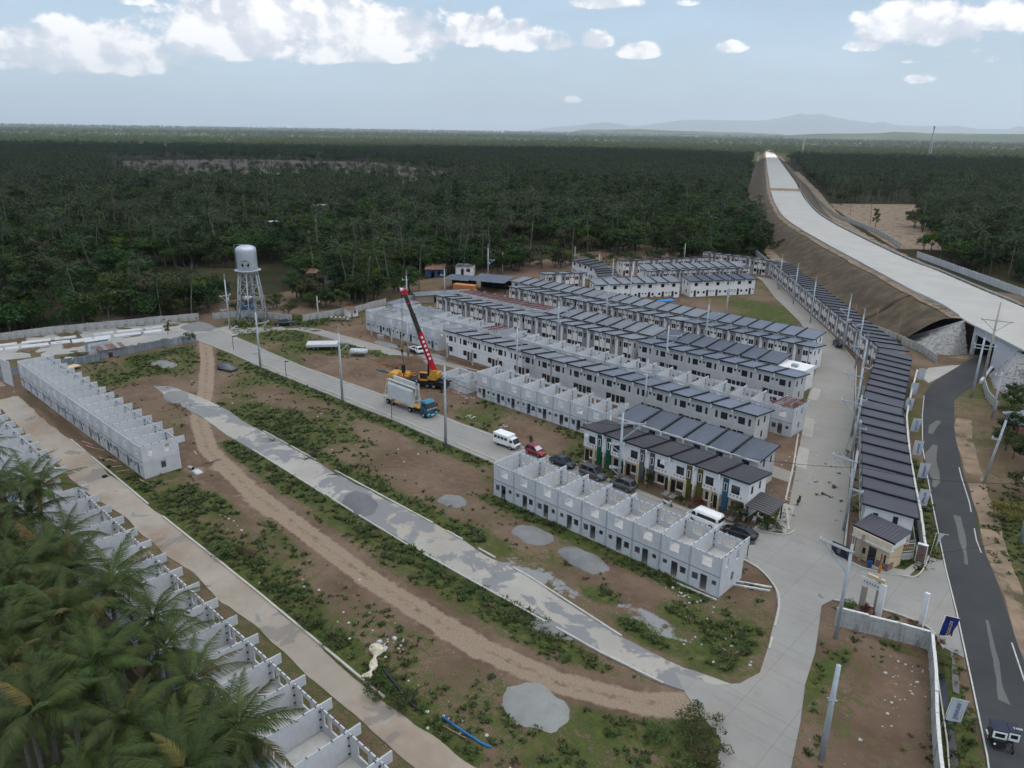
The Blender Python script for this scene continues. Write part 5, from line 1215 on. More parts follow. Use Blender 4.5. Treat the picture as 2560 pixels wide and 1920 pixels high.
def roadside(bc, sh, pc):
    r_ = random.Random(23); P = []
    poly = [(-28, 172), (-24.6, 152), (-18, 130), (-12, 112), (-5, 94), (30, 62), (60, 110), (10, 205), (-20, 192)]
    for k in range(900):
        p = (r_.uniform(-28, 30), r_.uniform(70, 190))
        if not in_poly(np.array([p[0]]), np.array([p[1]]), poly)[0] or pdist(np.array([p[0]]), np.array([p[1]]), ASP_R)[0] < 6.0+2.5*r_.random(): continue
        if math.hypot(p[0]+19, p[1]-154) < 6: continue
        if any(math.dist(p, q) < 3.3 for q in P): continue
        P.append(p)
    for i, p in enumerate(P):
        px, py, _ = project(np.array([p[0]]), np.array([p[1]]), np.array([3.0]))
        if px[0] > 2700: continue
        k = r_.choice((0, 0, 2, 3, 3, 3, 4, 6)); s = r_.uniform(.38, .66) if k != 3 else r_.uniform(.5, .95)
        o = link('roadside_tree', bc[k][1], loc=(*p, -.2), rz=r_.uniform(0, 6.28), scl=s); tag(o, 'dark leafy tree or bush on the far verge of the country road', 'tree', 'trees on the far verge of the country road'); link('crown', bc[k][0], o)
    def bush(name, label, loc, s, kind='low', ml='leaf', seed=3, cat='bush', flat=1.0):
        c, t_ = broad_crown(kind, seed, ml); o = link(name, t_.mesh('stem'), loc=loc, scl=(s, s, s*flat)); tag(o, label, cat); link('foliage', c.mesh('foliage'), o); return o
    bush('shrub', 'yellow-flowering shrub at right beside the country road', (-12.6, 113.5, -.4), .55, 'low', 'leafyel', 301)
    bush('hedge_bush', 'round dark hedge bush at the street corner in front of the carport', (-35.0, 88.2, -.9), .46, 'low', 'leaf', 302); bush('garden_bush', 'bushy green shrub beside the door next to the carport', (-39.2, 87.4, -.4), .34, 'round', 'leaf', 303)
    bush('garden_bush', 'loose green shrub against the fourth brown-roofed house', (-53.4, 87.2, -.3), .32, 'sparse', 'leaf', 304); bush('garden_bush', 'low dark red-green shrubs before the sixth brown-roofed house', (-45.2, 87.2, -.4), .28, 'low', 'leafred', 305); bush('garden_bush', 'small dark shrub before the fifth brown-roofed house', (-47.4, 86.9, -.4), .24, 'low', 'leaf', 306)
    bush('gate_bush', 'red-leaved shrub between the gate pillars', (-18.9, 77.8, -.2), .26, 'low', 'leafred', 307); bush('gate_bush', 'yellow-green shrub left of the gate pillars', (-20.6, 77.6, -.2), .25, 'low', 'leafbright', 308); bush('gate_bush', 'red shrubs at the foot of the plain white gate column', (-14.3, 79.3, -.3), .20, 'low', 'leafred', 309); bush('gate_bush', 'dark red shrub behind the wall corner by the blue banner', (-11.6, 77.8, -.2), .22, 'low', 'leafred', 310); bush('gate_bush', 'low green shrubs along the inside of the lot wall', (-16.2, 78.7, -.3), .20, 'low', 'leaf', 311)
    bush('vine_mound', 'leafy vine mound over the end of the tin fence', (-176.4, 74.2, -.4), .5, 'low', 'leaf', 312); bush('vine_mound', 'creeper-covered heap behind the tin fence', (-178.6, 50.2, -.4), .55, 'low', 'leaf', 313, flat=.7); bush('shrub', 'thin tall shrub at the corner of the casting yard', (-187.2, 73.8, -.3), .34, 'tall', 'leaf', 314)
    bush('tree', 'bright green leafy tree beside the crane tip', (-186, 150, -.3), .78, 'round', 'leafbright', 315, 'tree'); bush('tree', 'round bright tree left of the crane tip', (-196, 146, -.3), .9, 'round', 'leafbright', 316, 'tree')
    # creeping bushes sprawling over the lots
    for k, (a, b, s, ml, lb) in enumerate(((-23.6, 50.2, .62, 'weed', 'largest sprawling green bush at the bottom beside the curving track'), (-21.2, 48.2, .5, 'leaf', 'dark bush on the right side of the largest sprawling bush'), (-25.8, 47.2, .42, 'weed', 'bush at the lower left of the largest sprawling bush'), (-21.6, 45.2, .4, 'weed', 'bush below the largest sprawling bush, next to the side track'), (-80.6, 34.9, .52, 'weed', 'sprawling bush leaning over the lower lane right of the left shell row'), (-78.2, 36.2, .4, 'weed', 'smaller bush behind the one leaning over the lower lane'),
        (-47.6, 33.4, .44, 'leaf', 'feathery bush over the broken kerb of the lower lane'), (-44.6, 33.9, .38, 'weed', 'feathery bush right of the white cloth, along the lower lane kerb'), (-56.8, 34.6, .34, 'weed', 'dark bush on the kerb left of the white cloth'), (-60.5, 34.4, .30, 'weed', 'small dark bush on the kerb farther left of the white cloth'), (-89, 58.6, .34, 'leaf', 'dark bush overhanging the old lane beside the dark sand heap'), (-97.5, 58.8, .32, 'leaf', 'dark bush overhanging the old lane in the middle of the meadow edge'), (-104, 59.2, .34, 'weed', 'low yellow-green bush at the left end of the old lane'))):
        bush('scrub_bush', lb, (a, b, -.9*s), s, 'low', ml, 330+k, flat=.62)
    # young palm in front of the underpass
    m_ = pc[2]; o = link('young_palm', m_[1], loc=(-32.2, 184.5, 0), scl=.36); tag(o, 'small palm by the road in front of the underpass', 'palm tree'); link('crown', m_[0], o, m_[2])
def weeds():
    xs, ys, g, z = GRASS; r_ = random.Random(9); ms = []
    for k in range(4):
        mb = MB()
        for i in range(26 if k else 16):
            a = r_.uniform(0, 6.28); rr = r_.uniform(0, .30); p = Vector((rr*math.cos(a), rr*math.sin(a), 0)); L = r_.uniform(.12, .34)*(1.3 if k == 3 else 1); d = Vector((math.cos(a)*r_.uniform(.3, 1.1), math.sin(a)*r_.uniform(.3, 1.1), 1)).normalized(); w = Vector((-math.sin(a), math.cos(a), 0))*r_.uniform(.035, .075)
            mb.add([p-w, p+w, p+d*L*.6+w*.8, p+d*L*.6-w*.8, p+d*L+Vector((d.x*.1, d.y*.1, -.05))], [(0, 1, 2, 3), (3, 2, 4)], M['weed'])
        ms.append(mb.mesh('tuft'))
    c = coll_of('tuft_kinds', ms); n = 90000; x = rng.uniform(xs[0]+3, xs[-1]-.5, n); y = rng.uniform(ys[0]+12, ys[-1]-1, n)
    ix = np.clip(((x-xs[0])/.55).astype(int), 0, len(xs)-2); iy = np.clip(((y-ys[0])/.55).astype(int), 0, len(ys)-2); gv = g[iy, ix]; zz = z[iy, ix]
    cl = fbm(x, y, 2.2, 3); p = np.clip((gv+(cl-.5)*1.5-.36)*1.5, 0, 1)*np.where(x < -120, .6, 1)
    bad = np.zeros(n, bool)
    for poly in ([(-183, 76.6), (-34, 77), (-34, 86), (-183, 86)], [(-130, 53.2), (-66, 51.8), (-24, 53.6), (-22, 57), (-66, 57.8), (-130, 58.6)], [(-205, 29), (-10, 29), (-10, 33.8), (-205, 35)], [(-168.5, 36.3), (-108, 36.3), (-108, 42.2), (-168.5, 42.2)], [(-68, 69.2), (-32, 69.2), (-32, 75), (-68, 75)], [(-110.4, 96.4), (-68, 96.8), (-41, 97), (-41, 103), (-110, 103)], [(-67, 88), (-38, 88), (-38, 94.5), (-67, 94.5)], [(-24, 52), (-13, 30), (-16, 56), (-23, 77), (-30, 78), (-26, 70)], [(-183, 86), (-170, 99), (-150, 101), (-110, 104), (-40, 104), (-40, 110), (-150, 106), (-178, 98)], [(-126, 112), (-40, 112), (-40, 128), (-160, 128), (-160, 112)], [(-212, 30), (-188, 36), (-184, 88), (-200, 82)]): bad |= in_poly(x, y, poly)
    bad |= in_poly(x, y, list(ASP_L)+list(ASP_R)[::-1]) | in_poly(x, y, [(-36, 80), (-23, 78), (-10, 76), (-14, 96), (-17, 92), (-32, 90)])
    keep = (rng.random(n) < p*.8) & ~bad; x, y, zz, gv = x[keep], y[keep], zz[keep], gv[keep]; n = len(x)
    stuff_points('grass', x, y, zz, rng.uniform(0, 6.28, n), rng.uniform(.55, 1.35, n)*np.clip(.6+gv*.6, .6, 1.25), rng.integers(0, 4, n), c, 'tufts of weeds and grass')
foreground_palms(); _bc, _sh, _pc = forest(); roadside(_bc, _sh, _pc); weeds()
# ---------------------------------------------------------------- walls, tower, gate, poles
def wall_run(name, label, line, h, step=3.0, t=.16, mt='cwall', cap=None, postw=.28, zb=-.3, cat='wall'):
    """perimeter wall of separate panels between posts"""
    P = resample(line, step); o0 = Vector((*P[0], 0)); root = thing(name, label, cat, o0)
    for k, (p, q) in enumerate(zip(P[:-1], P[1:])):
        d = Vector((q[0]-p[0], q[1]-p[1], 0)); L = d.length; a = math.atan2(d.y, d.x); hh = h+rnd.uniform(-.06, .06)
        link('wall_panel', MB().box(.08, -t/2, zb, L-.08, t/2, hh, M[mt]).mesh('wall_panel'), root, Vector((*p, 0))-o0, a)
        if cap: link('coping', MB().box(.0, -t*.9, hh, L, t*.9, hh+.10, M[cap]).mesh('coping'), root, Vector((*p, 0))-o0, a)
    pm = MB().box(-postw/2, -postw/2, zb, postw/2, postw/2, h+.08, M[mt]).mesh('post')
    for p in P: link('post', pm, root, Vector((*p, 0))-o0)
    return root
def tin_fence(name, label, line, h, lean=.0):
    P = resample(line, .8); o0 = Vector((*P[0], 0)); root = thing(name, label, 'fence', o0)
    sh = MB(); n = 8
    for i in range(n): sh.box(i*.1, -.02-.025*(i % 2), 0, (i+1)*.1, .01-.025*(i % 2), h, M['tin'])
    me = sh.mesh('tin_sheet')
    for p, q in zip(P[:-1], P[1:]):
        link('tin_sheet', me, root, Vector((*p, rnd.uniform(-.15, .05)))-o0, rot=(rnd.uniform(-.12, .12)+lean, rnd.uniform(-.04, .04), math.atan2(q[1]-p[1], q[0]-p[0])))
    return root
def walls():
    wall_run('perimeter_wall', 'long stained wall between the casting yard and the wood at left', [(-212, 34), (-209.3, 42.8), (-207.6, 52.3), (-205.4, 61.2), (-202, 70), (-200.2, 78), (-196.5, 86)], 1.9, 3.2)
    wall_run('perimeter_wall', 'pale wall passing behind the legs of the water tower', [(-195, 89.5), (-192.9, 95.3), (-188, 99.5), (-182.8, 102.1), (-178.8, 103.6)], 1.7, 3.2)
    wall_run('perimeter_wall', 'grey wall running from the pick-up towards the pale shells', [(-176, 105.6), (-175.8, 111.5), (-175.6, 117.4), (-174.6, 121), (-176.5, 128), (-177.6, 134.7)], 1.8, 3.0)
    wall_run('perimeter_wall', 'grey wall behind the office shed, left of the sheds', [(-176.5, 141), (-175, 146), (-174, 152)], 1.8, 3)
    wall_run('perimeter_wall', 'roadside estate wall behind the long dark-roofed rows', [(-150, 318), (-120, 277), (-95, 243.5), (-70, 214), (-57.5, 206.4), (-46.7, 197), (-41.6, 190)], 1.9, 3.0)
    wall_run('perimeter_wall', 'estate wall with white coping between the dark roofs and the country road', [(-41.2, 173.5), (-37.8, 158), (-33.9, 141.7), (-30.6, 131.4), (-27.3, 121.4), (-23.9, 112.1), (-20.8, 103.8), (-18.6, 97.2), (-17.5, 94.2)], 2.0, 2.9, cap='wcap')
    wall_run('lot_wall', 'stained wall with white coping between the gate and the bare lot', [(-20.5, 73.9), (-17.8, 74.8), (-15, 75.8), (-12.1, 76.6)], 2.1, 2.95, cap='wcap', postw=.34)
    wall_run('lot_wall', 'leaning grey wall between the bare lot and the roadside ditch', [(-12.0, 76.4), (-10.1, 70.4), (-8.4, 64.4), (-7.4, 61.2), (-5, 54)], 2.1, 2.2, cap='wcap')
    wall_run('verge_wall', 'mossy grey wall beside the twin poles right of the underpass', [(-29.2, 178), (-27, 170.5), (-23.8, 163.5)], 1.7, 2.6)
    tin_fence('tin_fence', 'crooked corrugated tin fence from the shacks towards the tower road', [(-176.6, 59.3), (-177.2, 68.1), (-175.6, 75.8)], 1.9)
    tin_fence('tin_fence', 'dark corrugated tin fence behind the far-left shells', [(-176.2, 31), (-176.6, 42), (-176.2, 47.7), (-174.8, 53.5)], 1.9)
    # panelled noise fence on the far side of the expressway
    line = [(-545, 1241), (-400, 940), (-310, 760), (-232, 596), (-184, 502), (-136, 435), (-109, 386.1)]
    wall_run('expressway_fence', 'long pale panel fence curving up beyond the expressway', line, 2.2, 9.0, mt='cwall'); wall_run('expressway_fence', 'white panel fence between the expressway and the dark trees at right', [(-95, 362), (-76.3, 338.6), (-58.3, 315.6), (-42.8, 296), (-33, 285)], 2.3, 2.6, mt='precast')

def water_tower():
    c = Vector((-186.0, 96.2, 0)); t = thing('water_tower', 'silver water tank with green emblem on a steel lattice tower', 'water tower', c); H = 13.6; n = 6; rb, rt_ = 4.3, 2.45
    ang = [2*math.pi*(k+.35)/n for k in range(n)]; P = lambda k, f: Vector(((rb+(rt_-rb)*f)*math.cos(ang[k % n]), (rb+(rt_-rb)*f)*math.sin(ang[k % n]), H*f))
    for k in range(n): MB().tube([P(k, 0), P(k, 1)], .17, 8, M['steel']).obj('leg', t)
    lv = [0.0, .27, .52, .76, .97]
    for i in range(4):
        for k in range(n):
            MB().bar(P(k, lv[i+1]), P(k+1, lv[i+1]), .10, .10, M['steel']).obj('girt', t)
            MB().bar(P(k, lv[i]), P(k+1, lv[i+1]), .08, .08, M['steel']).bar(P(k+1, lv[i]), P(k, lv[i+1]), .08, .08, M['steel']).obj('cross_brace', t)
    Rk = 2.62
    MB().lathe((0, 0, H), [(0, -.95), (1.2, -.75), (2.2, -.25), (Rk, .3), (Rk, 1.6), (Rk, 3.2), (Rk, 4.6), (Rk, 5.6), (Rk-.12, 6.1), (Rk-.5, 6.45), (1.3, 6.75), (0, 6.85)], 40, M['tank']).obj('tank', t)
    MB().lathe((0, 0, H), [(Rk-.1, .25), (Rk+.75, .25), (Rk+.75, .36), (Rk-.1, .36)], 40, M['steel']).obj('walkway', t)
    # ladder with hoops, riser pipe over the top
    lb = MB(); a0 = ang[5]+.5
    for dx in (-.22, .22): lb.bar((rb*math.cos(a0)*1.02+dx, rb*math.sin(a0)*1.02, 0), (Rk*1.12*math.cos(a0)+dx, Rk*1.12*math.sin(a0), H), .05, .05, M['steel'])
    for k in range(28): f = k/28; x, y = (rb*1.02+(Rk*1.12-rb*1.02)*f)*math.cos(a0), (rb*1.02+(Rk*1.12-rb*1.02)*f)*math.sin(a0); lb.bar((x-.22, y, H*f), (x+.22, y, H*f), .04, .04, M['steel'])
    lb.obj('ladder', t)
    d = -RGT.copy(); p = d*(Rk+.35); MB().tube([(p.x, p.y, H-.2), (p.x, p.y, H+6.9), (p.x*.55, p.y*.55, H+6.95), (0, 0, H+6.9)], .06, 6, M['steel']).obj('riser_pipe', t)
    # painted emblem: green arch, two dark houses and arches, a line of letters, on the side towards the drone
    vd = math.atan2(-c.y, -c.x)-.20; mb = MB(); mg, md = M['logo_g'], M['black']
    def S(u, z, off=.015): a = vd+u/Rk; return Vector(((Rk+off)*math.cos(a), (Rk+off)*math.sin(a), H+z))
    def arc(r0, r1, a0_, a1_, cu, cz, mt, off=.015, n=18):
        q = [a0_+(a1_-a0_)*k/n for k in range(n+1)]; vs = [S(cu+r*math.cos(a), cz+r*math.sin(a), off) for a in q for r in (r0, r1)]
        mb.add(vs, [(2*k, 2*k+1, 2*k+3, 2*k+2) for k in range(n)], mt)
    arc(1.45, 1.58, .05, 3.09, 0, 1.7, mg); arc(.55, .66, -.2, 3.34, 0, 2.45, mg); arc(.42, .5, .2, 2.9, 0, 2.5, md)
    for u in (-.72, .72):
        for x0, z0, x1, z1 in ((-.34, 1.55, .10, 2.15), (-.1, 1.55, .34, 2.45), (.16, 1.5, .3, 1.75)): mb.add([S(u+x0, z0, .02), S(u+x1, z0, .02), S(u+x1, z1, .02), S(u+x0, z1, .02)], [(0, 1, 2, 3)], md)
        arc(.14, .2, 0, 6.28, u+.3*(-1 if u > 0 else 1), 1.85, mg, .025, 12)
    for x in (-.05, .12): mb.add([S(x, 1.45, .02), S(x+.06, 1.45, .02), S(x+.06, 2.55, .02), S(x, 2.55, .02)], [(0, 1, 2, 3)], md)
    mb.obj('emblem', t); lt = MB()
    # row of capital strokes as they read in the photograph
    SEG = {'I': [(0, 0, 0, 1)], 'L': [(0, 0, 0, 1), (0, 0, .6, 0)], 'E': [(0, 0, 0, 1), (0, 0, .6, 0), (0, .5, .5, .5), (0, 1, .6, 1)], 'B': [(0, 0, 0, 1), (0, 0, .5, 0), (0, .5, .5, .5), (0, 1, .5, 1), (.55, 0, .55, 1)], 'M': [(0, 0, 0, 1), (.7, 0, .7, 1), (0, 1, .35, .4), (.35, .4, .7, 1)]}
    for k, ch in enumerate('ILBLIME'):
        for x0, z0, x1, z1 in SEG[ch]: u = -1.25+k*.36; lt.bar(S(u+x0*.32, 1.02+z0*.3, .02), S(u+x1*.32, 1.02+z1*.3, .02), .05, .05, M['tail'])
    lt.obj('lettering', t)

POLES = []
def steel_pole(label, loc, h, yaw, arms, box=False, lean=(0, 0), name='power_pole', r0=.26, r1=.15, mt='pole', hook=True):
    """tapered steel pole; arms: (height, reach left, reach right, braced)"""
    t = thing(name, label, 'utility pole', (*loc, 0), yaw); t.rotation_euler = (lean[0], lean[1], yaw)
    MB().tube([(0, 0, -.3), (0, 0, h)], [r0, r1], 12, M[mt]).obj('shaft', t)
    if hook: MB().bar((-.08, 0, h-.2), (-.08, 0, h+1.5), .06, .06, M[mt]).bar((.14, 0, h-.2), (.14, 0, h+1.5), .06, .06, M[mt]).bar((-.08, 0, h+1.5), (.14, 0, h+1.5), .06, .06, M[mt]).obj('top_bracket', t)
    for z, l, r_, br in arms:
        b = MB().bar((-l, .14, z), (r_, .14, z), .11, .13, M['steel']).bar((-l, -.14, z), (r_, -.14, z), .11, .13, M['steel'])
        for s, L in ((-1, l), (1, r_)):
            if br and L > 1: b.bar((s*L*.85, .14, z-.05), (s*.1, .14, z-L*.75), .07, .07, M['steel']).bar((s*L*.85, -.14, z-.05), (s*.1, -.14, z-L*.75), .07, .07, M['steel'])
        b.obj('cross_arm', t)
        for x in ([-l+.1] if l > .6 else [])+([r_-.1] if r_ > .6 else []): MB().lathe((x, 0, z+.06), [(.06, 0), (.10, .08), (.06, .16), (.09, .24), (.0, .34)], 8, M['vwhite']).obj('insulator', t)
    if box: MB().lathe((.42, 0, h*.55), [(0, 0), (.3, .02), (.3, .85), (.22, 1.0), (0, 1.02)], 10, M['steel']).bar((0, 0, h*.55+.5), (.3, 0, h*.55+.5), .1, .2, M['steel']).obj('transformer', t)
    POLES.append((label, Vector((*loc, h)))); return t
def lamp_post(label, loc, h=3.6, yaw=0):
    t = thing('lamp_post', label, 'lamp post', (*loc, 0), yaw); MB().tube([(0, 0, -.1), (0, 0, h)], .055, 6, M['black']).obj('shaft', t); MB().box(-.12, -.12, 0, .12, .12, .35, M['kerb']).obj('footing', t)
    MB().box(-.05, -.18, h-.05, .75, .18, h+.04, M['canvas']).bar((0, 0, h-.25), (.45, 0, h-.05), .04, .04, M['black']).obj('solar_head', t)
def wire(a, b, sag, label, r=.022, name='power_line', n=10):
    a, b = Vector(a), Vector(b); pts = [a.lerp(b, k/n)-Vector((0, 0, sag*4*(k/n)*(1-k/n))) for k in range(n+1)]
    tag(MB().tube(pts, r, 4, M['black'], cap=False).obj(name), label, 'power line')
def poles():
    y = math.radians(-3)
    S = steel_pole
    S('tall steel pole at the left end of the main street, crossing the tower legs', (-147.2, 76.9), 12.2, R(95), [(9.6, .4, 3.0, True), (3.4, 1.7, .2, True)])
    S('tall steel pole on the meadow edge left of the blue truck', (-116.8, 77.3), 13.3, R(60), [(11.4, .4, 2.2, True)])
    S('tall steel pole on the kerb right of the blue truck', (-86.4, 76.8), 13.8, R(40), [(11.9, .3, 3.1, True)])
    S('steel pole in front of the brown-roofed terrace', (-56.9, 84.8), 11.6, R(40), [(10.0, .4, 3.4, True), (6.6, 1.7, .3, True), (2.9, 1.5, .3, True)])
    S('pole with meter box beside the water tower', (-182.4, 87.8), 12.8, R(100), [(8.8, 2.0, 1.3, True), (5.2, 2.2, .2, True)], True, r0=.24)
    S('short pole standing before the wood right of the pick-up', (-171.5, 107.5), 7.4, R(50), [(5.9, .2, .7, False)], mt='polec', hook=False, r0=.22)
    S('steel pole beside the small white truck', (-131.0, 105.2), 9.2, R(40), [(7.6, .4, .7, False)], r0=.22)
    S('pole behind the crane boom tip', (-154.6, 124.4), 13.0, R(40), [(12.0, 1.2, .4, False)], r0=.18)
    S('pale pole before the orange container', (-171, 152.5), 9.5, R(40), [(7.5, 1.2, .3, False)], mt='polec', hook=False, r0=.2)
    S('pole with transformer in front of the crane-side terrace', (-99.6, 108.4), 12.4, R(40), [(10.0, .3, 3.0, True)], True, r0=.2)
    S('pole before the middle of the blue-roofed raw terrace', (-68.4, 108.6), 12.2, R(40), [(10.2, .3, 2.6, True)], r0=.2)
    S('pole between the second street terraces, left', (-108, 131.6), 12.6, R(40), [(10.4, .3, 2.8, True)], True, r0=.19); S('pole between the second street terraces, right', (-78.5, 131.6), 12.4, R(40), [(10.2, .3, 2.8, True)], r0=.19)
    S('pole among the left third street roofs', (-112, 156.2), 12.4, R(40), [(10.2, .3, 2.6, True)], True, r0=.18); S('pole among the right third street roofs', (-83, 156.2), 12.2, R(40), [(10, .3, 2.6, True)], r0=.18)
    S('pole before the vacant lot terrace, left', (-121, 180), 12, R(40), [(9, .3, 2.2, True)], r0=.17); S('pole before the vacant lot terrace, right', (-93.5, 186), 12, R(40), [(9.6, .3, 2.2, True)], r0=.17); S('pole in front of the striped forest terrace', (-139, 196), 11, R(40), [(9, 1.6, .3, True)], r0=.17)
    S('pole with braced arm rising behind the left roofs', (-178, 178.5), 12.4, R(10), [(8.6, .3, 2.6, True)], True, r0=.18)
    S('thin pole by the wood behind the left roofs', (-188, 196), 8, R(10), [], mt='polec', hook=False, r0=.16); S('white pole at the dark-roofed corner row', (-163, 221), 8, R(0), [], mt='polec', hook=False, r0=.15); S('white pole by the forest above the corner row', (-180, 228), 8, R(0), [], mt='polec', hook=False, r0=.15); S('pole at the top of the side street', (-152, 262), 9, R(0), [(7, .8, .3, False)], mt='polec', hook=False, r0=.16)
    d = math.atan2(-.807, .59)
    for k, (p, h) in enumerate((((-105.5, 246), 10.5), ((-92.0, 226.8), 11.2), ((-78.2, 206.4), 11.6), ((-61, 184.4), 12.6), ((-53.4, 171.5), 12.4))):
        S(f'{ordn(k, 5)} of the steel poles along the upper side street', p, h, d+math.pi/2+.4, [(h-2.2, 2.6, .3, True)]+([(h-5, .3, 1.2, False)] if k > 2 else []), k == 3, r0=.2)
    for k, (p, h) in enumerate((((-45.2, 149.5), 12.4), ((-39.0, 129.4), 12.6), ((-35.2, 118.6), 11.4), ((-27.6, 95.2), 11.6))):
        S(['uppermost', 'second', 'third', 'lowest, nearest the gate house,'][k]+' steel pole before the dark-roofed rows by the road', p, h, R(-5), [(h-1.6, 3.1, .3, True), (h-5.4, .2, 1.6, True)]+([(h-7, .2, 1.6, True)] if k in (1, 2) else []), k == 2, r0=.22)
    S('large steel pole in the bare lot, rounded top, near the camera', (-14.4, 54.6), 9.6, R(40), [(6.2, .35, .35, False)], r0=.27, r1=.19, hook=False)
    S('steel pole at the corner of the lot wall', (-19.7, 71.6), 11.2, R(-5), [(10.4, 3.3, .3, True)], r0=.22)
    S('left of the twin poles by the underpass', (-29.2, 168.3), 12.6, R(10), [(11.0, 1.6, 2.2, False)], r0=.26, r1=.17)
    S('taller right pole of the pair by the underpass', (-30.4, 183.5), 17.2, R(10), [(13.2, 2.9, 3.1, True), (6.8, 3.0, .3, False)], mt='polec', r0=.3, r1=.17, hook=False)
    S('pole with white insulators in the roadside trees', (-23.4, 157.5), 9.2, R(5), [(8.4, 1.0, 2.8, True)], r0=.22)
    S('bent pole with street lamp on the far verge', (-17.6, 124.8), 10.6, R(185), [(7.4, .2, 1.0, False)], r0=.2, lean=(0, R(-5)))
    S('pole with white insulators at the right edge beside the road', (-9.8, 108.2), 9.8, R(10), [(8.9, 1.4, 2.4, True)], r0=.2)
    for k, (p, h) in enumerate((((-62.3, 211), 6.0), ((-54.2, 203), 6.0), ((-69, 214), 5.6))): S(f'{NUM[k]} thin wooden pole at the foot of the expressway bank', p, h, 0, [], mt='wood', r0=.1, r1=.07, hook=False)
    for k, (p, h, lb) in enumerate((((-163, 78.8), 3.4, 'leftmost thin black lamp post at the start of the main street'), ((-136.4, 76.8), 3.6, 'black solar lamp post on the kerb left of the meadow pole'), ((-101.6, 77.4), 3.9, 'black solar lamp post in front of the blue truck trailer'), ((-38.2, 86.6), 2.0, 'low solar lamp beside the black sedan'), ((-33.6, 79.4), 2.2, 'small post on the corner kerb right of the front shells'))): lamp_post(lb, p, h, R(40))
    # lines that read in the photograph
    wire((-27.6, 95.2, 10), (-35.2, 118.6, 10), .6, 'wire between the two lowest poles of the road-side row'); wire((-29.6, 96.6, 10), (-43.2, 149.5, 10.6), 1.2, 'long wire hanging over the side street pavement')
    wire((-27.6, 95.2, 9.2), (-56.9, 84.8, 9.6), 1.4, 'wire from the gate pole to the pole before the brown roofs', .028); wire((-86.4, 76.8, 11.6), (-56.9, 84.8, 9.6), 1.3, 'wire crossing in front of the second row of shells', .028); wire((-86.4, 76.8, 11.6), (-116.8, 77.3, 11.2), 1.0, 'wire along the main street between the two tall poles', .024)
    wire((-20, 71.6, 9.8), (-27.6, 95.2, 9.2), .7, 'wire from the lot-wall pole to the gate pole', .026); wire((-27.6, 95.2, 9.4), (-9.8, 108.2, 8.6), .8, 'dark wire crossing the country road', .028); wire((-20, 71.6, 9.6), (-8, 92, 8.6), .9, 'pale wire crossing the country road near the gate', .02)
    wire((-99.6, 108.4, 10), (-68.4, 108.6, 10.2), 1.2, 'wire over the shells behind the blue roofs', .024); wire((-78.2, 206.4, 9.4), (-92, 226.8, 9), .8, 'wire along the upper side street', .022); wire((-61, 184.4, 10.2), (-78.2, 206.4, 9.4), .8, 'second wire along the upper side street', .022)
    wire((-62.3, 211, 5.8), (-54.2, 203, 5.8), .7, 'slack wire between the thin wooden poles'); wire((-54.2, 203, 5.8), (-41, 176, 6.5), 1.2, 'slack wire at the foot of the expressway bank')
    # hanging meter posts before the brown roofs
    for k, (a, lb) in enumerate(((-63.3, 'leftmost'), (-55.2, 'second'), (-47.2, 'third'), (-43.2, 'rightmost'))):
        t = thing('meter_post', f'{lb} tan concrete meter post before the brown-roofed terrace', 'post', (a, 87.0, 0)); MB().box(-.16, -.14, -.1, .16, .14, 3.5, M['beige']).obj('shaft', t); MB().box(-.13, -.22, 1.5, .13, -.14, 1.9, M['steel']).box(-.1, -.22, 2.6, .1, -.14, 2.9, M['steel']).obj('meter_box', t)
    for k, (a, lb) in enumerate(((-123.6, 'leftmost'), (-115.2, 'second'), (-107.3, 'third'), (-99.4, 'rightmost'))): tag(MB().box(a-.16, 110.6, -.1, a+.16, 110.9, 3.6, M['polec']).obj('meter_post'), f'{lb} bare concrete meter post before the crane-side terrace', 'post')
    for k, (a, lb) in enumerate(((-151.8, 'leftmost'), (-143.6, 'middle'), (-139.5, 'rightmost'))): tag(MB().box(a-.15, 110.2, -.1, a+.15, 110.5, 3.4, M['polec']).obj('meter_post'), f'{lb} concrete meter post before the pale shells', 'post')

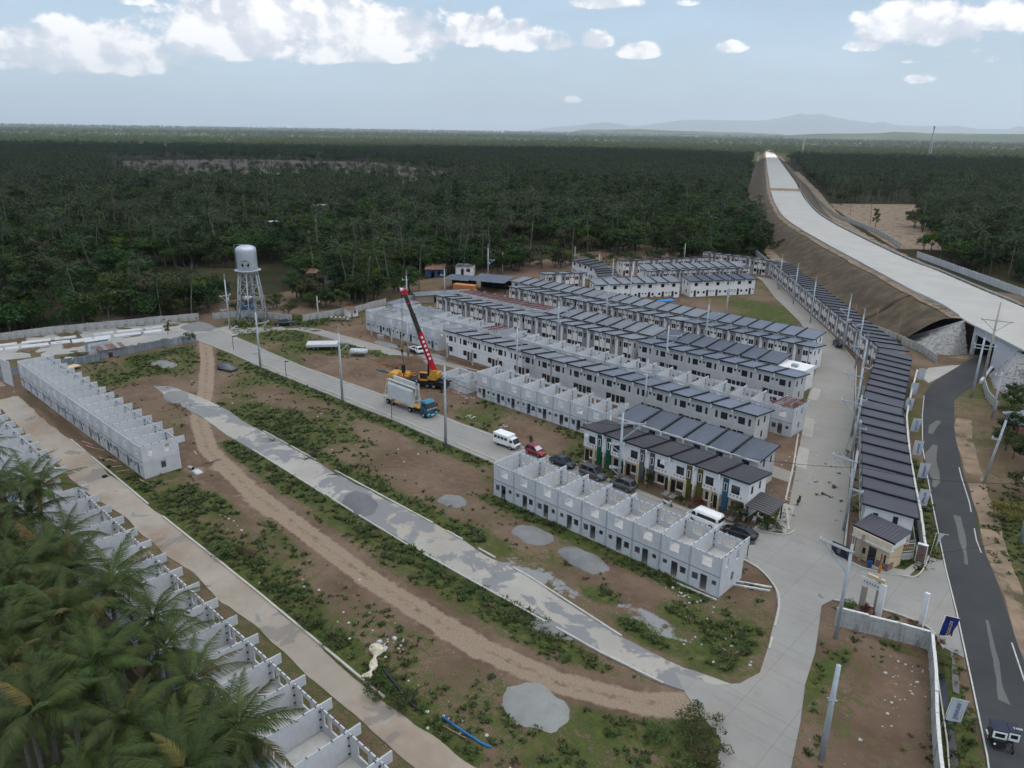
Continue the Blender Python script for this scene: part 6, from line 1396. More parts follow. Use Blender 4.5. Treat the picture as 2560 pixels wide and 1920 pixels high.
def text_obj(body, size, mt, parent, loc, rot, ext=.01, flip=False, name='lettering', shear=0.0, sx=1.0):
    cu = bpy.data.curves.new(name, 'FONT'); cu.body = body; cu.size = size; cu.align_x = 'CENTER'; cu.align_y = 'CENTER'; cu.extrude = ext; cu.shear = shear; cu.materials.append(M[mt])
    tmp = bpy.data.objects.new('tmp', cu); me = bpy.data.meshes.new_from_object(tmp); bpy.data.objects.remove(tmp)
    if not me.materials: me.materials.append(M[mt])
    o = link(name, me, parent, loc, rot=rot); o.scale = (-sx if flip else sx, 1, 1); return o
def gate():
    # guard house with a brown roof, its portico, sliding gate and sign wall
    a = math.atan2(.332, .943)-.07; t = thing('guard_house', 'cream guard house with dark roof and dark sliding gate', 'guard house', (-24.3, 89.7, 0), R(-13)); B = M['beige']; w = M['white']
    MB().panel(0, 0, 4.3, 3.0, [(.55, .9, 1.35, 1.7), (1.7, .05, 2.7, 2.3), (3.25, .9, 4.05, 2.1)], 0, .15, B).box(0, .15, 0, .15, 3.0, 3.0, B).panel(.15, 0, 3.0, 3.0, [], 4.15, .15, B, axis='y').box(0, 2.85, 0, 4.3, 3.0, 3.0, B).obj('wall', t)
    MB().box(-.35, -.55, 3.0, 4.65, -.40, 4.0, mat('cream_parapet', (.60, .50, .38), .8, .08, streak=.2)).box(-.35, -.55, 2.88, 4.65, .2, 3.0, w).obj('parapet', t); MB().box(.95, -.72, 0, 1.25, -.56, 3.7, M['tan']).obj('pilaster', t)
    MB().box(-.4, -.58, 2.86, 4.7, -.35, 3.12, M['wcap']).obj('cornice', t)
    zr = lambda y: 4.35-.10*y; rb = MB(); rb.add([(-.6, -.2, 4.1), (4.8, -.2, 4.1), (4.8, 3.4, 4.6), (-.6, 3.4, 4.6), (-.6, -.2, 4.2), (4.8, -.2, 4.2), (4.8, 3.4, 4.7), (-.6, 3.4, 4.7)], [(0, 3, 2, 1), (4, 5, 6, 7), (0, 1, 5, 4), (1, 2, 6, 5), (2, 3, 7, 6), (3, 0, 4, 7)], M['roof_dark'])
    for i in range(12): x = -.6+5.4*(i+.5)/12; rb.bar((x, -.2, 4.21), (x, 3.4, 4.71), .05, .05, M['roof_dark'])
    rb.obj('roof', t); MB().box(-.62, -.3, 3.98, 4.82, -.18, 4.2, M['flash']).box(-.62, -.26, 3.84, 4.82, -.2, 3.98, w).obj('roof_edge', t); MB().box(-.2, 0, 3.0, 4.4, 3.0, 4.1, w).obj('upper_wall', t)
    link('window', win_mesh(.8, .8), t, (.55, .02, .9)); link('window', win_mesh(.8, 1.2, 1, 'wframe'), t, (3.25, .02, .9)); MB().box(1.7, .02, .05, 2.7, .06, 2.3, M['glass']).box(1.7, -.02, .05, 1.78, .03, 2.3, M['frame']).box(2.62, -.02, .05, 2.7, .03, 2.3, M['frame']).obj('glass_door', t)
    MB().box(2.85, -.07, 0, 4.4, 0, 1.0, M['brickt']).box(4.3, -.07, 0, 4.37, 1.2, 1.0, M['brickt']).obj('stone_plinth', t)
    g = thing('sliding_gate', 'dark slatted sliding gate folded in front of the guard house', 'gate', (-26.6, 88.2, .06), R(-8)); MB().box(0, -.05, .08, 2.3, 0, 1.75, M['vgrey'] if False else M['black']).obj('leaf', g)
    for k in range(9): link('slat', MB().box(0, 0, 0, 2.3, .05, .10, M['canvas']).mesh('slat'), g, (0, -.1, .15+k*.18))
    for k in range(7): link('vent_slat', MB().box(0, 0, 0, .45, .02, .06, M['tan']).mesh('vent_slat'), g, (.75, -.13, .5+k*.16))
    b = thing('dustbin', 'blue bin in front of the guard house door', 'bin', (-21.9, 88.1, .05)); MB().box(-.22, -.2, 0, .22, .2, .8, mat('blue_bin_plastic', (.02, .05, .16), .5)).obj('body', b); MB().box(-.25, -.23, .8, .25, .23, .92, mat('blue_bin_lid', (.03, .08, .22), .5)).obj('lid', b)
    b = thing('barrier_post', 'orange barrier post before the guard house', 'barrier', (-20.6, 87.7, .05), R(-13)); MB().box(-.12, -.1, 0, .12, .1, 1.0, M['orange']).obj('housing', b); MB().box(-.05, -.04, 1.0, .05, .04, 2.6, M['orange']).obj('boom', b)
    # name wall
    s = thing('sign_wall', 'grey sign wall lettered in gold beside the stone pier', 'sign', (-20.4, 91.6, 0), math.atan2(2.3, 1.75)); L = 2.9
    MB().box(0, 0, 0, L, .5, 1.0, M['kerb']).obj('plinth', s); MB().box(-.05, .05, 1.0, L+.05, .4, 2.6, mat('sign_grey', (.12, .125, .13), .7, .1, 2)).obj('board', s)
    MB().bar((.12, .03, 1.25), (L-.12, .03, 1.25), .05, .06, w).bar((.12, .03, 2.35), (L-.12, .03, 2.35), .05, .06, w).bar((.12, .03, 1.25), (.12, .03, 2.35), .05, .06, w).bar((L-.12, .03, 1.25), (L-.12, .03, 2.35), .05, .06, w).obj('border', s)
    text_obj('Sonrisa', .80, 'gold', s, (L/2, .02, 1.80), (math.pi/2, 0, 0), .02); MB().bar((.3, -.5, 2.75), (1.4, -.5, 2.75), .16, .3, mat('pink_lamp_hood', (.55, .36, .28), .7)).bar((.8, -.4, 2.75), (.8, .2, 2.6), .06, .06, M['steel']).obj('sign_lamp', s)
    s = thing('stone_pier', 'white-framed brown stone pier at the end of the sign wall', 'pier', (-18.4, 93.7, 0), R(8)); MB().box(0, 0, 0, 1.15, .4, 2.5, w).obj('frame', s); pm = [MB().box(.1, -.03-.02*(k % 3), .1+k*.115, 1.05, .0, .2+k*.115, M['brickt']).mesh('stone_course') for k in range(20)]
    for q in pm: link('stone_course', q, s)
    # canopy columns on the lot side
    c = thing('gate_column', 'grey gate column with white name board, left of the pair', 'gate column', (-19.4, 77.9, 0), R(-8)); MB().box(-.28, -.15, 0, .28, .15, 3.5, M['tan']).obj('shaft', c)
    c = thing('gate_column', 'broad white gate column standing in the planted strip', 'gate column', (-17.8, 78.7, 0), R(-8)); MB().box(-.32, -.16, 0, .32, .16, 4.0, M['white']).obj('shaft', c); MB().box(-.62, -.06, 0, -.34, .06, 4.7, M['tan']).obj('rib', c); MB().box(-2.4, -.10, 3.1, .0, -.02, 3.95, M['wcap']).obj('board', c); MB().box(-1.8, -.2, 4.2, .1, .1, 4.6, M['beige']).obj('beam', c)
    for k in range(6): link('board_mark', MB().box(0, -.13, 0, .18, -.11, .22, M['taupe']).mesh('board_mark'), c, (-2.1+k*.3, 0, 3.4))
    c = thing('gate_column', 'plain tall white gate column farther right', 'gate column', (-13.8, 79.9, 0), R(-8)); MB().box(-.24, -.14, 0, .24, .14, 4.3, M['white']).obj('shaft', c)
def flags():
    def flag(label, loc, h, white=True, tilt=0.0, blown=0.0, w=1.25, drop=2.5, blank=False, furled=False):
        t = thing('banner', label, 'banner', (*loc, 0)); yaw = math.atan2(RGT.y, RGT.x)-.25; t.rotation_euler = (0, tilt, yaw)
        MB().tube([(0, 0, -.1), (0, 0, h)], .035, 6, M['cream']).obj('pole', t); MB().tube([(0, 0, h), (w+.15, 0, h)], .03, 6, M['cream']).obj('cross_bar', t)
        nx, nz = 9, 14; x = np.linspace(0, 1, nx); z = np.linspace(0, 1, nz); X, Z = np.meshgrid(x, z)
        if furled: co = np.stack([.35+(X-.1)*w*.55*np.exp(-Z*2.2), .1*np.sin(X*9)*Z, h-.05-Z*drop*.8], -1)
        else: co = np.stack([.08+X*w+.05*np.sin(Z*7)*blown, .10*np.sin(X*5+Z*4)*(.3+Z)*(.4+blown)+blown*.35*Z*Z, h-.05-Z*drop-.05*np.sin(X*3.1)*Z], -1)
        i = np.arange(nx*nz).reshape(nz, nx); fa = np.stack([i[:-1, :-1], i[:-1, 1:], i[1:, 1:], i[1:, :-1]], -1).reshape(-1, 4)
        cloth = link('cloth', np_mesh('cloth', co.reshape(-1, 3), fa, None, M['flag'] if white else M['flagblue'], True), t)
        if not blank and not furled:
            text_obj('Sonrisa', .62, 'navy' if white else 'golden', t, (.08+w*.52, -.10-.10*blown, h-.05-drop*.5), (math.pi/2, math.pi/2, 0), .004, True, sx=.95)
            if white: MB().box(.08+w*.80, -.13, h-.3-drop*.66, .08+w*.83, -.12, h-drop*.42, M['orange']).obj('stripe', t)
        return t
    flag('pale banner with dark lettering leaning over the ditch at bottom right', (-8.0, 64.9), 3.9, tilt=R(5), drop=2.3)
    flag('royal blue banner with gold lettering at the gate mouth', (-11.7, 77.3), 4.0, False, R(4), .8, drop=2.4)
    flag('half-torn white banner on a frame beside the stone pier', (-17.2, 95.4), 3.8, tilt=R(3), furled=True)
    for k, p in enumerate(((-22.4, 107.4), (-25.0, 117), (-28.3, 125.9), (-31.8, 136.8), (-36.0, 147.5), (-38.2, 158.2), (-40.2, 170))):
        flag(f'{NUM[k]} pale roadside banner counted up from the guard house', p, 3.7-.05*k, tilt=R(4-k % 3), drop=2.4, blank=k > 4, blown=.3*(k % 2))
walls(); water_tower(); poles(); gate(); flags()
# ---------------------------------------------------------------- vehicles
def wheel_mesh(r=.33, w=.22):
    k = ('wheel', r, w)
    if k not in _cache:
        b = MB(); b.tube([(0, -w/2, 0), (0, w/2, 0)], r, 16, M['rubber'], smooth=False); b.tube([(0, -w/2-.01, 0), (0, w/2+.01, 0)], r*.58, 12, M['hub'], smooth=False); _cache[k] = b.mesh('wheel')
    return _cache[k]
def ring(x, w, z0, z1, r=.08):
    return [(x, -w+r, z0), (x, w-r, z0), (x, w, z0+r*1.5), (x, w, z1-r), (x, w-r*1.2, z1), (x, -w+r*1.2, z1), (x, -w, z1-r), (x, -w, z0+r*1.5)]
def lights(t, xf, xr, w, zf, zr, d=.16):
    for s in (-1, 1):
        MB().box(xf-.06, s*w-d*.9, zf-.07, xf+.02, s*w+d*.9, zf+.07, M['lamp']).obj('headlight', t); MB().box(xr-.02, s*w-d*.6, zr-.12, xr+.06, s*w+d*.6, zr+.12, M['tail']).obj('tail_light', t)
def car(name, label, cat, loc, yaw, paint, kind='sedan', shade=False):
    t = thing(name, label, cat, (*loc, .06), yaw); P = M[paint]; G = M['glass']
    if kind in ('sedan', 'hatch', 'suv', 'mpv'):
        L, w, H = dict(sedan=(4.6, .86, 1.46), hatch=(3.9, .84, 1.5), suv=(4.6, .9, 1.75), mpv=(4.3, .86, 1.68))[kind]; f, b = L/2, -L/2; belt = .62*H
        prof = [(b, .80*w, .40, belt*.92), (b+.18, .95*w, .28, belt*1.0), (b+.9, w, .24, belt), (0, w, .24, belt*.98), (f-1.3, w, .24, belt*.95), (f-.45, .95*w, .26, belt*.82), (f-.05, .78*w, .36, belt*.68)]
        MB().loft([ring(*p) for p in prof], P, True).obj('body', t)
        c0, c1 = (b+.55, f-1.15) if kind == 'sedan' else (b+.15, f-1.05); r0, r1 = (b+1.35, f-2.05) if kind == 'sedan' else (b+.55, f-1.9)
        cb = MB(); base = [(c0, -w*.88, belt-.03), (c1, -w*.88, belt-.05), (c1, w*.88, belt-.05), (c0, w*.88, belt-.03)]; top = [(r0, -w*.68, H), (r1, -w*.68, H), (r1, w*.68, H), (r0, w*.68, H)]
        cb.loft([base, top], G); cb.obj('windows', t)
        rb = MB().loft([[(r0-.06, -w*.71, H-.02), (r1+.06, -w*.71, H-.02), (r1+.06, w*.71, H-.02), (r0-.06, w*.71, H-.02)], [(r0+.1, -w*.62, H+.06), (r1-.12, -w*.62, H+.06), (r1-.12, w*.62, H+.06), (r0+.1, w*.62, H+.06)]], P)
        for s in (-1, 1):
            for xa, xb in ((c0, r0), (c1, r1), ((c0+c1)/2, (r0+r1)/2)): rb.bar((xa, s*w*.885, belt-.02), (xb, s*w*.685, H), .09, .07, P)
        rb.obj('roof', t)
        if shade: MB().loft([[(r1+.08, -w*.62, H-.06), (r1+.1, w*.62, H-.06), (c1-.1, w*.8, belt+.06), (c1-.1, -w*.8, belt+.06)], [(r1+.12, -w*.62, H-.03), (r1+.14, w*.62, H-.03), (c1-.06, w*.8, belt+.09), (c1-.06, -w*.8, belt+.09)]], M['sheet']).obj('sun_shade', t)
        wx, wy, wr = (L*.30, w-.10, .33)
        for s in (-1, 1): MB().box(c1-.30, s*w-(.0 if s > 0 else .16), belt-.02, c1-.16, s*w+(.16 if s > 0 else 0), belt+.12, P).obj('wing_mirror', t)
        lights(t, f-.1, b+.04, w*.62, belt*.62, belt*.82)
    elif kind == 'van':      # tall high-roof van
        L, w, H = 5.0, .92, 2.05; f, b = L/2, -L/2
        MB().loft([ring(b, w*.93, .35, 1.15), ring(b+.08, w, .28, 1.2), ring(0, w, .26, 1.2), ring(f-.5, w*.98, .26, 1.15), ring(f-.05, w*.86, .34, .95)], P, True).obj('body', t)
        up = [[(b+.02, -w*.98, 1.15), (f-.45, -w*.96, 1.1), (f-.45, w*.96, 1.1), (b+.02, w*.98, 1.15)], [(b+.10, -w*.92, 1.72), (f-1.0, -w*.90, 1.72), (f-1.0, w*.90, 1.72), (b+.10, w*.92, 1.72)], [(b+.22, -w*.82, H-.04), (f-1.35, -w*.80, H-.02), (f-1.35, w*.80, H-.02), (b+.22, w*.82, H-.04)], [(b+.5, -w*.6, H+.03), (f-1.6, -w*.58, H+.04), (f-1.6, w*.58, H+.04), (b+.5, w*.6, H+.03)]]
        MB().loft(up, P, True).obj('upper_body', t)
        for s in (-1, 1):
            for x0, x1 in ((b+.35, f-1.75), (f-1.6, f-.95)): MB().add([(x0, s*w*.985, 1.2), (x1, s*w*.985, 1.2), (x1-.12, s*w*.935, 1.68), (x0+.1, s*w*.935, 1.68), (x0, s*w*1.0, 1.2), (x1, s*w*1.0, 1.2), (x1-.12, s*w*.95, 1.68), (x0+.1, s*w*.95, 1.68)], [(4, 5, 6, 7), (0, 1, 5, 4), (1, 2, 6, 5), (2, 3, 7, 6), (3, 0, 4, 7)], G).obj('side_window', t)
        MB().add([(f-.42, -w*.86, 1.14), (f-.42, w*.86, 1.14), (f-.98, w*.80, 1.72), (f-.98, -w*.80, 1.72), (f-.37, -w*.86, 1.14), (f-.37, w*.86, 1.14), (f-.93, w*.80, 1.74), (f-.93, -w*.80, 1.74)], [(4, 5, 6, 7), (0, 4, 7, 3), (1, 2, 6, 5), (0, 1, 5, 4), (2, 3, 7, 6)], G).obj('windscreen', t)
        MB().box(b-.02, -w*.8, 1.2, b+.08, w*.8, 1.68, G).obj('rear_window', t); wx, wy, wr = 1.45, w-.1, .34; lights(t, f-.12, b+.02, w*.66, .78, 1.0)
    elif kind == 'fb':       # small cab with a boxy passenger body
        w = .92; MB().loft([ring(1.0, w*.9, .35, 1.1), ring(1.9, w*.9, .32, 1.05), ring(2.35, w*.84, .36, .95)], P, True).obj('cab', t)
        MB().loft([[(1.0, -w*.86, 1.05), (2.2, -w*.84, 1.0), (2.2, w*.84, 1.0), (1.0, w*.86, 1.05)], [(1.0, -w*.74, 1.82), (1.65, -w*.72, 1.82), (1.65, w*.72, 1.82), (1.0, w*.74, 1.82)]], P).obj('cab_roof', t)
        MB().add([(2.17, -w*.76, 1.04), (2.17, w*.76, 1.04), (1.72, w*.66, 1.76), (1.72, -w*.66, 1.76), (2.23, -w*.76, 1.06), (2.23, w*.76, 1.06), (1.78, w*.66, 1.78), (1.78, -w*.66, 1.78)], [(4, 5, 6, 7), (0, 4, 7, 3), (1, 2, 6, 5), (0, 1, 5, 4), (2, 3, 7, 6)], G).obj('windscreen', t)
        MB().box(-2.3, -w, .5, .95, w, 2.12, P).box(-2.35, -w*1.02, 2.12, 1.0, w*1.02, 2.2, P).obj('passenger_body', t); MB().box(-2.35, -.78, .38, 2.3, .78, .55, M['black']).obj('chassis', t)
        for s in (-1, 1):
            for k in range(4): MB().box(-2.1+k*.75, s*w-.015, 1.35, -1.5+k*.75, s*w+.015, 1.82, G).obj('side_window', t)
            MB().box(1.15, s*w*.82-.03, 1.15, 1.75, s*w*.82+.03, 1.62, G).obj('cab_window', t)
        MB().box(2.28, -.6, .5, 2.38, .6, .72, M['black']).obj('grille', t); wx, wy, wr = 1.45, w-.12, .32; lights(t, 2.36, -2.3, w*.6, .72, .75)
    elif kind == 'pickup':
        w = .92; MB().loft([ring(-2.6, w*.92, .5, 1.1), ring(-2.5, w, .42, 1.12), ring(-1.0, w, .42, 1.12), ring(.9, w, .42, 1.14), ring(2.3, w*.96, .44, 1.08), ring(2.65, w*.84, .5, .95)], P, True).obj('body', t)
        MB().loft([[(-.95, -w*.9, 1.1), (1.35, -w*.9, 1.1), (1.35, w*.9, 1.1), (-.95, w*.9, 1.1)], [(-.7, -w*.72, 1.78), (.55, -w*.72, 1.78), (.55, w*.72, 1.78), (-.7, w*.72, 1.78)]], G).obj('windows', t); MB().box(-.75, -w*.74, 1.76, .6, w*.74, 1.84, P).obj('roof', t)
        MB().box(-2.45, -w*.82, 1.02, -1.05, w*.82, 1.135, M['black']).obj('load_bed', t); MB().tube([(-1.05, -w*.85, 1.1), (-1.2, -w*.7, 1.6), (-1.2, w*.7, 1.6), (-1.05, w*.85, 1.1)], .04, 6, M['black']).obj('roll_bar', t); wx, wy, wr = 1.62, w-.1, .40; lights(t, 2.6, -2.58, w*.66, .85, .9)
    elif kind == 'minitruck':
        w = .82; MB().loft([ring(1.0, w, .5, 1.2), ring(1.9, w, .48, 1.15), ring(2.1, w*.92, .5, 1.0)], P, True).obj('cab', t); MB().loft([[(1.0, -w*.95, 1.15), (2.02, -w*.95, 1.1), (2.02, w*.95, 1.1), (1.0, w*.95, 1.15)], [(1.02, -w*.82, 1.82), (1.62, -w*.82, 1.82), (1.62, w*.82, 1.82), (1.02, w*.82, 1.82)]], P).obj('cab_roof', t)
        MB().box(1.72, -w*.75, 1.2, 2.0, w*.75, 1.7, G).box(1.1, -w*.93, 1.22, 1.55, w*.93, 1.68, G).obj('windows', t); MB().box(-2.2, -w, .72, .95, w, .86, M['black']).obj('load_bed', t)
        for y in (-w, w-.05): MB().box(-2.2, y, .86, .95, y+.05, 1.18, P).obj('drop_side', t)
        MB().box(-2.2, -w, .86, -2.15, w, 1.18, P).obj('tail_gate', t); MB().box(.9, -w, .86, .98, w, 1.75, P).obj('headboard', t); MB().box(-2.2, -.5, .45, 1.9, .5, .7, M['black']).obj('chassis', t); wx, wy, wr = 1.5, w-.14, .33; lights(t, 2.1, -2.18, w*.65, .8, .6)
    wm = wheel_mesh(wr)
    for sx in (-1, 1):
        for sy in (-1, 1): link('wheel', wm, t, (sx*wx, sy*wy, wr))
    return t
def scooter(label, loc, yaw, paint):
    t = thing('scooter', label, 'motorcycle', (*loc, .06), yaw); wm = wheel_mesh(.24, .1); link('wheel', wm, t, (.62, 0, .24)); link('wheel', wm, t, (-.62, 0, .24)); P = M[paint]
    MB().loft([ring(-.8, .10, .5, .72, .03), ring(-.5, .18, .38, .78, .05), ring(-.1, .14, .30, .62, .04), ring(.1, .10, .26, .40, .03)], P, True).obj('body', t); MB().loft([[(.28, -.17, .3), (.42, -.17, .3), (.42, .17, .3), (.28, .17, .3)], [(.42, -.14, .95), (.56, -.12, .95), (.56, .12, .95), (.42, .14, .95)]], P).obj('leg_shield', t)
    MB().box(-.72, -.13, .76, -.02, .13, .86, M['black']).obj('seat', t); MB().tube([(.48, -.34, 1.05), (.50, 0, 1.0), (.48, .34, 1.05)], .025, 5, M['black']).tube([(.50, 0, 1.0), (.62, 0, .24)], .035, 5, M['black']).obj('handlebar', t); MB().box(.52, -.07, .84, .60, .07, .96, M['lamp']).obj('headlight', t)
def tricycle():
    t = thing('tricycle', 'white and black motor tricycle with dark canvas roofs on the country road', 'tricycle', (-3.7, 67.1, .06), math.atan2(-.55, .25)); W = M['vwhite']; K = M['black']
    wm = wheel_mesh(.28, .11); link('wheel', wm, t, (.85, .62, .28)); link('wheel', wm, t, (-.5, .62, .28)); link('wheel', wm, t, (-.3, -.95, .28))
    MB().tube([(.85, .62, .3), (.55, .62, .95), (.35, .62, 1.05)], .04, 6, K).tube([(.45, .3, 1.08), (.45, .95, 1.08)], .025, 6, K).obj('fork', t); MB().loft([[(-.6, .5, .6), (.4, .5, .6), (.4, .74, .6), (-.6, .74, .6)], [(-.55, .52, .85), (.3, .52, .9), (.3, .72, .9), (-.55, .72, .85)]], K).obj('engine_and_seat', t)
    MB().loft([[(.62, -1.0, .35), (.95, -.8, .35), (.95, .0, .35), (.62, .15, .35), (-.75, .15, .35), (-.75, -1.0, .35)], [(.55, -1.0, .95), (.85, -.82, .95), (.85, .0, .95), (.55, .12, .95), (-.75, .15, .95), (-.75, -1.0, .95)]], K).obj('sidecar', t)
    MB().panel(-.98, .95, .1, 1.62, [(-.82, 1.05, -.06, 1.5)], .5, .05, W, axis='y').obj('sidecar_screen', t); MB().add([(.50, -.82, 1.05), (.50, -.06, 1.05), (.50, -.06, 1.5), (.50, -.82, 1.5)], [(0, 1, 2, 3)], M['glass']).obj('sidecar_glass', t)
    MB().box(.45, .22, .98, .52, 1.02, 1.12, W).panel(.22, 1.1, 1.02, 1.75, [(.34, 1.18, .90, 1.62)], .46, .06, W, axis='y').obj('rider_screen', t); MB().add([(.47, .34, 1.18), (.47, .90, 1.18), (.47, .90, 1.62), (.47, .34, 1.62)], [(0, 1, 2, 3)], M['glass']).obj('rider_glass', t)
    MB().add([(.5, -1.05, 1.64), (.5, .14, 1.66), (-.95, .14, 1.72), (-.95, -1.05, 1.66), (.45, -1.0, 1.72), (.45, .1, 1.74), (-.9, .1, 1.8), (-.9, -1.0, 1.74)], [(0, 1, 5, 4), (1, 2, 6, 5), (2, 3, 7, 6), (3, 0, 4, 7), (4, 5, 6, 7), (3, 2, 1, 0)], M['canvas']).obj('sidecar_roof', t)
    MB().add([(.5, .2, 1.74), (.5, 1.1, 1.74), (-.75, 1.1, 1.8), (-.75, .2, 1.8), (.45, .24, 1.82), (.45, 1.06, 1.82), (-.7, 1.06, 1.88), (-.7, .24, 1.88)], [(0, 1, 5, 4), (1, 2, 6, 5), (2, 3, 7, 6), (3, 0, 4, 7), (4, 5, 6, 7), (3, 2, 1, 0)], M['canvas']).obj('rider_roof', t)
    text_obj('7458', .36, 'white', t, (-.10, .94, 1.868), (0, -.045, math.pi/2-.0), .006)
    MB().tube([(-.75, -.95, .95), (-.8, -.95, 1.66)], .025, 5, K).tube([(-.75, .1, .95), (-.8, .1, 1.7)], .025, 5, K).tube([(.5, 1.0, 1.1), (-.6, 1.0, 1.8)], .02, 5, K).obj('roof_frame', t); MB().box(.93, -.9, .6, 1.0, -.75, .72, M['lamp']).obj('headlight', t); MB().box(-.78, -1.1, .5, -.2, -1.0, .62, M['lamp']).obj('mudguard', t)
def panel_truck():
    t = thing('panel_truck', 'blue-cabbed truck carrying upright precast wall panels on an A-frame trailer', 'truck', (-103.2, 83.2, .06), R(0)); W = M['cream']; w = 1.2
    MB().loft([ring(4.1, w*.98, .75, 2.05, .1), ring(5.6, w*.98, .75, 2.0, .1), ring(6.0, w*.95, .7, 1.75, .1)], M['cyan2'], True).obj('cab', t)
    MB().loft([[(4.1, -w*.97, 2.0), (5.9, -w*.95, 1.9), (5.9, w*.95, 1.9), (4.1, w*.97, 2.0)], [(4.15, -w*.92, 2.85), (5.55, -w*.9, 2.85), (5.55, w*.9, 2.85), (4.15, w*.92, 2.85)]], M['cyan2']).obj('cab_upper', t)
    MB().loft([[(4.1, -w*.94, 2.85), (5.6, -w*.92, 2.85), (5.6, w*.92, 2.85), (4.1, w*.94, 2.85)], [(4.2, -w*.84, 3.15), (5.2, -w*.80, 3.2), (5.2, w*.80, 3.2), (4.2, w*.84, 3.15)]], M['cyan']).obj('cab_roof', t)
    MB().add([(5.88, -w*.86, 1.98), (5.88, w*.86, 1.98), (5.60, w*.82, 2.75), (5.60, -w*.82, 2.75), (5.97, -w*.86, 1.98), (5.97, w*.86, 1.98), (5.66, w*.82, 2.77), (5.66, -w*.82, 2.77)], [(4, 5, 6, 7), (0, 4, 7, 3), (1, 2, 6, 5), (0, 1, 5, 4), (2, 3, 7, 6)], M['glass']).obj('windscreen', t); MB().box(5.94, -w*.9, 1.72, 6.04, w*.9, 1.84, M['golden']).obj('front_stripe', t); MB().box(5.9, -w, .5, 6.15, w, .85, M['cyan']).box(6.1, -.3, .55, 6.17, .3, .72, M['vwhite']).obj('bumper', t)
    for s in (-1, 1): MB().box(4.6, s*w*.955-.02, 2.05, 5.4, s*w*.955+.02, 2.7, M['glass']).obj('door_window', t); MB().box(5.7, s*(w+.22)-.1, 1.9, 5.8, s*(w+.22)+.1, 2.5, M['black']).obj('wing_mirror', t)
    lights(t, 6.12, -6.9, w*.75, .95, .9); MB().box(-6.6, -.5, .75, 5.0, .5, 1.0, M['black']).box(.2, -1.0, .8, 3.9, 1.0, .95, M['black']).obj('chassis', t)
    MB().box(-6.8, -1.25, 1.2, 2.0, 1.25, 1.36, W).obj('trailer_deck', t); MB().box(2.0, -1.0, 1.3, 3.6, 1.0, 1.5, M['yellow']).box(-4.5, -1.26, .85, -1.6, -1.2, 1.2, M['yellow']).obj('warning_boards', t)
    for s in (-1, 1):
        f = MB(); f.bar((-6.8, s*1.25, 1.75), (2.0, s*1.25, 1.75), .09, .09, W)
        for k in range(14): x = -6.8+8.8*k/13; f.bar((x, s*1.25, 1.3), (x, s*1.25, 1.75), .07, .07, W)
        f.obj('side_rail', t)
    for x in (1.9, -6.6):
        f = MB()
        for s in (-1, 1): f.bar((x, s*1.0, 1.36), (x, s*.28, 4.6), .12, .12, W)
        for z in (2.3, 3.4, 4.5): f.bar((x, -.85+.22*(z-1.4), z), (x, .85-.22*(z-1.4), z), .08, .08, W)
        f.obj('a_frame', t)
    MB().bar((-6.6, -.28, 4.6), (1.9, -.28, 4.6), .12, .12, W).bar((-6.6, .28, 4.6), (1.9, .28, 4.6), .12, .12, W).box(-6.4, -.35, 4.5, 1.7, .35, 4.55, M['steel']).obj('top_walkway', t)
    for k in range(3):
        y = -.62-.2*k; tag(MB().box(-5.9+.2*k, y-.07, 1.4, 1.5, y+.07, 4.35-.1*k, M['precast']).obj('precast_panel', None, (-103.2, 83.2, .06)), ['inner', 'middle', 'outermost, street-side'][k]+' precast wall panel leaning on the near side of the trailer', 'wall panel', 'panels leaning on the truck trailer')
    for k in range(2):
        y = .55+.2*k; tag(MB().box(-5.8, y-.07, 1.4, 1.6, y+.07, 5.3, M['precast']).obj('precast_panel', None, (-103.2, 83.2, .06)), ['taller precast panel behind the trailer A-frame', 'tallest, hindmost precast panel on the truck trailer'][k], 'wall panel', 'panels leaning on the truck trailer')
    wm = wheel_mesh(.5, .34)
    for x in (-5.6, -4.3, 1.0, 4.9):
        for s in (-1, 1): link('wheel', wm, t, (x, s*1.02, .5))
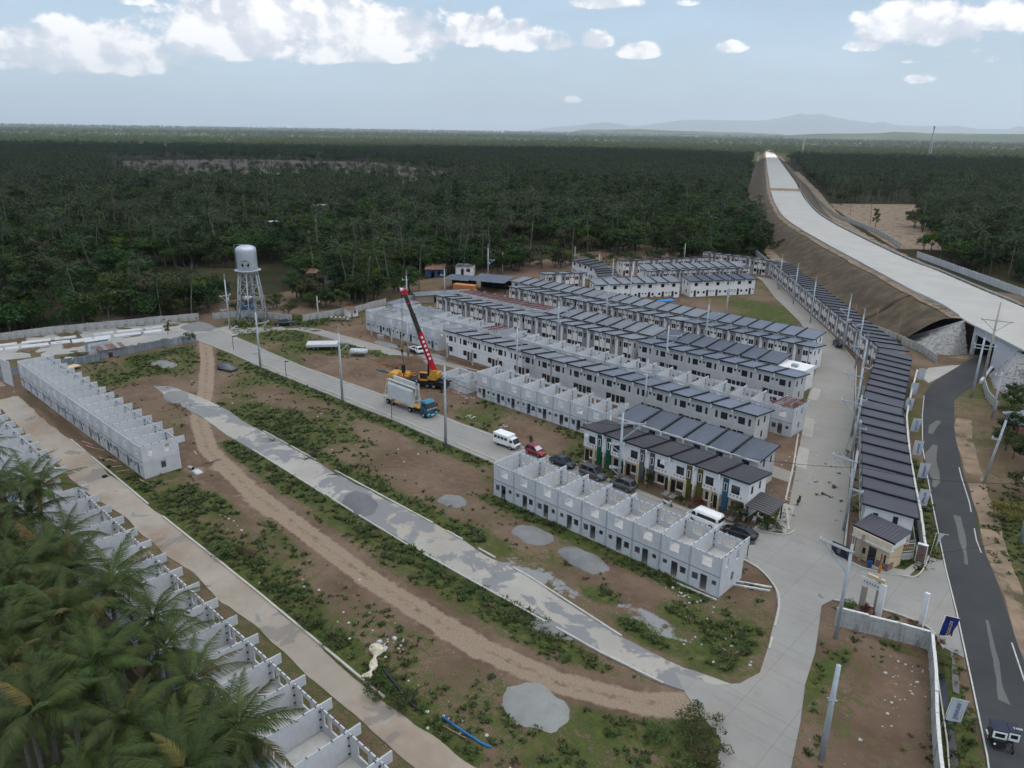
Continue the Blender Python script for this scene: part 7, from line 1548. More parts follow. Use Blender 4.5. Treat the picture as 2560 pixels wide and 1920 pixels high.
def crane():
    t = thing('mobile_crane', 'yellow truck crane with raised red and black telescopic boom', 'crane', (-113.2, 93.6, .05), R(24)); Y = M['yellow']; K = M['black']
    MB().box(-5.6, -1.3, .95, 6.4, 1.3, 1.35, K).box(-1.0, -1.35, .7, 6.6, 1.35, .98, K).box(3.8, -1.4, 1.35, 6.7, 1.4, 1.5, K).obj('chassis', t)
    MB().loft([ring(-6.6, 1.2, .8, 1.9, .12), ring(-6.2, 1.25, .7, 2.3, .12), ring(-5.0, 1.25, .7, 2.35, .12), ring(-4.4, 1.2, .9, 1.7, .12)], Y, True).box(-6.55, -1.0, 1.6, -6.35, 1.0, 2.2, M['glass']).obj('front_cab', t)
    MB().loft([ring(-4.3, .75, 1.3, 2.5, .15), ring(-2.4, .8, 1.3, 2.6, .15), ring(-2.0, .6, 1.3, 2.2, .15)], Y, True).obj('engine_hood', t); MB().tube([(-3.9, -1.0, 1.75), (-1.9, -1.0, 1.75)], .38, 12, M['orange']).obj('fuel_drum', t)
    MB().lathe((1.8, 0, 1.35), [(0, 0), (1.1, 0), (1.1, .35), (0, .35)], 20, K).obj('slew_ring', t)
    u = thing('tmp', None, None); bpy.data.objects.remove(u)
    bd = Vector((.26, .5, 1)).normalized()
    MB().box(.3, -1.1, 1.7, 4.2, 1.1, 2.2, Y).box(3.0, -1.1, 2.2, 4.6, 1.1, 3.2, Y).box(3.1, -1.0, 3.2, 4.2, -.3, 3.7, Y).obj('superstructure', t); MB().box(.9, -1.65, 1.6, 2.5, -.85, 2.0, Y).box(.95, -1.6, 2.0, 2.4, -.9, 3.2, M['glass']).box(.9, -1.65, 3.2, 2.45, -.85, 3.3, Y).obj('crane_cab', t)
    # boom: red foot section, black middle and fly sections, red head; its tip stands over the tower side of the street
    inv = Matrix.Translation((-113.2, 93.6, .05)) @ Matrix.Rotation(R(24), 4, 'Z'); inv = inv.inverted()
    foot = Vector((3.6, .2, 2.6)); tipw = BOOM_TIP; tip = inv @ tipw; d = tip-foot
    for nm, a, b, s, mt in (('boom_base', 0, .50, .92, 'red'), ('boom_section', .47, .72, .74, 'boomdark'), ('boom_section', .70, .97, .60, 'boomdark'), ('boom_head', .95, 1.0, .95, 'red')):
        MB().bar(foot+d*a, foot+d*b, s, s*1.15, M[mt]).obj(nm, t)
    for a in (.495, .715, .85): MB().bar(foot+d*(a-.006), foot+d*(a+.006), 1.05-.3*a, 1.15-.3*a, M['red'] if a != .715 else M['boomdark']).obj('boom_collar', t)
    side = d.cross(Vector((0, 0, 1))).normalized(); MB().bar(foot+d*.16-side*.75, foot+d*.52-side*.75, .34, .4, M['red']).obj('stowed_jib', t)
    for k in range(6): MB().bar(foot+d*(.20+.05*k)-side*.95, foot+d*(.225+.05*k)-side*.95, .05, .45, M['vwhite']).obj('boom_marking', t)
    MB().tube([foot+Vector((-1.6, 0, -.7)), foot+d*.22], .20, 8, K).obj('lift_ram', t)
    h = tip+Vector((0, 0, -.3)); MB().bar(tip, tip+Vector((-.5, -.3, 0)), .5, .6, M['vwhite']).obj('sheave', t); drop = tip.z-5.2
    MB().bar(tip+Vector((-.4, -.3, 0)), tip+Vector((-.4, -.3, -drop)), .035, .035, K).bar(tip+Vector((-.1, -.3, 0)), tip+Vector((-.3, -.3, -drop)), .035, .035, K).obj('hoist_rope', t); MB().box(tip.x-.65, tip.y-.55, tip.z-drop-1.6, tip.x-.05, tip.y-.05, tip.z-drop, K).tube([(tip.x-.35, tip.y-.3, tip.z-drop-1.6), (tip.x-.35, tip.y-.3, tip.z-drop-2.1), (tip.x-.1, tip.y-.3, tip.z-drop-2.4)], .12, 6, K).obj('hook_block', t)
    wm = wheel_mesh(.58, .4)
    for x in (-5.4, -4.1, 2.4, 3.8):
        for s in (-1, 1): link('wheel', wm, t, (x, s*1.1, .58))
    for x in (-1.6, 6.2):
        for s in (-1, 1): MB().bar((x, s*1.2, 1.0), (x, s*2.7, .95), .28, .28, K).bar((x, s*2.65, .95), (x, s*2.65, .1), .2, .2, K).box(x-.3, s*2.65-.3, 0, x+.3, s*2.65+.3, .1, K).obj('outrigger', t)
BOOM_TIP = Vector((0, 0, 0))
def set_boom():
    # the tip hangs 17.5 m above the point that lies under its bearing in the photograph
    global BOOM_TIP; d = pix_dir(1008, 724); z = 20.5; k = (z-50)/d.z; BOOM_TIP = Vector((d.x*k, d.y*k, z))

# ---------------------------------------------------------------- people
def person(label, loc, yaw, top, legs, pose='stand', z=0.06, hat=None):
    """one skinned body grown from a skeleton; hair or hat as children"""
    J = dict(pel=(0, 0, .95), ch=(0.02, 0, 1.32), nk=(0.02, 0, 1.48), hd=(.03, 0, 1.60), tp=(.03, 0, 1.72), hl=(0, .10, .92), kl=(.03, .11, .50), fl=(0, .12, .07), tl=(.16, .13, .04), hr=(0, -.10, .92), kr=(.02, -.11, .50), fr=(-.03, -.12, .07), tr=(.13, -.13, .04), sl=(0, .19, 1.40), el=(.0, .27, 1.12), wl=(.08, .27, .86), gl=(.12, .26, .76), sr=(0, -.19, 1.40), er=(.0, -.27, 1.12), wr=(.08, -.27, .86), gr=(.12, -.26, .76))
    if pose == 'raise': J.update(er=(.2, -.30, 1.45), wr=(.42, -.26, 1.58), gr=(.52, -.24, 1.6))
    if pose == 'bend':
        for k in ('ch', 'nk', 'hd', 'tp', 'sl', 'sr'): x, y, z_ = J[k]; f = z_-.95; J[k] = (x+f*.85, y, .95+f*.5)
        J.update(el=(.45, .24, .95), wl=(.55, .18, .70), gl=(.58, .16, .60), er=(.45, -.24, .95), wr=(.55, -.18, .70), gr=(.58, -.16, .60))
    rad = dict(pel=.15, ch=.165, nk=.06, hd=.105, tp=.085, hl=.10, kl=.065, fl=.05, tl=.045, hr=.10, kr=.065, fr=.05, tr=.045, sl=.075, el=.05, wl=.04, gl=.045, sr=.075, er=.05, wr=.04, gr=.045)
    E_ = [('pel', 'ch'), ('ch', 'nk'), ('nk', 'hd'), ('hd', 'tp'), ('pel', 'hl'), ('hl', 'kl'), ('kl', 'fl'), ('fl', 'tl'), ('pel', 'hr'), ('hr', 'kr'), ('kr', 'fr'), ('fr', 'tr'), ('ch', 'sl'), ('sl', 'el'), ('el', 'wl'), ('wl', 'gl'), ('ch', 'sr'), ('sr', 'er'), ('er', 'wr'), ('wr', 'gr')]
    ks = list(J); me = bpy.data.meshes.new('person'); me.from_pydata([J[k] for k in ks], [(ks.index(a), ks.index(b)) for a, b in E_], [])
    o = link('person', me, loc=(*loc, z), rz=yaw); tag(o, label, 'person'); md = o.modifiers.new('skin', 'SKIN')
    for i, k in enumerate(ks): sv = me.skin_vertices[0].data[i]; sv.radius = (rad[k], rad[k]); sv.use_root = k == 'pel'
    sb = o.modifiers.new('smooth', 'SUBSURF'); sb.levels = sb.render_levels = 1
    # clothes by height on the one body
    mt = bpy.data.materials.new('clothed_body'); mt.use_nodes = True; t = NT(mt.node_tree); tc = t.new('ShaderNodeTexCoord'); s = t.new('ShaderNodeSeparateXYZ'); t.put(s.inputs[0], tc.outputs['Object']); cc = {'c_dark': (.03, .03, .035), 'c_red': (.30, .03, .04), 'c_grey': (.22, .24, .26), 'c_blue': (.05, .08, .15), 'c_white': (.6, .6, .58)}
    zz = s.outputs[2]; hi = 1.47 if pose != 'bend' else 1.2; c = t.mix(t.math('GREATER_THAN', zz, .93), cc[legs], cc[top]); c = t.mix(t.math('GREATER_THAN', zz, hi), c, (.30, .17, .11)); c = t.mix(t.math('LESS_THAN', zz, .1), c, (.02, .02, .02)); t.put(t.n['Principled BSDF'].inputs['Base Color'], c); t.n['Principled BSDF'].inputs['Roughness'].default_value = .8; me.materials.append(mt)
    h = J['hd']; hb = MB().lathe((h[0]-.015, h[1], h[2]-.0), [(.115, .0), (.122, .06), (.10, .14), (.05, .18), (0, .19)], 10, M[hat or 'hair']); hb.obj('hard_hat' if hat else 'hair', o)
    fb = MB().box(h[0]+.09, -.045, h[2]+.005, h[0]+.112, -.02, h[2]+.025, M['hair']).box(h[0]+.09, .02, h[2]+.005, h[0]+.112, .045, h[2]+.025, M['hair']).box(h[0]+.095, -.012, h[2]-.04, h[0]+.13, .012, h[2]+.01, M['skin']).box(h[0]+.085, -.03, h[2]-.07, h[0]+.108, .03, h[2]-.06, M['tail']); fb.obj('face', o)
def vehicles():
    car('van', 'white boxy utility van driving on the main street', 'van', (-78.7, 83.6), R(2), 'vwhite', 'fb'); car('car', 'maroon hatchback with a sun shade, parked by the bare plot', 'car', (-73.1, 84.5), R(0), 'vred', 'hatch', True); car('car', 'dark navy sedan parked behind the maroon car', 'car', (-67.3, 84.4), R(2), 'vnavy', 'sedan'); car('car', 'dark grey crossover before the first brown-roofed house', 'car', (-61.3, 84.4), R(0), 'vgrey', 'suv'); car('car', 'grey people carrier below the steel pole', 'car', (-55.9, 84.5), R(178), 'vgrey', 'mpv')
    car('van', 'white high-roof van parked before the carport end', 'van', (-41.9, 83.6), R(178), 'vwhite', 'van'); car('car', 'glossy black sedan parked at the street corner', 'car', (-36.9, 83.9), R(186), 'vblack', 'sedan'); car('car', 'old dark car parked by the long dark-roofed row', 'car', (-63.3, 187.4), R(125), 'vblack', 'suv'); car('pickup', 'dark pick-up parked beside the water tower', 'pick-up', (-175.6, 99.6), R(60), 'vnavy', 'pickup'); car('mini_truck', 'small white flatbed truck behind the crane', 'truck', (-131.6, 108.2), R(-8), 'vwhite', 'minitruck')
    scooter('white scooter parked on the main street', (-48.2, 84.5), R(-10), 'vwhite'); scooter('black motorcycle at the kerb of the side street', (-35.1, 98.2), R(100), 'vblack'); tricycle(); panel_truck(); set_boom(); crane()
    t = thing('covered_car', 'car under a dark fitted cover on the meadow', 'covered car', (-149.6, 70.4, .05), R(15)); MB().loft([[(-2.1, -.85, 0), (2.1, -.85, 0), (2.1, .85, 0), (-2.1, .85, 0)], [(-2.2, -.9, .5), (2.2, -.9, .5), (2.2, .9, .5), (-2.2, .9, .5)], [(-2.0, -.86, .85), (2.0, -.82, .75), (2.0, .82, .75), (-2.0, .86, .85)], [(-1.5, -.7, 1.35), (.6, -.68, 1.4), (.6, .68, 1.4), (-1.5, .7, 1.35)]], M['vgrey'], True).obj('cover', t)
    t = thing('slab_trailer', 'low yellow trailer stacked with white panels on the grass triangle', 'trailer', (-149.6, 94.4, .05), R(50)); MB().box(-3.4, -1.2, .75, 3.4, 1.2, .95, M['yellow']).obj('deck', t); wm = wheel_mesh(.4, .3)
    for x in (-2.0, -1.0, 2.2):
        for s in (-1, 1): link('wheel', wm, t, (x, s*1.0, .4))
    for k in range(3): tag(MB().box(-3.6, -1.7, .95+.2*k, 3.6, 1.7, 1.12+.2*k, M['precast']).obj('precast_panel', None, (-149.6, 94.4, .05), R(50)), ['lowest', 'middle', 'topmost'][k]+' flat panel stacked on the yellow trailer', 'wall panel', 'panels stacked on the yellow trailer')
    car_l = [('worker in dark clothes standing beside the maroon car', (-76.0, 86.6), 'c_dark', 'c_dark', 'stand', R(-60)), ('worker leaning over the roof of the maroon car', (-74.6, 85.9), 'c_dark', 'c_blue', 'bend', R(-90)), ('worker in red top crouched over timber in the dug plot', (-123.9, 96.1), 'c_red', 'c_dark', 'bend', R(20)), ('worker in grey standing in the dug plot', (-122.9, 97.6), 'c_grey', 'c_grey', 'bend', R(-100)), ('worker in dark shirt beside the hoist hook', (-132.2, 104.4), 'c_dark', 'c_dark', 'stand', R(0))]
    for lb, p, a, b, ps, yw in car_l: person(lb, p, yw, a, b, ps)
    person('worker standing on the trailer panels with an arm raised', (-101.2, 83.0), R(-30), 'c_blue', 'c_grey', 'raise', 4.6, 'hardhat')

# ---------------------------------------------------------------- site clutter
def pile(name, label, c, rx, ry, h, mt, rot=0, seed=0):
    n = 34; rings = 9; co = []; cs, sn = math.cos(rot), math.sin(rot)
    for j in range(rings):
        f = j/(rings-1)
        for k in range(n):
            a = 2*math.pi*k/n; e = 1+.22*(float(fbm(math.cos(a)*3+seed, math.sin(a)*3, 1.4, 3))-.5)*2*f; u, v = rx*f*e*math.cos(a), ry*f*e*math.sin(a)
            z = h*(1-f**1.25)*(.82+.36*float(fbm(u+seed, v, 1.6, 3))) if f < 1 else -.08
            co.append((c[0]+u*cs-v*sn, c[1]+u*sn+v*cs, z))
    i = np.arange(rings*n).reshape(rings, n); fa = np.stack([i[:-1], np.roll(i, -1, 1)[:-1], np.roll(i, -1, 1)[1:], i[1:]], -1).reshape(-1, 4)
    tag(link(name, np_mesh(name, co, fa[:, ::-1], None, M[mt], True)), label, 'heap')
def clutter():
    for a in (('gravel_pile', 'large round pale gravel heap at the bottom centre', (-35.9, 42.3), 3.6, 2.7, 1.05, 'pgravel', .0, 1), ('sand_pile', 'dark sand heap blocking the old lane', (-79.3, 54.4), 4.1, 2.3, 1.2, 'gravel2', -.35, 2), ('gravel_pile', 'small brown-grey heap on the meadow before the front shells', (-70.8, 64.0), 2.6, 2.0, .5, 'gravel', 0, 3), ('gravel_pile', 'low grey gravel heap left of the larger one by the front shells', (-56.4, 64.9), 3.4, 2.2, .7, 'gravel', 0, 4), ('gravel_pile', 'large smooth grey gravel heap below the front shells', (-48.0, 64.8), 4.2, 2.0, 1.2, 'gravel', -.1, 5), ('gravel_pile', 'low gravel spill beside the old lane bend', (-42.6, 52.0), 2.2, 1.2, .3, 'gravel', .2, 6),
        ('gravel_pile', 'grey gravel heap at the casting yard corner by the tower road', (-188.5, 82.5), 5.2, 3.6, 1.7, 'gravel', .3, 7), ('gravel_pile', 'blue-grey gravel patch at the left end of the dirt track', (-140.5, 55.4), 4.4, 2.6, .35, 'gravel', -.2, 8), ('gravel_pile', 'grey heap on the grass near the tin fence', (-163.5, 62.5), 4.4, 2.4, .45, 'gravel', .1, 9), ('gravel_pile', 'grey heap spilled on the street before the pale shells', (-142.5, 107.6), 4.5, 1.6, .45, 'gravel', 0, 10), ('gravel_pile', 'grey gravel by the end of the pale shells', (-126.8, 109.6), 3.2, 1.4, .5, 'gravel', 0, 11), ('gravel_pile', 'dark gravel heap on the side street by the vacant lot', (-74.5, 193.5), 4.6, 2.2, .9, 'gravel2', -.9, 12), ('gravel_pile', 'second dark gravel heap at the end of the upper roofs', (-68.3, 183.8), 3.4, 1.6, .7, 'gravel2', -.9, 13), ('earth_pile', 'mound of dug earth behind the white truck street', (-121, 101.6), 5.0, 2.2, 1.2, 'earth', .1, 14), ('earth_pile', 'mound of dug earth left of the crane', (-128.6, 99.6), 4.2, 2.4, 1.0, 'earth', .2, 15)): pile(*a)
    # cast panels drying in the yard: two lines along the perimeter wall
    def slab(name, label, a0, b0, b1, w, holes=()):
        f = lambda b: a0+(b-45)*.235; L = b1-b0; yaw = math.atan2(1, .235); o = link(name, MB().panel(0, 0, L, w, holes, -.12, .22, M['precast']).mesh(name), loc=(f(b0), b0, .14)); o.rotation_euler = (math.pi/2, 0, yaw); tag(o, label, 'wall panel', 'cast panels in the yard')
    far_ = [(39.5, 45.2), (46.0, 51.9), (52.6, 57.2), (60.8, 65.3), (65.9, 71.6), (72.2, 76.4)]; near_ = [(37.8, 41.4), (41.8, 44.4), (44.9, 50.4), (50.7, 54.7), (55.0, 59.3), (59.7, 63.3), (63.9, 69.9), (70.5, 74.6)]
    for k, (b0, b1) in enumerate(far_): slab('cast_panel', f'{ordn(k, 6)} white panel in the back line against the yard wall', -204.2, b0, b1, 2.2, [(1.0, .8, 2.0, 1.5)] if k in (2, 3, 5) else ())
    for k, (b0, b1) in enumerate(near_): slab('cast_panel', f'{ordn(k, 8)} white panel in the front line of the casting yard', -200.2, b0, b1, 2.5 if k != 4 else 3.2, [(1.2, .9, 2.4, 1.7)] if k in (0, 3) else ())
    tag(MB().panel(0, 0, 4.6, 5.2, [], 0, .14, M['precast']).obj('loose_panel', None, (-173.2, 34.6, 0), R(6)), 'loose wall panel leaning at the left end of the far-left shells', 'wall panel')
    # shacks of old tin by the fence
    t = thing('shack', 'patched tin shack with rusty roof by the tin fence', 'shack', (-176.8, 54.4, 0), R(88)); MB().panel(0, 0, 5.2, 1.9, [(1.6, .0, 2.5, 1.6)], 0, .06, M['tin']).box(0, 0, 0, .06, 2.6, 2.0, M['tin']).box(5.14, 0, 0, 5.2, 2.6, 2.0, M['tin']).obj('wall', t)
    for k in range(6): link('roof_sheet', MB().box(k*.9-.1, -.5, 0, k*.9+.85, 3.0, .04, M['tinrust' if k % 3 != 1 else 'tin']).mesh('roof_sheet'), t, (0, 0, 2.0+.05*(k % 2)), rot=(.08+.02*k % .05, 0, 0))
    t = thing('store_frame', 'white panel store with window openings beside the tin shack', 'shed', (-181.5, 53.5, 0), R(84)); MB().panel(0, 0, 5.0, 2.7, [(.6, 1.1, 1.3, 2.0), (1.9, 1.1, 2.6, 2.0), (3.2, 1.1, 3.8, 2.0)], 0, .15, M['precast']).panel(0, 0, 5.0, 2.7, [], 3.2, .15, M['precast']).obj('wall', t); MB().box(-.2, 1.5, 2.72, 5.2, 3.6, 2.8, M['sheet']).obj('roof_panel', t)
    tag(MB().box(-1.1, -.8, 0, 1.1, .8, .12, M['beige']).box(-.8, -1.9, .05, .9, -.8, .14, M['beige']).obj('cardboard', None, (-173.6, 47.9, .5), R(20)), 'sheet of tan cardboard draped behind the far-left shells', 'sheet'); tag(MB().box(-1.1, -.6, 0, 1.1, .6, .5, M['sheet']).obj('white_sheet', None, (-178.5, 48.6, .6), R(10)), 'white sheeting heaped behind the far-left shells', 'sheet'); tag(MB().box(-.9, -.5, 0, .9, .5, .45, M['vred']).obj('red_sheet', None, (-179.3, 51.2, .7), R(30)), 'red tarpaulin on the creeper-covered heap', 'sheet')
    # sheds beyond the roofs at left
    def shed(label, loc, L, W, h, yaw, roof, wall, slope=.12, openf=False):
        t = thing('shed', label, 'shed', (*loc, 0), yaw); mb = MB(); wm = M[wall]
        if not openf: mb.panel(0, 0, L, h, [(L*.3, 0, L*.45, h*.75), (L*.6, h*.4, L*.8, h*.75)], 0, .12, wm).box(0, .12, 0, .12, W-.12, h, wm).box(L-.12, .12, 0, L, W-.12, h, wm).box(0, W-.12, 0, L, W, h, wm)
        else:
            for x in (0, L*.33, L*.66, L-.15):
                for y in (0, W-.15): mb.box(x, y, 0, x+.15, y+.15, h, M['black'])
            mb.box(0, W-.1, 0, L, W-.02, h*.8, M['dark'])  # back wall coloured near-black for the shade under the roof
        mb.obj('wall' if not openf else 'frame', t); n = max(3, int(L/1.0))
        for k in range(n): link('roof_sheet', MB().add([(L*k/n-.3, -.5, 0), (L*(k+1)/n-.3+.02, -.5, 0), (L*(k+1)/n-.3+.02, W+.5, slope*W), (L*k/n-.3, W+.5, slope*W), (L*k/n-.3, -.5, .06), (L*(k+1)/n-.3+.02, -.5, .06), (L*(k+1)/n-.3+.02, W+.5, slope*W+.06), (L*k/n-.3, W+.5, slope*W+.06)], [(3, 2, 1, 0), (4, 5, 6, 7), (0, 1, 5, 4), (1, 2, 6, 5), (2, 3, 7, 6), (3, 0, 4, 7)], M[roof]).mesh('roof_sheet'), t, (0, 0, h+.02+.03*(k % 2)))
    a = math.atan2(.853, .522)
    shed('open workshop with broad slate roof behind the orange container', (-174, 166.8), 12, 8, 3.6, R(22), 'roof_slate', 'dark', .1, True); shed('open shed with dark roof left of the orange container', (-183.5, 163.5), 9, 6, 3.2, R(22), 'roof_slate', 'dark', .08, True)
    shed('low house with rusty red roof at the forest edge', (-203, 172), 7, 6, 2.8, R(40), 'tinrust', 'c_blue', .16); shed('white-walled house with a lean-to roof by the sheds', (-198, 182), 6.5, 6, 3.4, R(40), 'roof_grey', 'offwhite', -.08); shed('long low shed behind the left wall', (-172, 142), 18, 4, 2.4, R(62), 'roof_grey', 'tan', .05)
    shed('office shed with grey roof behind the pale shells', (-166, 126.4), 7.5, 5.5, 3.6, R(4), 'roof_grey', 'precast', .05); shed('small white hut beside the pipe stack', (-171.5, 117), 3, 2.4, 2.2, R(80), 'tinrust', 'offwhite', .05)
    t = thing('container', 'orange shipping container beside the sheds', 'container', (-176.2, 160.6, 0), R(22)); MB().box(0, 0, .1, 7.2, 2.6, 2.9, M['orangec']).obj('body', t); rm = MB().box(-.04, -.04, .1, .04, 0, 2.9, M['orangec']).mesh('rib')
    for k in range(17): link('rib', rm, t, (.3+k*.42, 0, 0))
    shed('blue-roofed house among the trees right of the expressway', (-300, 852), 11, 9, 3.6, R(30), 'tarp', 'tan', .16); shed('yellowish roof half hidden in the wood', (-369, 231), 9, 5, 9.2, R(45), 'cream', 'tan', .06); shed('grey roof half hidden behind the water tower', (-326, 180), 11, 5, 7.5, R(45), 'sheet', 'tan', .05); shed('rusty roof in the trees right of the water tower', (-214, 128), 10, 5, 5.4, R(45), 'tinrust', 'tan', .1); shed('small blue hut behind the tower legs', (-200, 100), 3, 3, 3.2, R(30), 'sheet', 'tarp', .05)
    shed('hut with blue-grey roof among the roadside trees at right', (-20.6, 151.4), 7, 5.6, 3.6, R(-62), 'roof_grey', 'tinrust', .22)
    for k, (p, s, lb) in enumerate((((-2200, 3950), 50, 'white warehouse far off at right'), ((-1500, 4200), 40, 'white roofs far off behind the right plantation'), ((-4100, 1500), 45, 'white roof far off at left'), ((-2250, 1130), 28, 'low red-roofed farm far off beyond the wood'))): shed(lb, p, s, s*.45, 12+.0*k, R(30), 'vwhite' if k != 3 else 'tinrust', 'vwhite', .06)
    # far lattice masts
    def mast(label, loc, h, w=5):
        t = thing('lattice_mast', label, 'mast', (*loc, 0)); mb = MB()
        for sx, sy in ((-1, -1), (1, -1), (1, 1), (-1, 1)): mb.bar((sx*w/2, sy*w/2, 0), (sx*w*.12, sy*w*.12, h), .5, .5, M['steel'])
        for k in range(10):
            f, g = k/10, (k+1)/10; e = lambda q: w/2*(1-.76*q); mb.bar((-e(f), -e(f), h*f), (e(g), -e(g), h*g), .3, .3, M['steel']).bar((e(f), e(f), h*f), (-e(g), e(g), h*g), .3, .3, M['steel'])
        mb.obj('lattice', t); MB().box(-1.6, -1.6, h, 1.6, 1.6, h+5, M['steel']).obj('antenna_drum', t)
    mast('tall lattice mast standing above the right plantation', (-479, 1779), 66, 6); mast('thin mast beyond the right trees near the expressway', (-690, 1640), 40, 4)
    for k in range(11): d = pix_dir(40+k*118, 322); s = 9500/math.hypot(d.x, d.y); tag(MB().tube([(0, 0, 0), (0, 0, 78)], [2.2, 1.0], 5, M['steel']).bar((-16, 0, 66), (16, 0, 66), 1.2, 1.2, M['steel']).obj('pylon', None, (d.x*s, d.y*s, 0)), f'{ordn(k, 11)} of the tiny pylons along the left horizon', 'pylon')
    # carport and its things
    t = thing('carport', 'dark ribbed carport roof at the end of the brown-roofed terrace', 'carport', (-38.3, 88.2, 0)); mb = MB(); mb.add([(0, -.6, 2.55), (3.6, -.6, 2.35), (3.6, 4.2, 2.65), (0, 4.2, 2.85), (0, -.6, 2.62), (3.6, -.6, 2.42), (3.6, 4.2, 2.72), (0, 4.2, 2.92)], [(3, 2, 1, 0), (4, 5, 6, 7), (0, 1, 5, 4), (1, 2, 6, 5), (2, 3, 7, 6), (3, 0, 4, 7)], M['roof_brown'])
    for k in range(9): y = -.4+k*.56; mb.bar((0, y, 2.66+.03*k), (3.6, y, 2.46+.03*k), .06, .06, M['taupe'])
    mb.obj('roof', t)
    for x, y in ((3.3, -.3), (3.3, 3.8), (.3, -.3)): MB().box(x-.07, y-.07, 0, x+.07, y+.07, 2.4, M['black']).obj('post', t)
    for k in range(3): c = thing('chair', ['white plastic chair nearest the hedge', 'second white plastic chair under the carport', 'white chair at the back of the carport'][k], 'chair', (-37.2+.8*(k % 2), 88.6+.7*k, .05), R(40*k)); MB().box(-.2, -.2, .4, .2, .2, .45, M['vwhite']).obj('seat', c); MB().box(-.2, .16, .45, .2, .2, .85, M['vwhite']).obj('backrest', c); [MB().box(x, y, 0, x+.04, y+.04, .4, M['vwhite']).obj('leg', c) for x in (-.2, .16) for y in (-.2, .16)]
    # air conditioners on the brown-roofed houses
    for k, (a, lb) in enumerate(((-65.9, 'air conditioner on the leftmost brown-roofed house'), (-51.9, 'air conditioner beside the curtained window of the grey-panelled house'))): t = thing('air_conditioner', lb, 'air conditioner', (a, 87.75, 4.2)); MB().box(0, 0, 0, .75, .38, .5, M['vwhite']).obj('case', t); MB().lathe((.37, -.01, .1), [(0, 0), (.15, 0)], 8, M['black']).obj('fan', t)
    # stepping slabs before the doors
    for a0 in (-65.6, -58.8, -56.9, -50.4, -49.2, -43.2, -39.9): 
        for k in range(3): tag(MB().box(-.45, -.14, 0, .45, .14, .06, M['walk']).obj('stepping_slab', None, (a0, 87.9-.45*k, .03)), 'concrete stepping slab before a brown-roofed house door', 'paving slab', 'stepping slabs before the brown-roofed terrace')
    # white trellis extension, vacant lot works
    t = thing('roof_extension', 'bright white flat-roofed extension at the end of the slate roofs', 'extension', (-60.6, 145.8, 0)); MB().box(0, 0, 0, 5.6, 5.4, 4.6, M['white']).box(-.1, -.1, 4.6, 5.7, 5.5, 4.75, M['white']).obj('wall', t); MB().box(2.4, 1.0, 4.75, 3.6, 2.0, 5.4, M['steel']).obj('tank_unit', t)
    tag(MB().loft([[(-3, -.9, .6), (3, -1.2, .9), (3, 1.1, 1.0), (-3, 1, .7)], [(-2.8, -.8, .75), (2.8, -1.1, 1.2), (2.8, 1.0, 1.15), (-2.8, .9, .9)]], M['tarp'], True).obj('tarpaulin', None, (-119.5, 196.5, .4), R(60)), 'blue tarpaulin over the footings in the vacant lot', 'tarpaulin')
    t = thing('footing_frame', 'timber shuttering of footings in the vacant lot', 'shuttering', (-126, 192, 0), R(58)); [MB().box(k*2.6, 0, 0, k*2.6+.12, 9, .9, M['wood']).obj('board', t) for k in range(6)]; [MB().box(0, j*2.2, 0, 14, j*2.2+.12, .8, M['wood']).obj('board', t) for j in range(5)]
    # boards, pipes, tyres, cloth
    def plank(label, p, q, w=.22, h=.08, mt='pinkwood', z=.06, name='plank', cat='plank'): tag(MB().bar((*p, z), (*q, z), w, h, M[mt]).obj(name), label, cat)
    for k, (p, q) in enumerate((((-130.0, 35.0), (-127.2, 35.6)), ((-127.6, 34.8), (-124.6, 35.6)), ((-125.4, 35.4), (-123.4, 36.1)), ((-121.2, 34.6), (-119, 35.1)), ((-119.6, 35.3), (-117.6, 35.9)), ((-116.2, 34.4), (-115.4, 35.8)), ((-113.8, 34.4), (-113.2, 36.2)), ((-109.0, 35.8), (-106.4, 36.2)))): plank(f'{ordn(k, 8)} of the pinkish formwork planks before the far-left shells', p, q)
    plank('pinkish plank lying on the dirt track right of the far-left shells', (-113.2, 46.2), (-111.6, 45.9)); plank('pair of long pale beams beside the front shells, upper', (-33.2, 73.4), (-28.6, 75.6), .25, .22, 'rubble'); plank('pair of long pale beams beside the front shells, lower', (-32.8, 72.7), (-28.4, 74.8), .25, .22, 'rubble'); plank('long pale beam at the foot of the front shells', (-37.6, 68.6), (-32.0, 68.9), .2, .14, 'rubble')
    for k, y in enumerate((95.4, 95.9)): plank(['nearer', 'farther'][k]+' reddish plank at the foot of the single-storey shells', (-108.5, y), (-102.5, y+.2))
    for k, (p, q) in enumerate((((-124.6, 94.0), (-119.4, 97.8)), ((-123.6, 95.4), (-118.0, 96.6)))): plank(['nearer', 'farther'][k]+' orange beam laid across the dug plot', p, q, .18, .16, 'orange', .25, 'beam', 'beam')
    t = thing('sawhorse', 'orange trestle left of the dug plot workers', 'trestle', (-128, 95.4, 0), R(30)); [MB().bar((x, s*.5, 0), (x, 0, 1.1), .08, .08, M['orange']).obj('leg', t) for x in (-.8, .8) for s in (-1, 1)]; MB().bar((-1, 0, 1.1), (1, 0, 1.1), .1, .1, M['orange']).obj('rail', t)
    for k in range(3): plank(f'{NUM[k]} green steel prop lying beside the trestle', (-127.6+.5*k, 93.4), (-123.6+.4*k, 94.6-.3*k), .12, .12, 'teal', .2, 'steel_prop', 'prop')
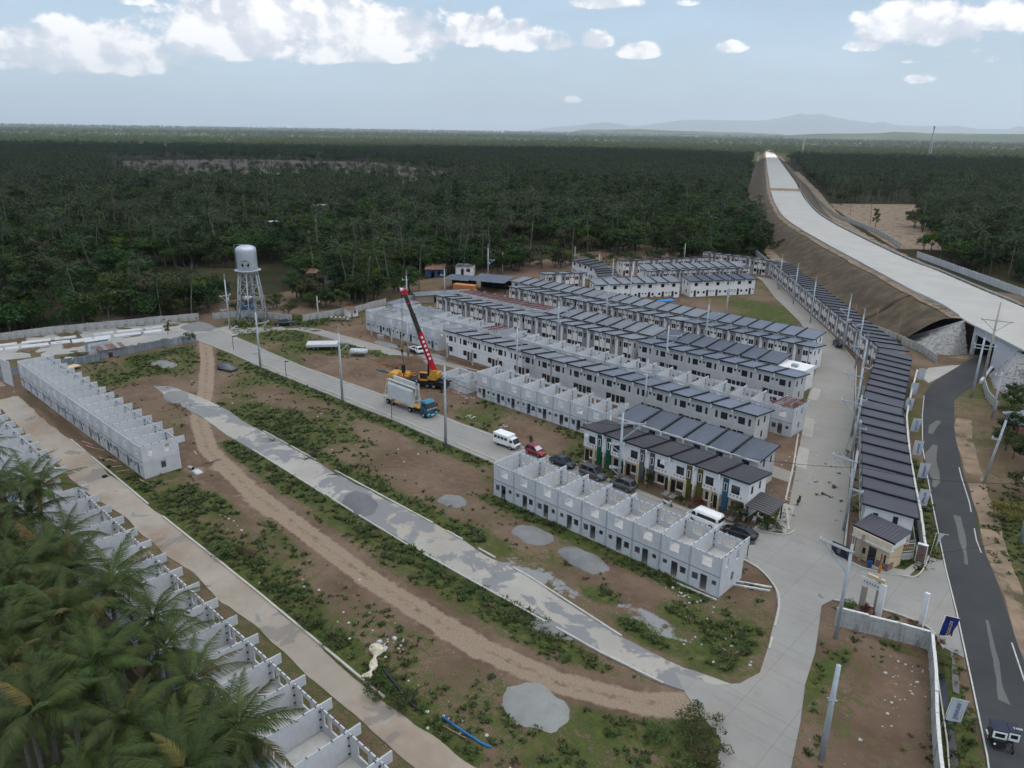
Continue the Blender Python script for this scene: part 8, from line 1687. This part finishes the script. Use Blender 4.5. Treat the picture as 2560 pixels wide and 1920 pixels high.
    t = thing('tarp_shelter', 'pale sheet over a low frame on the grass', 'shelter', (-139, 97.2, 0), R(40)); [MB().bar((x, y, 0), (x, y, 1.6), .07, .07, M['steel']).obj('post', t) for x in (-1.8, 1.8) for y in (-1, 1)]; MB().loft([[(-2, -1.3, .9), (2, -1.2, 1.0), (2, 1.2, .9), (-2, 1.3, .9)], [(-1.9, -.7, 1.65), (1.9, -.6, 1.7), (1.9, .6, 1.6), (-1.9, .7, 1.65)]], M['sheet'], True).obj('sheet', t)
    tag(MB().tube([(-40.8, 35.4, .15), (-38.6, 35.5, .15), (-36.4, 35.7, .12), (-35.3, 36.0, .1)], .11, 8, M['bluepipe']).obj('blue_pipe'), 'long blue plastic pipe lying near the bottom edge', 'pipe'); tag(MB().tube([(-40.0, 34.8, .1), (-37.6, 35.2, .1)], .05, 6, M['pinkwood']).obj('thin_pipe'), 'thin brownish pipe beside the blue one', 'pipe'); plank('dark channel beam lying behind the feathery bushes', (-49.6, 35.6), (-43.2, 34.4), .3, .2, 'black', .15, 'channel', 'beam')
    # roll of cream cloth: crumpled tube over the kerb
    r_ = random.Random(4); n = 16; m_ = 12; co = []
    for j in range(n):
        f = j/(n-1); c = Vector((-49.7-2.5*f+.25*math.sin(f*5), 33.5+3.6*f, .22+.12*math.sin(f*9))); w = .30+.16*math.sin(f*14+1)+.28*(f > .78)
        for k in range(m_): a = 2*math.pi*k/m_; e = w*r_.uniform(.72, 1.25); co.append((c.x+math.cos(a)*e*.9, c.y+math.cos(a)*e*.5, max(.01, c.z+math.sin(a)*e*.7)))
    i = np.arange(n*m_).reshape(n, m_); fa = np.stack([i[:-1], np.roll(i, -1, 1)[:-1], np.roll(i, -1, 1)[1:], i[1:]], -1).reshape(-1, 4); tag(link('cloth_roll', np_mesh('cloth_roll', co, fa, None, M['rag'], False)), 'crumpled roll of cream cloth lying across the kerb', 'cloth')
    for k, (p, lb) in enumerate((((-116.4, 34.3), 'black tyre beside the leaning plank'), ((-113.2, 32.6), 'black tyre lying on the lower lane'))): bm = bmesh.new(); bmesh.ops.create_circle(bm, segments=8, radius=.1); me = bpy.data.meshes.new('tyre'); bm.free(); tag(MB().lathe((0, 0, .12), [(.22, 0), (.28, .1), (.38, .1), (.42, 0), (.38, -.1), (.28, -.1), (.22, 0)], 18, M['rubber']).obj('tyre', None, (*p, .02)), lb, 'tyre')
    tag(MB().tube([(-107.2, 42.6, .3), (-106.3, 42.9, .3)], .3, 12, M['walk'], cap=False).tube([(-107.2, 42.6, .3), (-106.3, 42.9, .3)], .22, 12, M['dark']).obj('concrete_pipe'), 'short concrete pipe lying right of the far-left shells', 'pipe'); tag(MB().loft([[(-1, -.7, 0), (1.1, -.6, 0), (1, .7, 0), (-.9, .6, 0)], [(-.6, -.4, .28), (.7, -.3, .35), (.6, .4, .22), (-.5, .3, .3)]], M['sheet'], True).obj('sheet_heap', None, (-105.2, 43.0, .02)), 'heap of grey plastic sheet beside the concrete pipe', 'sheet')  # near-black plug in the concrete pipe paints the shade of its bore
    for k in range(9): tag(MB().tube([(-172.8+.9*(k % 5)+.4*(k//5), 112.2+.75*(k % 5), .32+.5*(k//5)), (-171.6+.9*(k % 5)+.4*(k//5), 111.2+.75*(k % 5), .32+.5*(k//5))], .3, 10, M['walk'], cap=False).obj('drain_pipe'), 'short concrete drain pipe stacked by the perimeter wall', 'pipe', 'drain pipes stacked by the wall')
    t = thing('block_stack', 'stack of grey hollow blocks before the pale shells', 'block stack', (-148.6, 109.6, 0), R(5)); bk = MB().box(0, 0, 0, .38, .18, .18, M['walk']).mesh('block')
    for z in range(5):
        for x in range(5):
            for y in range(3): link('block', bk, t, (x*.40+.01*(z % 2), y*.20, z*.19))
    # dead branches on the dirt
    r_ = random.Random(31)
    def branch(label, c, s):
        mb = MB()
        for k in range(9): a = r_.uniform(0, 6.28); L = s*r_.uniform(.5, 1.2); p = Vector((*c, .08)); q = p+Vector((L*math.cos(a), L*math.sin(a), r_.uniform(.05, .4))); mb.tube([p, p.lerp(q, .5)+Vector((0, 0, .1)), q], [.05, .035, .015], 4, M['bark2'])
        tag(mb.obj('dead_branch'), label, 'branch')
    branch('dead branches heaped on the dirt behind the far-left shells', (-106.8, 46.0), 1.6); branch('bare branch leaning over the old lane, left', (-108, 57.4), 1.4); branch('bare branch over the old lane, by the bushes', (-97.6, 57.0), 1.5); branch('bare branch over the old lane near the sand heap', (-89.6, 57.2), 1.3)
    # scattered pale litter and rubble, each lump apart
    rm = []
    for k in range(5):
        mb = MB(); n = 6; ring0 = [(math.cos(6.28*i/n)*r_.uniform(.7, 1.2), math.sin(6.28*i/n)*r_.uniform(.7, 1.2)) for i in range(n)]; mb.loft([[(x, y, 0) for x, y in ring0], [(x*.9, y*.9, r_.uniform(.3, .6)) for x, y in ring0], [(x*.35, y*.35, r_.uniform(.5, .9)) for x, y in ring0]], M['rubble']); rm.append(mb.mesh('rubble_lump'))
    def rubble(spots, tot, label, group):
        for _ in range(tot):
            a, b, sa, sb = spots[r_.randrange(len(spots))]; tag(link('rubble_lump', rm[r_.randrange(5)], None, (a+r_.gauss(0, sa), b+r_.gauss(0, sb), .02), r_.uniform(0, 6.28), scl=r_.uniform(.06, .20)), label, 'rubble', group)
    rubble([(-11, 66, 1.4, 4), (-12.5, 71, 1.5, 2)], 28, 'small pale lump of rubble on the bare lot', 'rubble on the bare lot'); rubble([(-32.5, 65.6, 1.8, .9), (-35, 67.2, 1.5, .5), (-28, 62, 1.6, 2)], 40, 'pale rubble lump below the corner of the front shells', 'rubble below the front shells'); rubble([(-86, 39, 1.5, .8), (-52, 38.5, 1.4, 1.2), (-60, 38, 8, 2), (-40, 36.5, 4, 1.2)], 60, 'pale scrap on the weedy dirt lots', 'scraps on the weedy lots'); rubble([(-93, 88.6, 1.2, .5), (-85, 89.8, 1, .5), (-101, 95.4, 1.4, .6)], 36, 'white rubble on the plot before the second shells', 'rubble before the second shells'); rubble([(-37.5, 104, 1.2, 3), (-40.5, 114, 1.4, 2.4), (-45.5, 128, 1.4, 2.6), (-50, 145, 1.3, 2)], 70, 'building scrap at the ends of the terraces along the side street', 'scrap at the terrace ends'); rubble([(-37, 96, 1.4, 1.8)], 16, 'scrap beside the carport', 'scrap beside the carport'); rubble([(-130, 65, 14, 4), (-100, 67, 12, 4)], 30, 'white scrap on the meadow', 'scraps on the meadow')
    for k, (p, lb) in enumerate((((-52.6, 39.3), 'uppermost'), ((-53.3, 37.9), 'leftmost'), ((-52.0, 37.6), 'rightmost'), ((-53.2, 36.9), 'lowest'))): tag(MB().loft([[(-.35, -.25, 0), (.35, -.2, 0), (.3, .3, 0), (-.3, .25, 0)], [(-.2, -.1, .2), (.2, -.12, .28), (.15, .14, .18), (-.15, .12, .22)]], M['sheet'], True).obj('plastic_scrap', None, (*p, .02), k), f'{lb} of four pale plastic scraps right of the cloth roll', 'plastic scrap')
vehicles(); clutter()
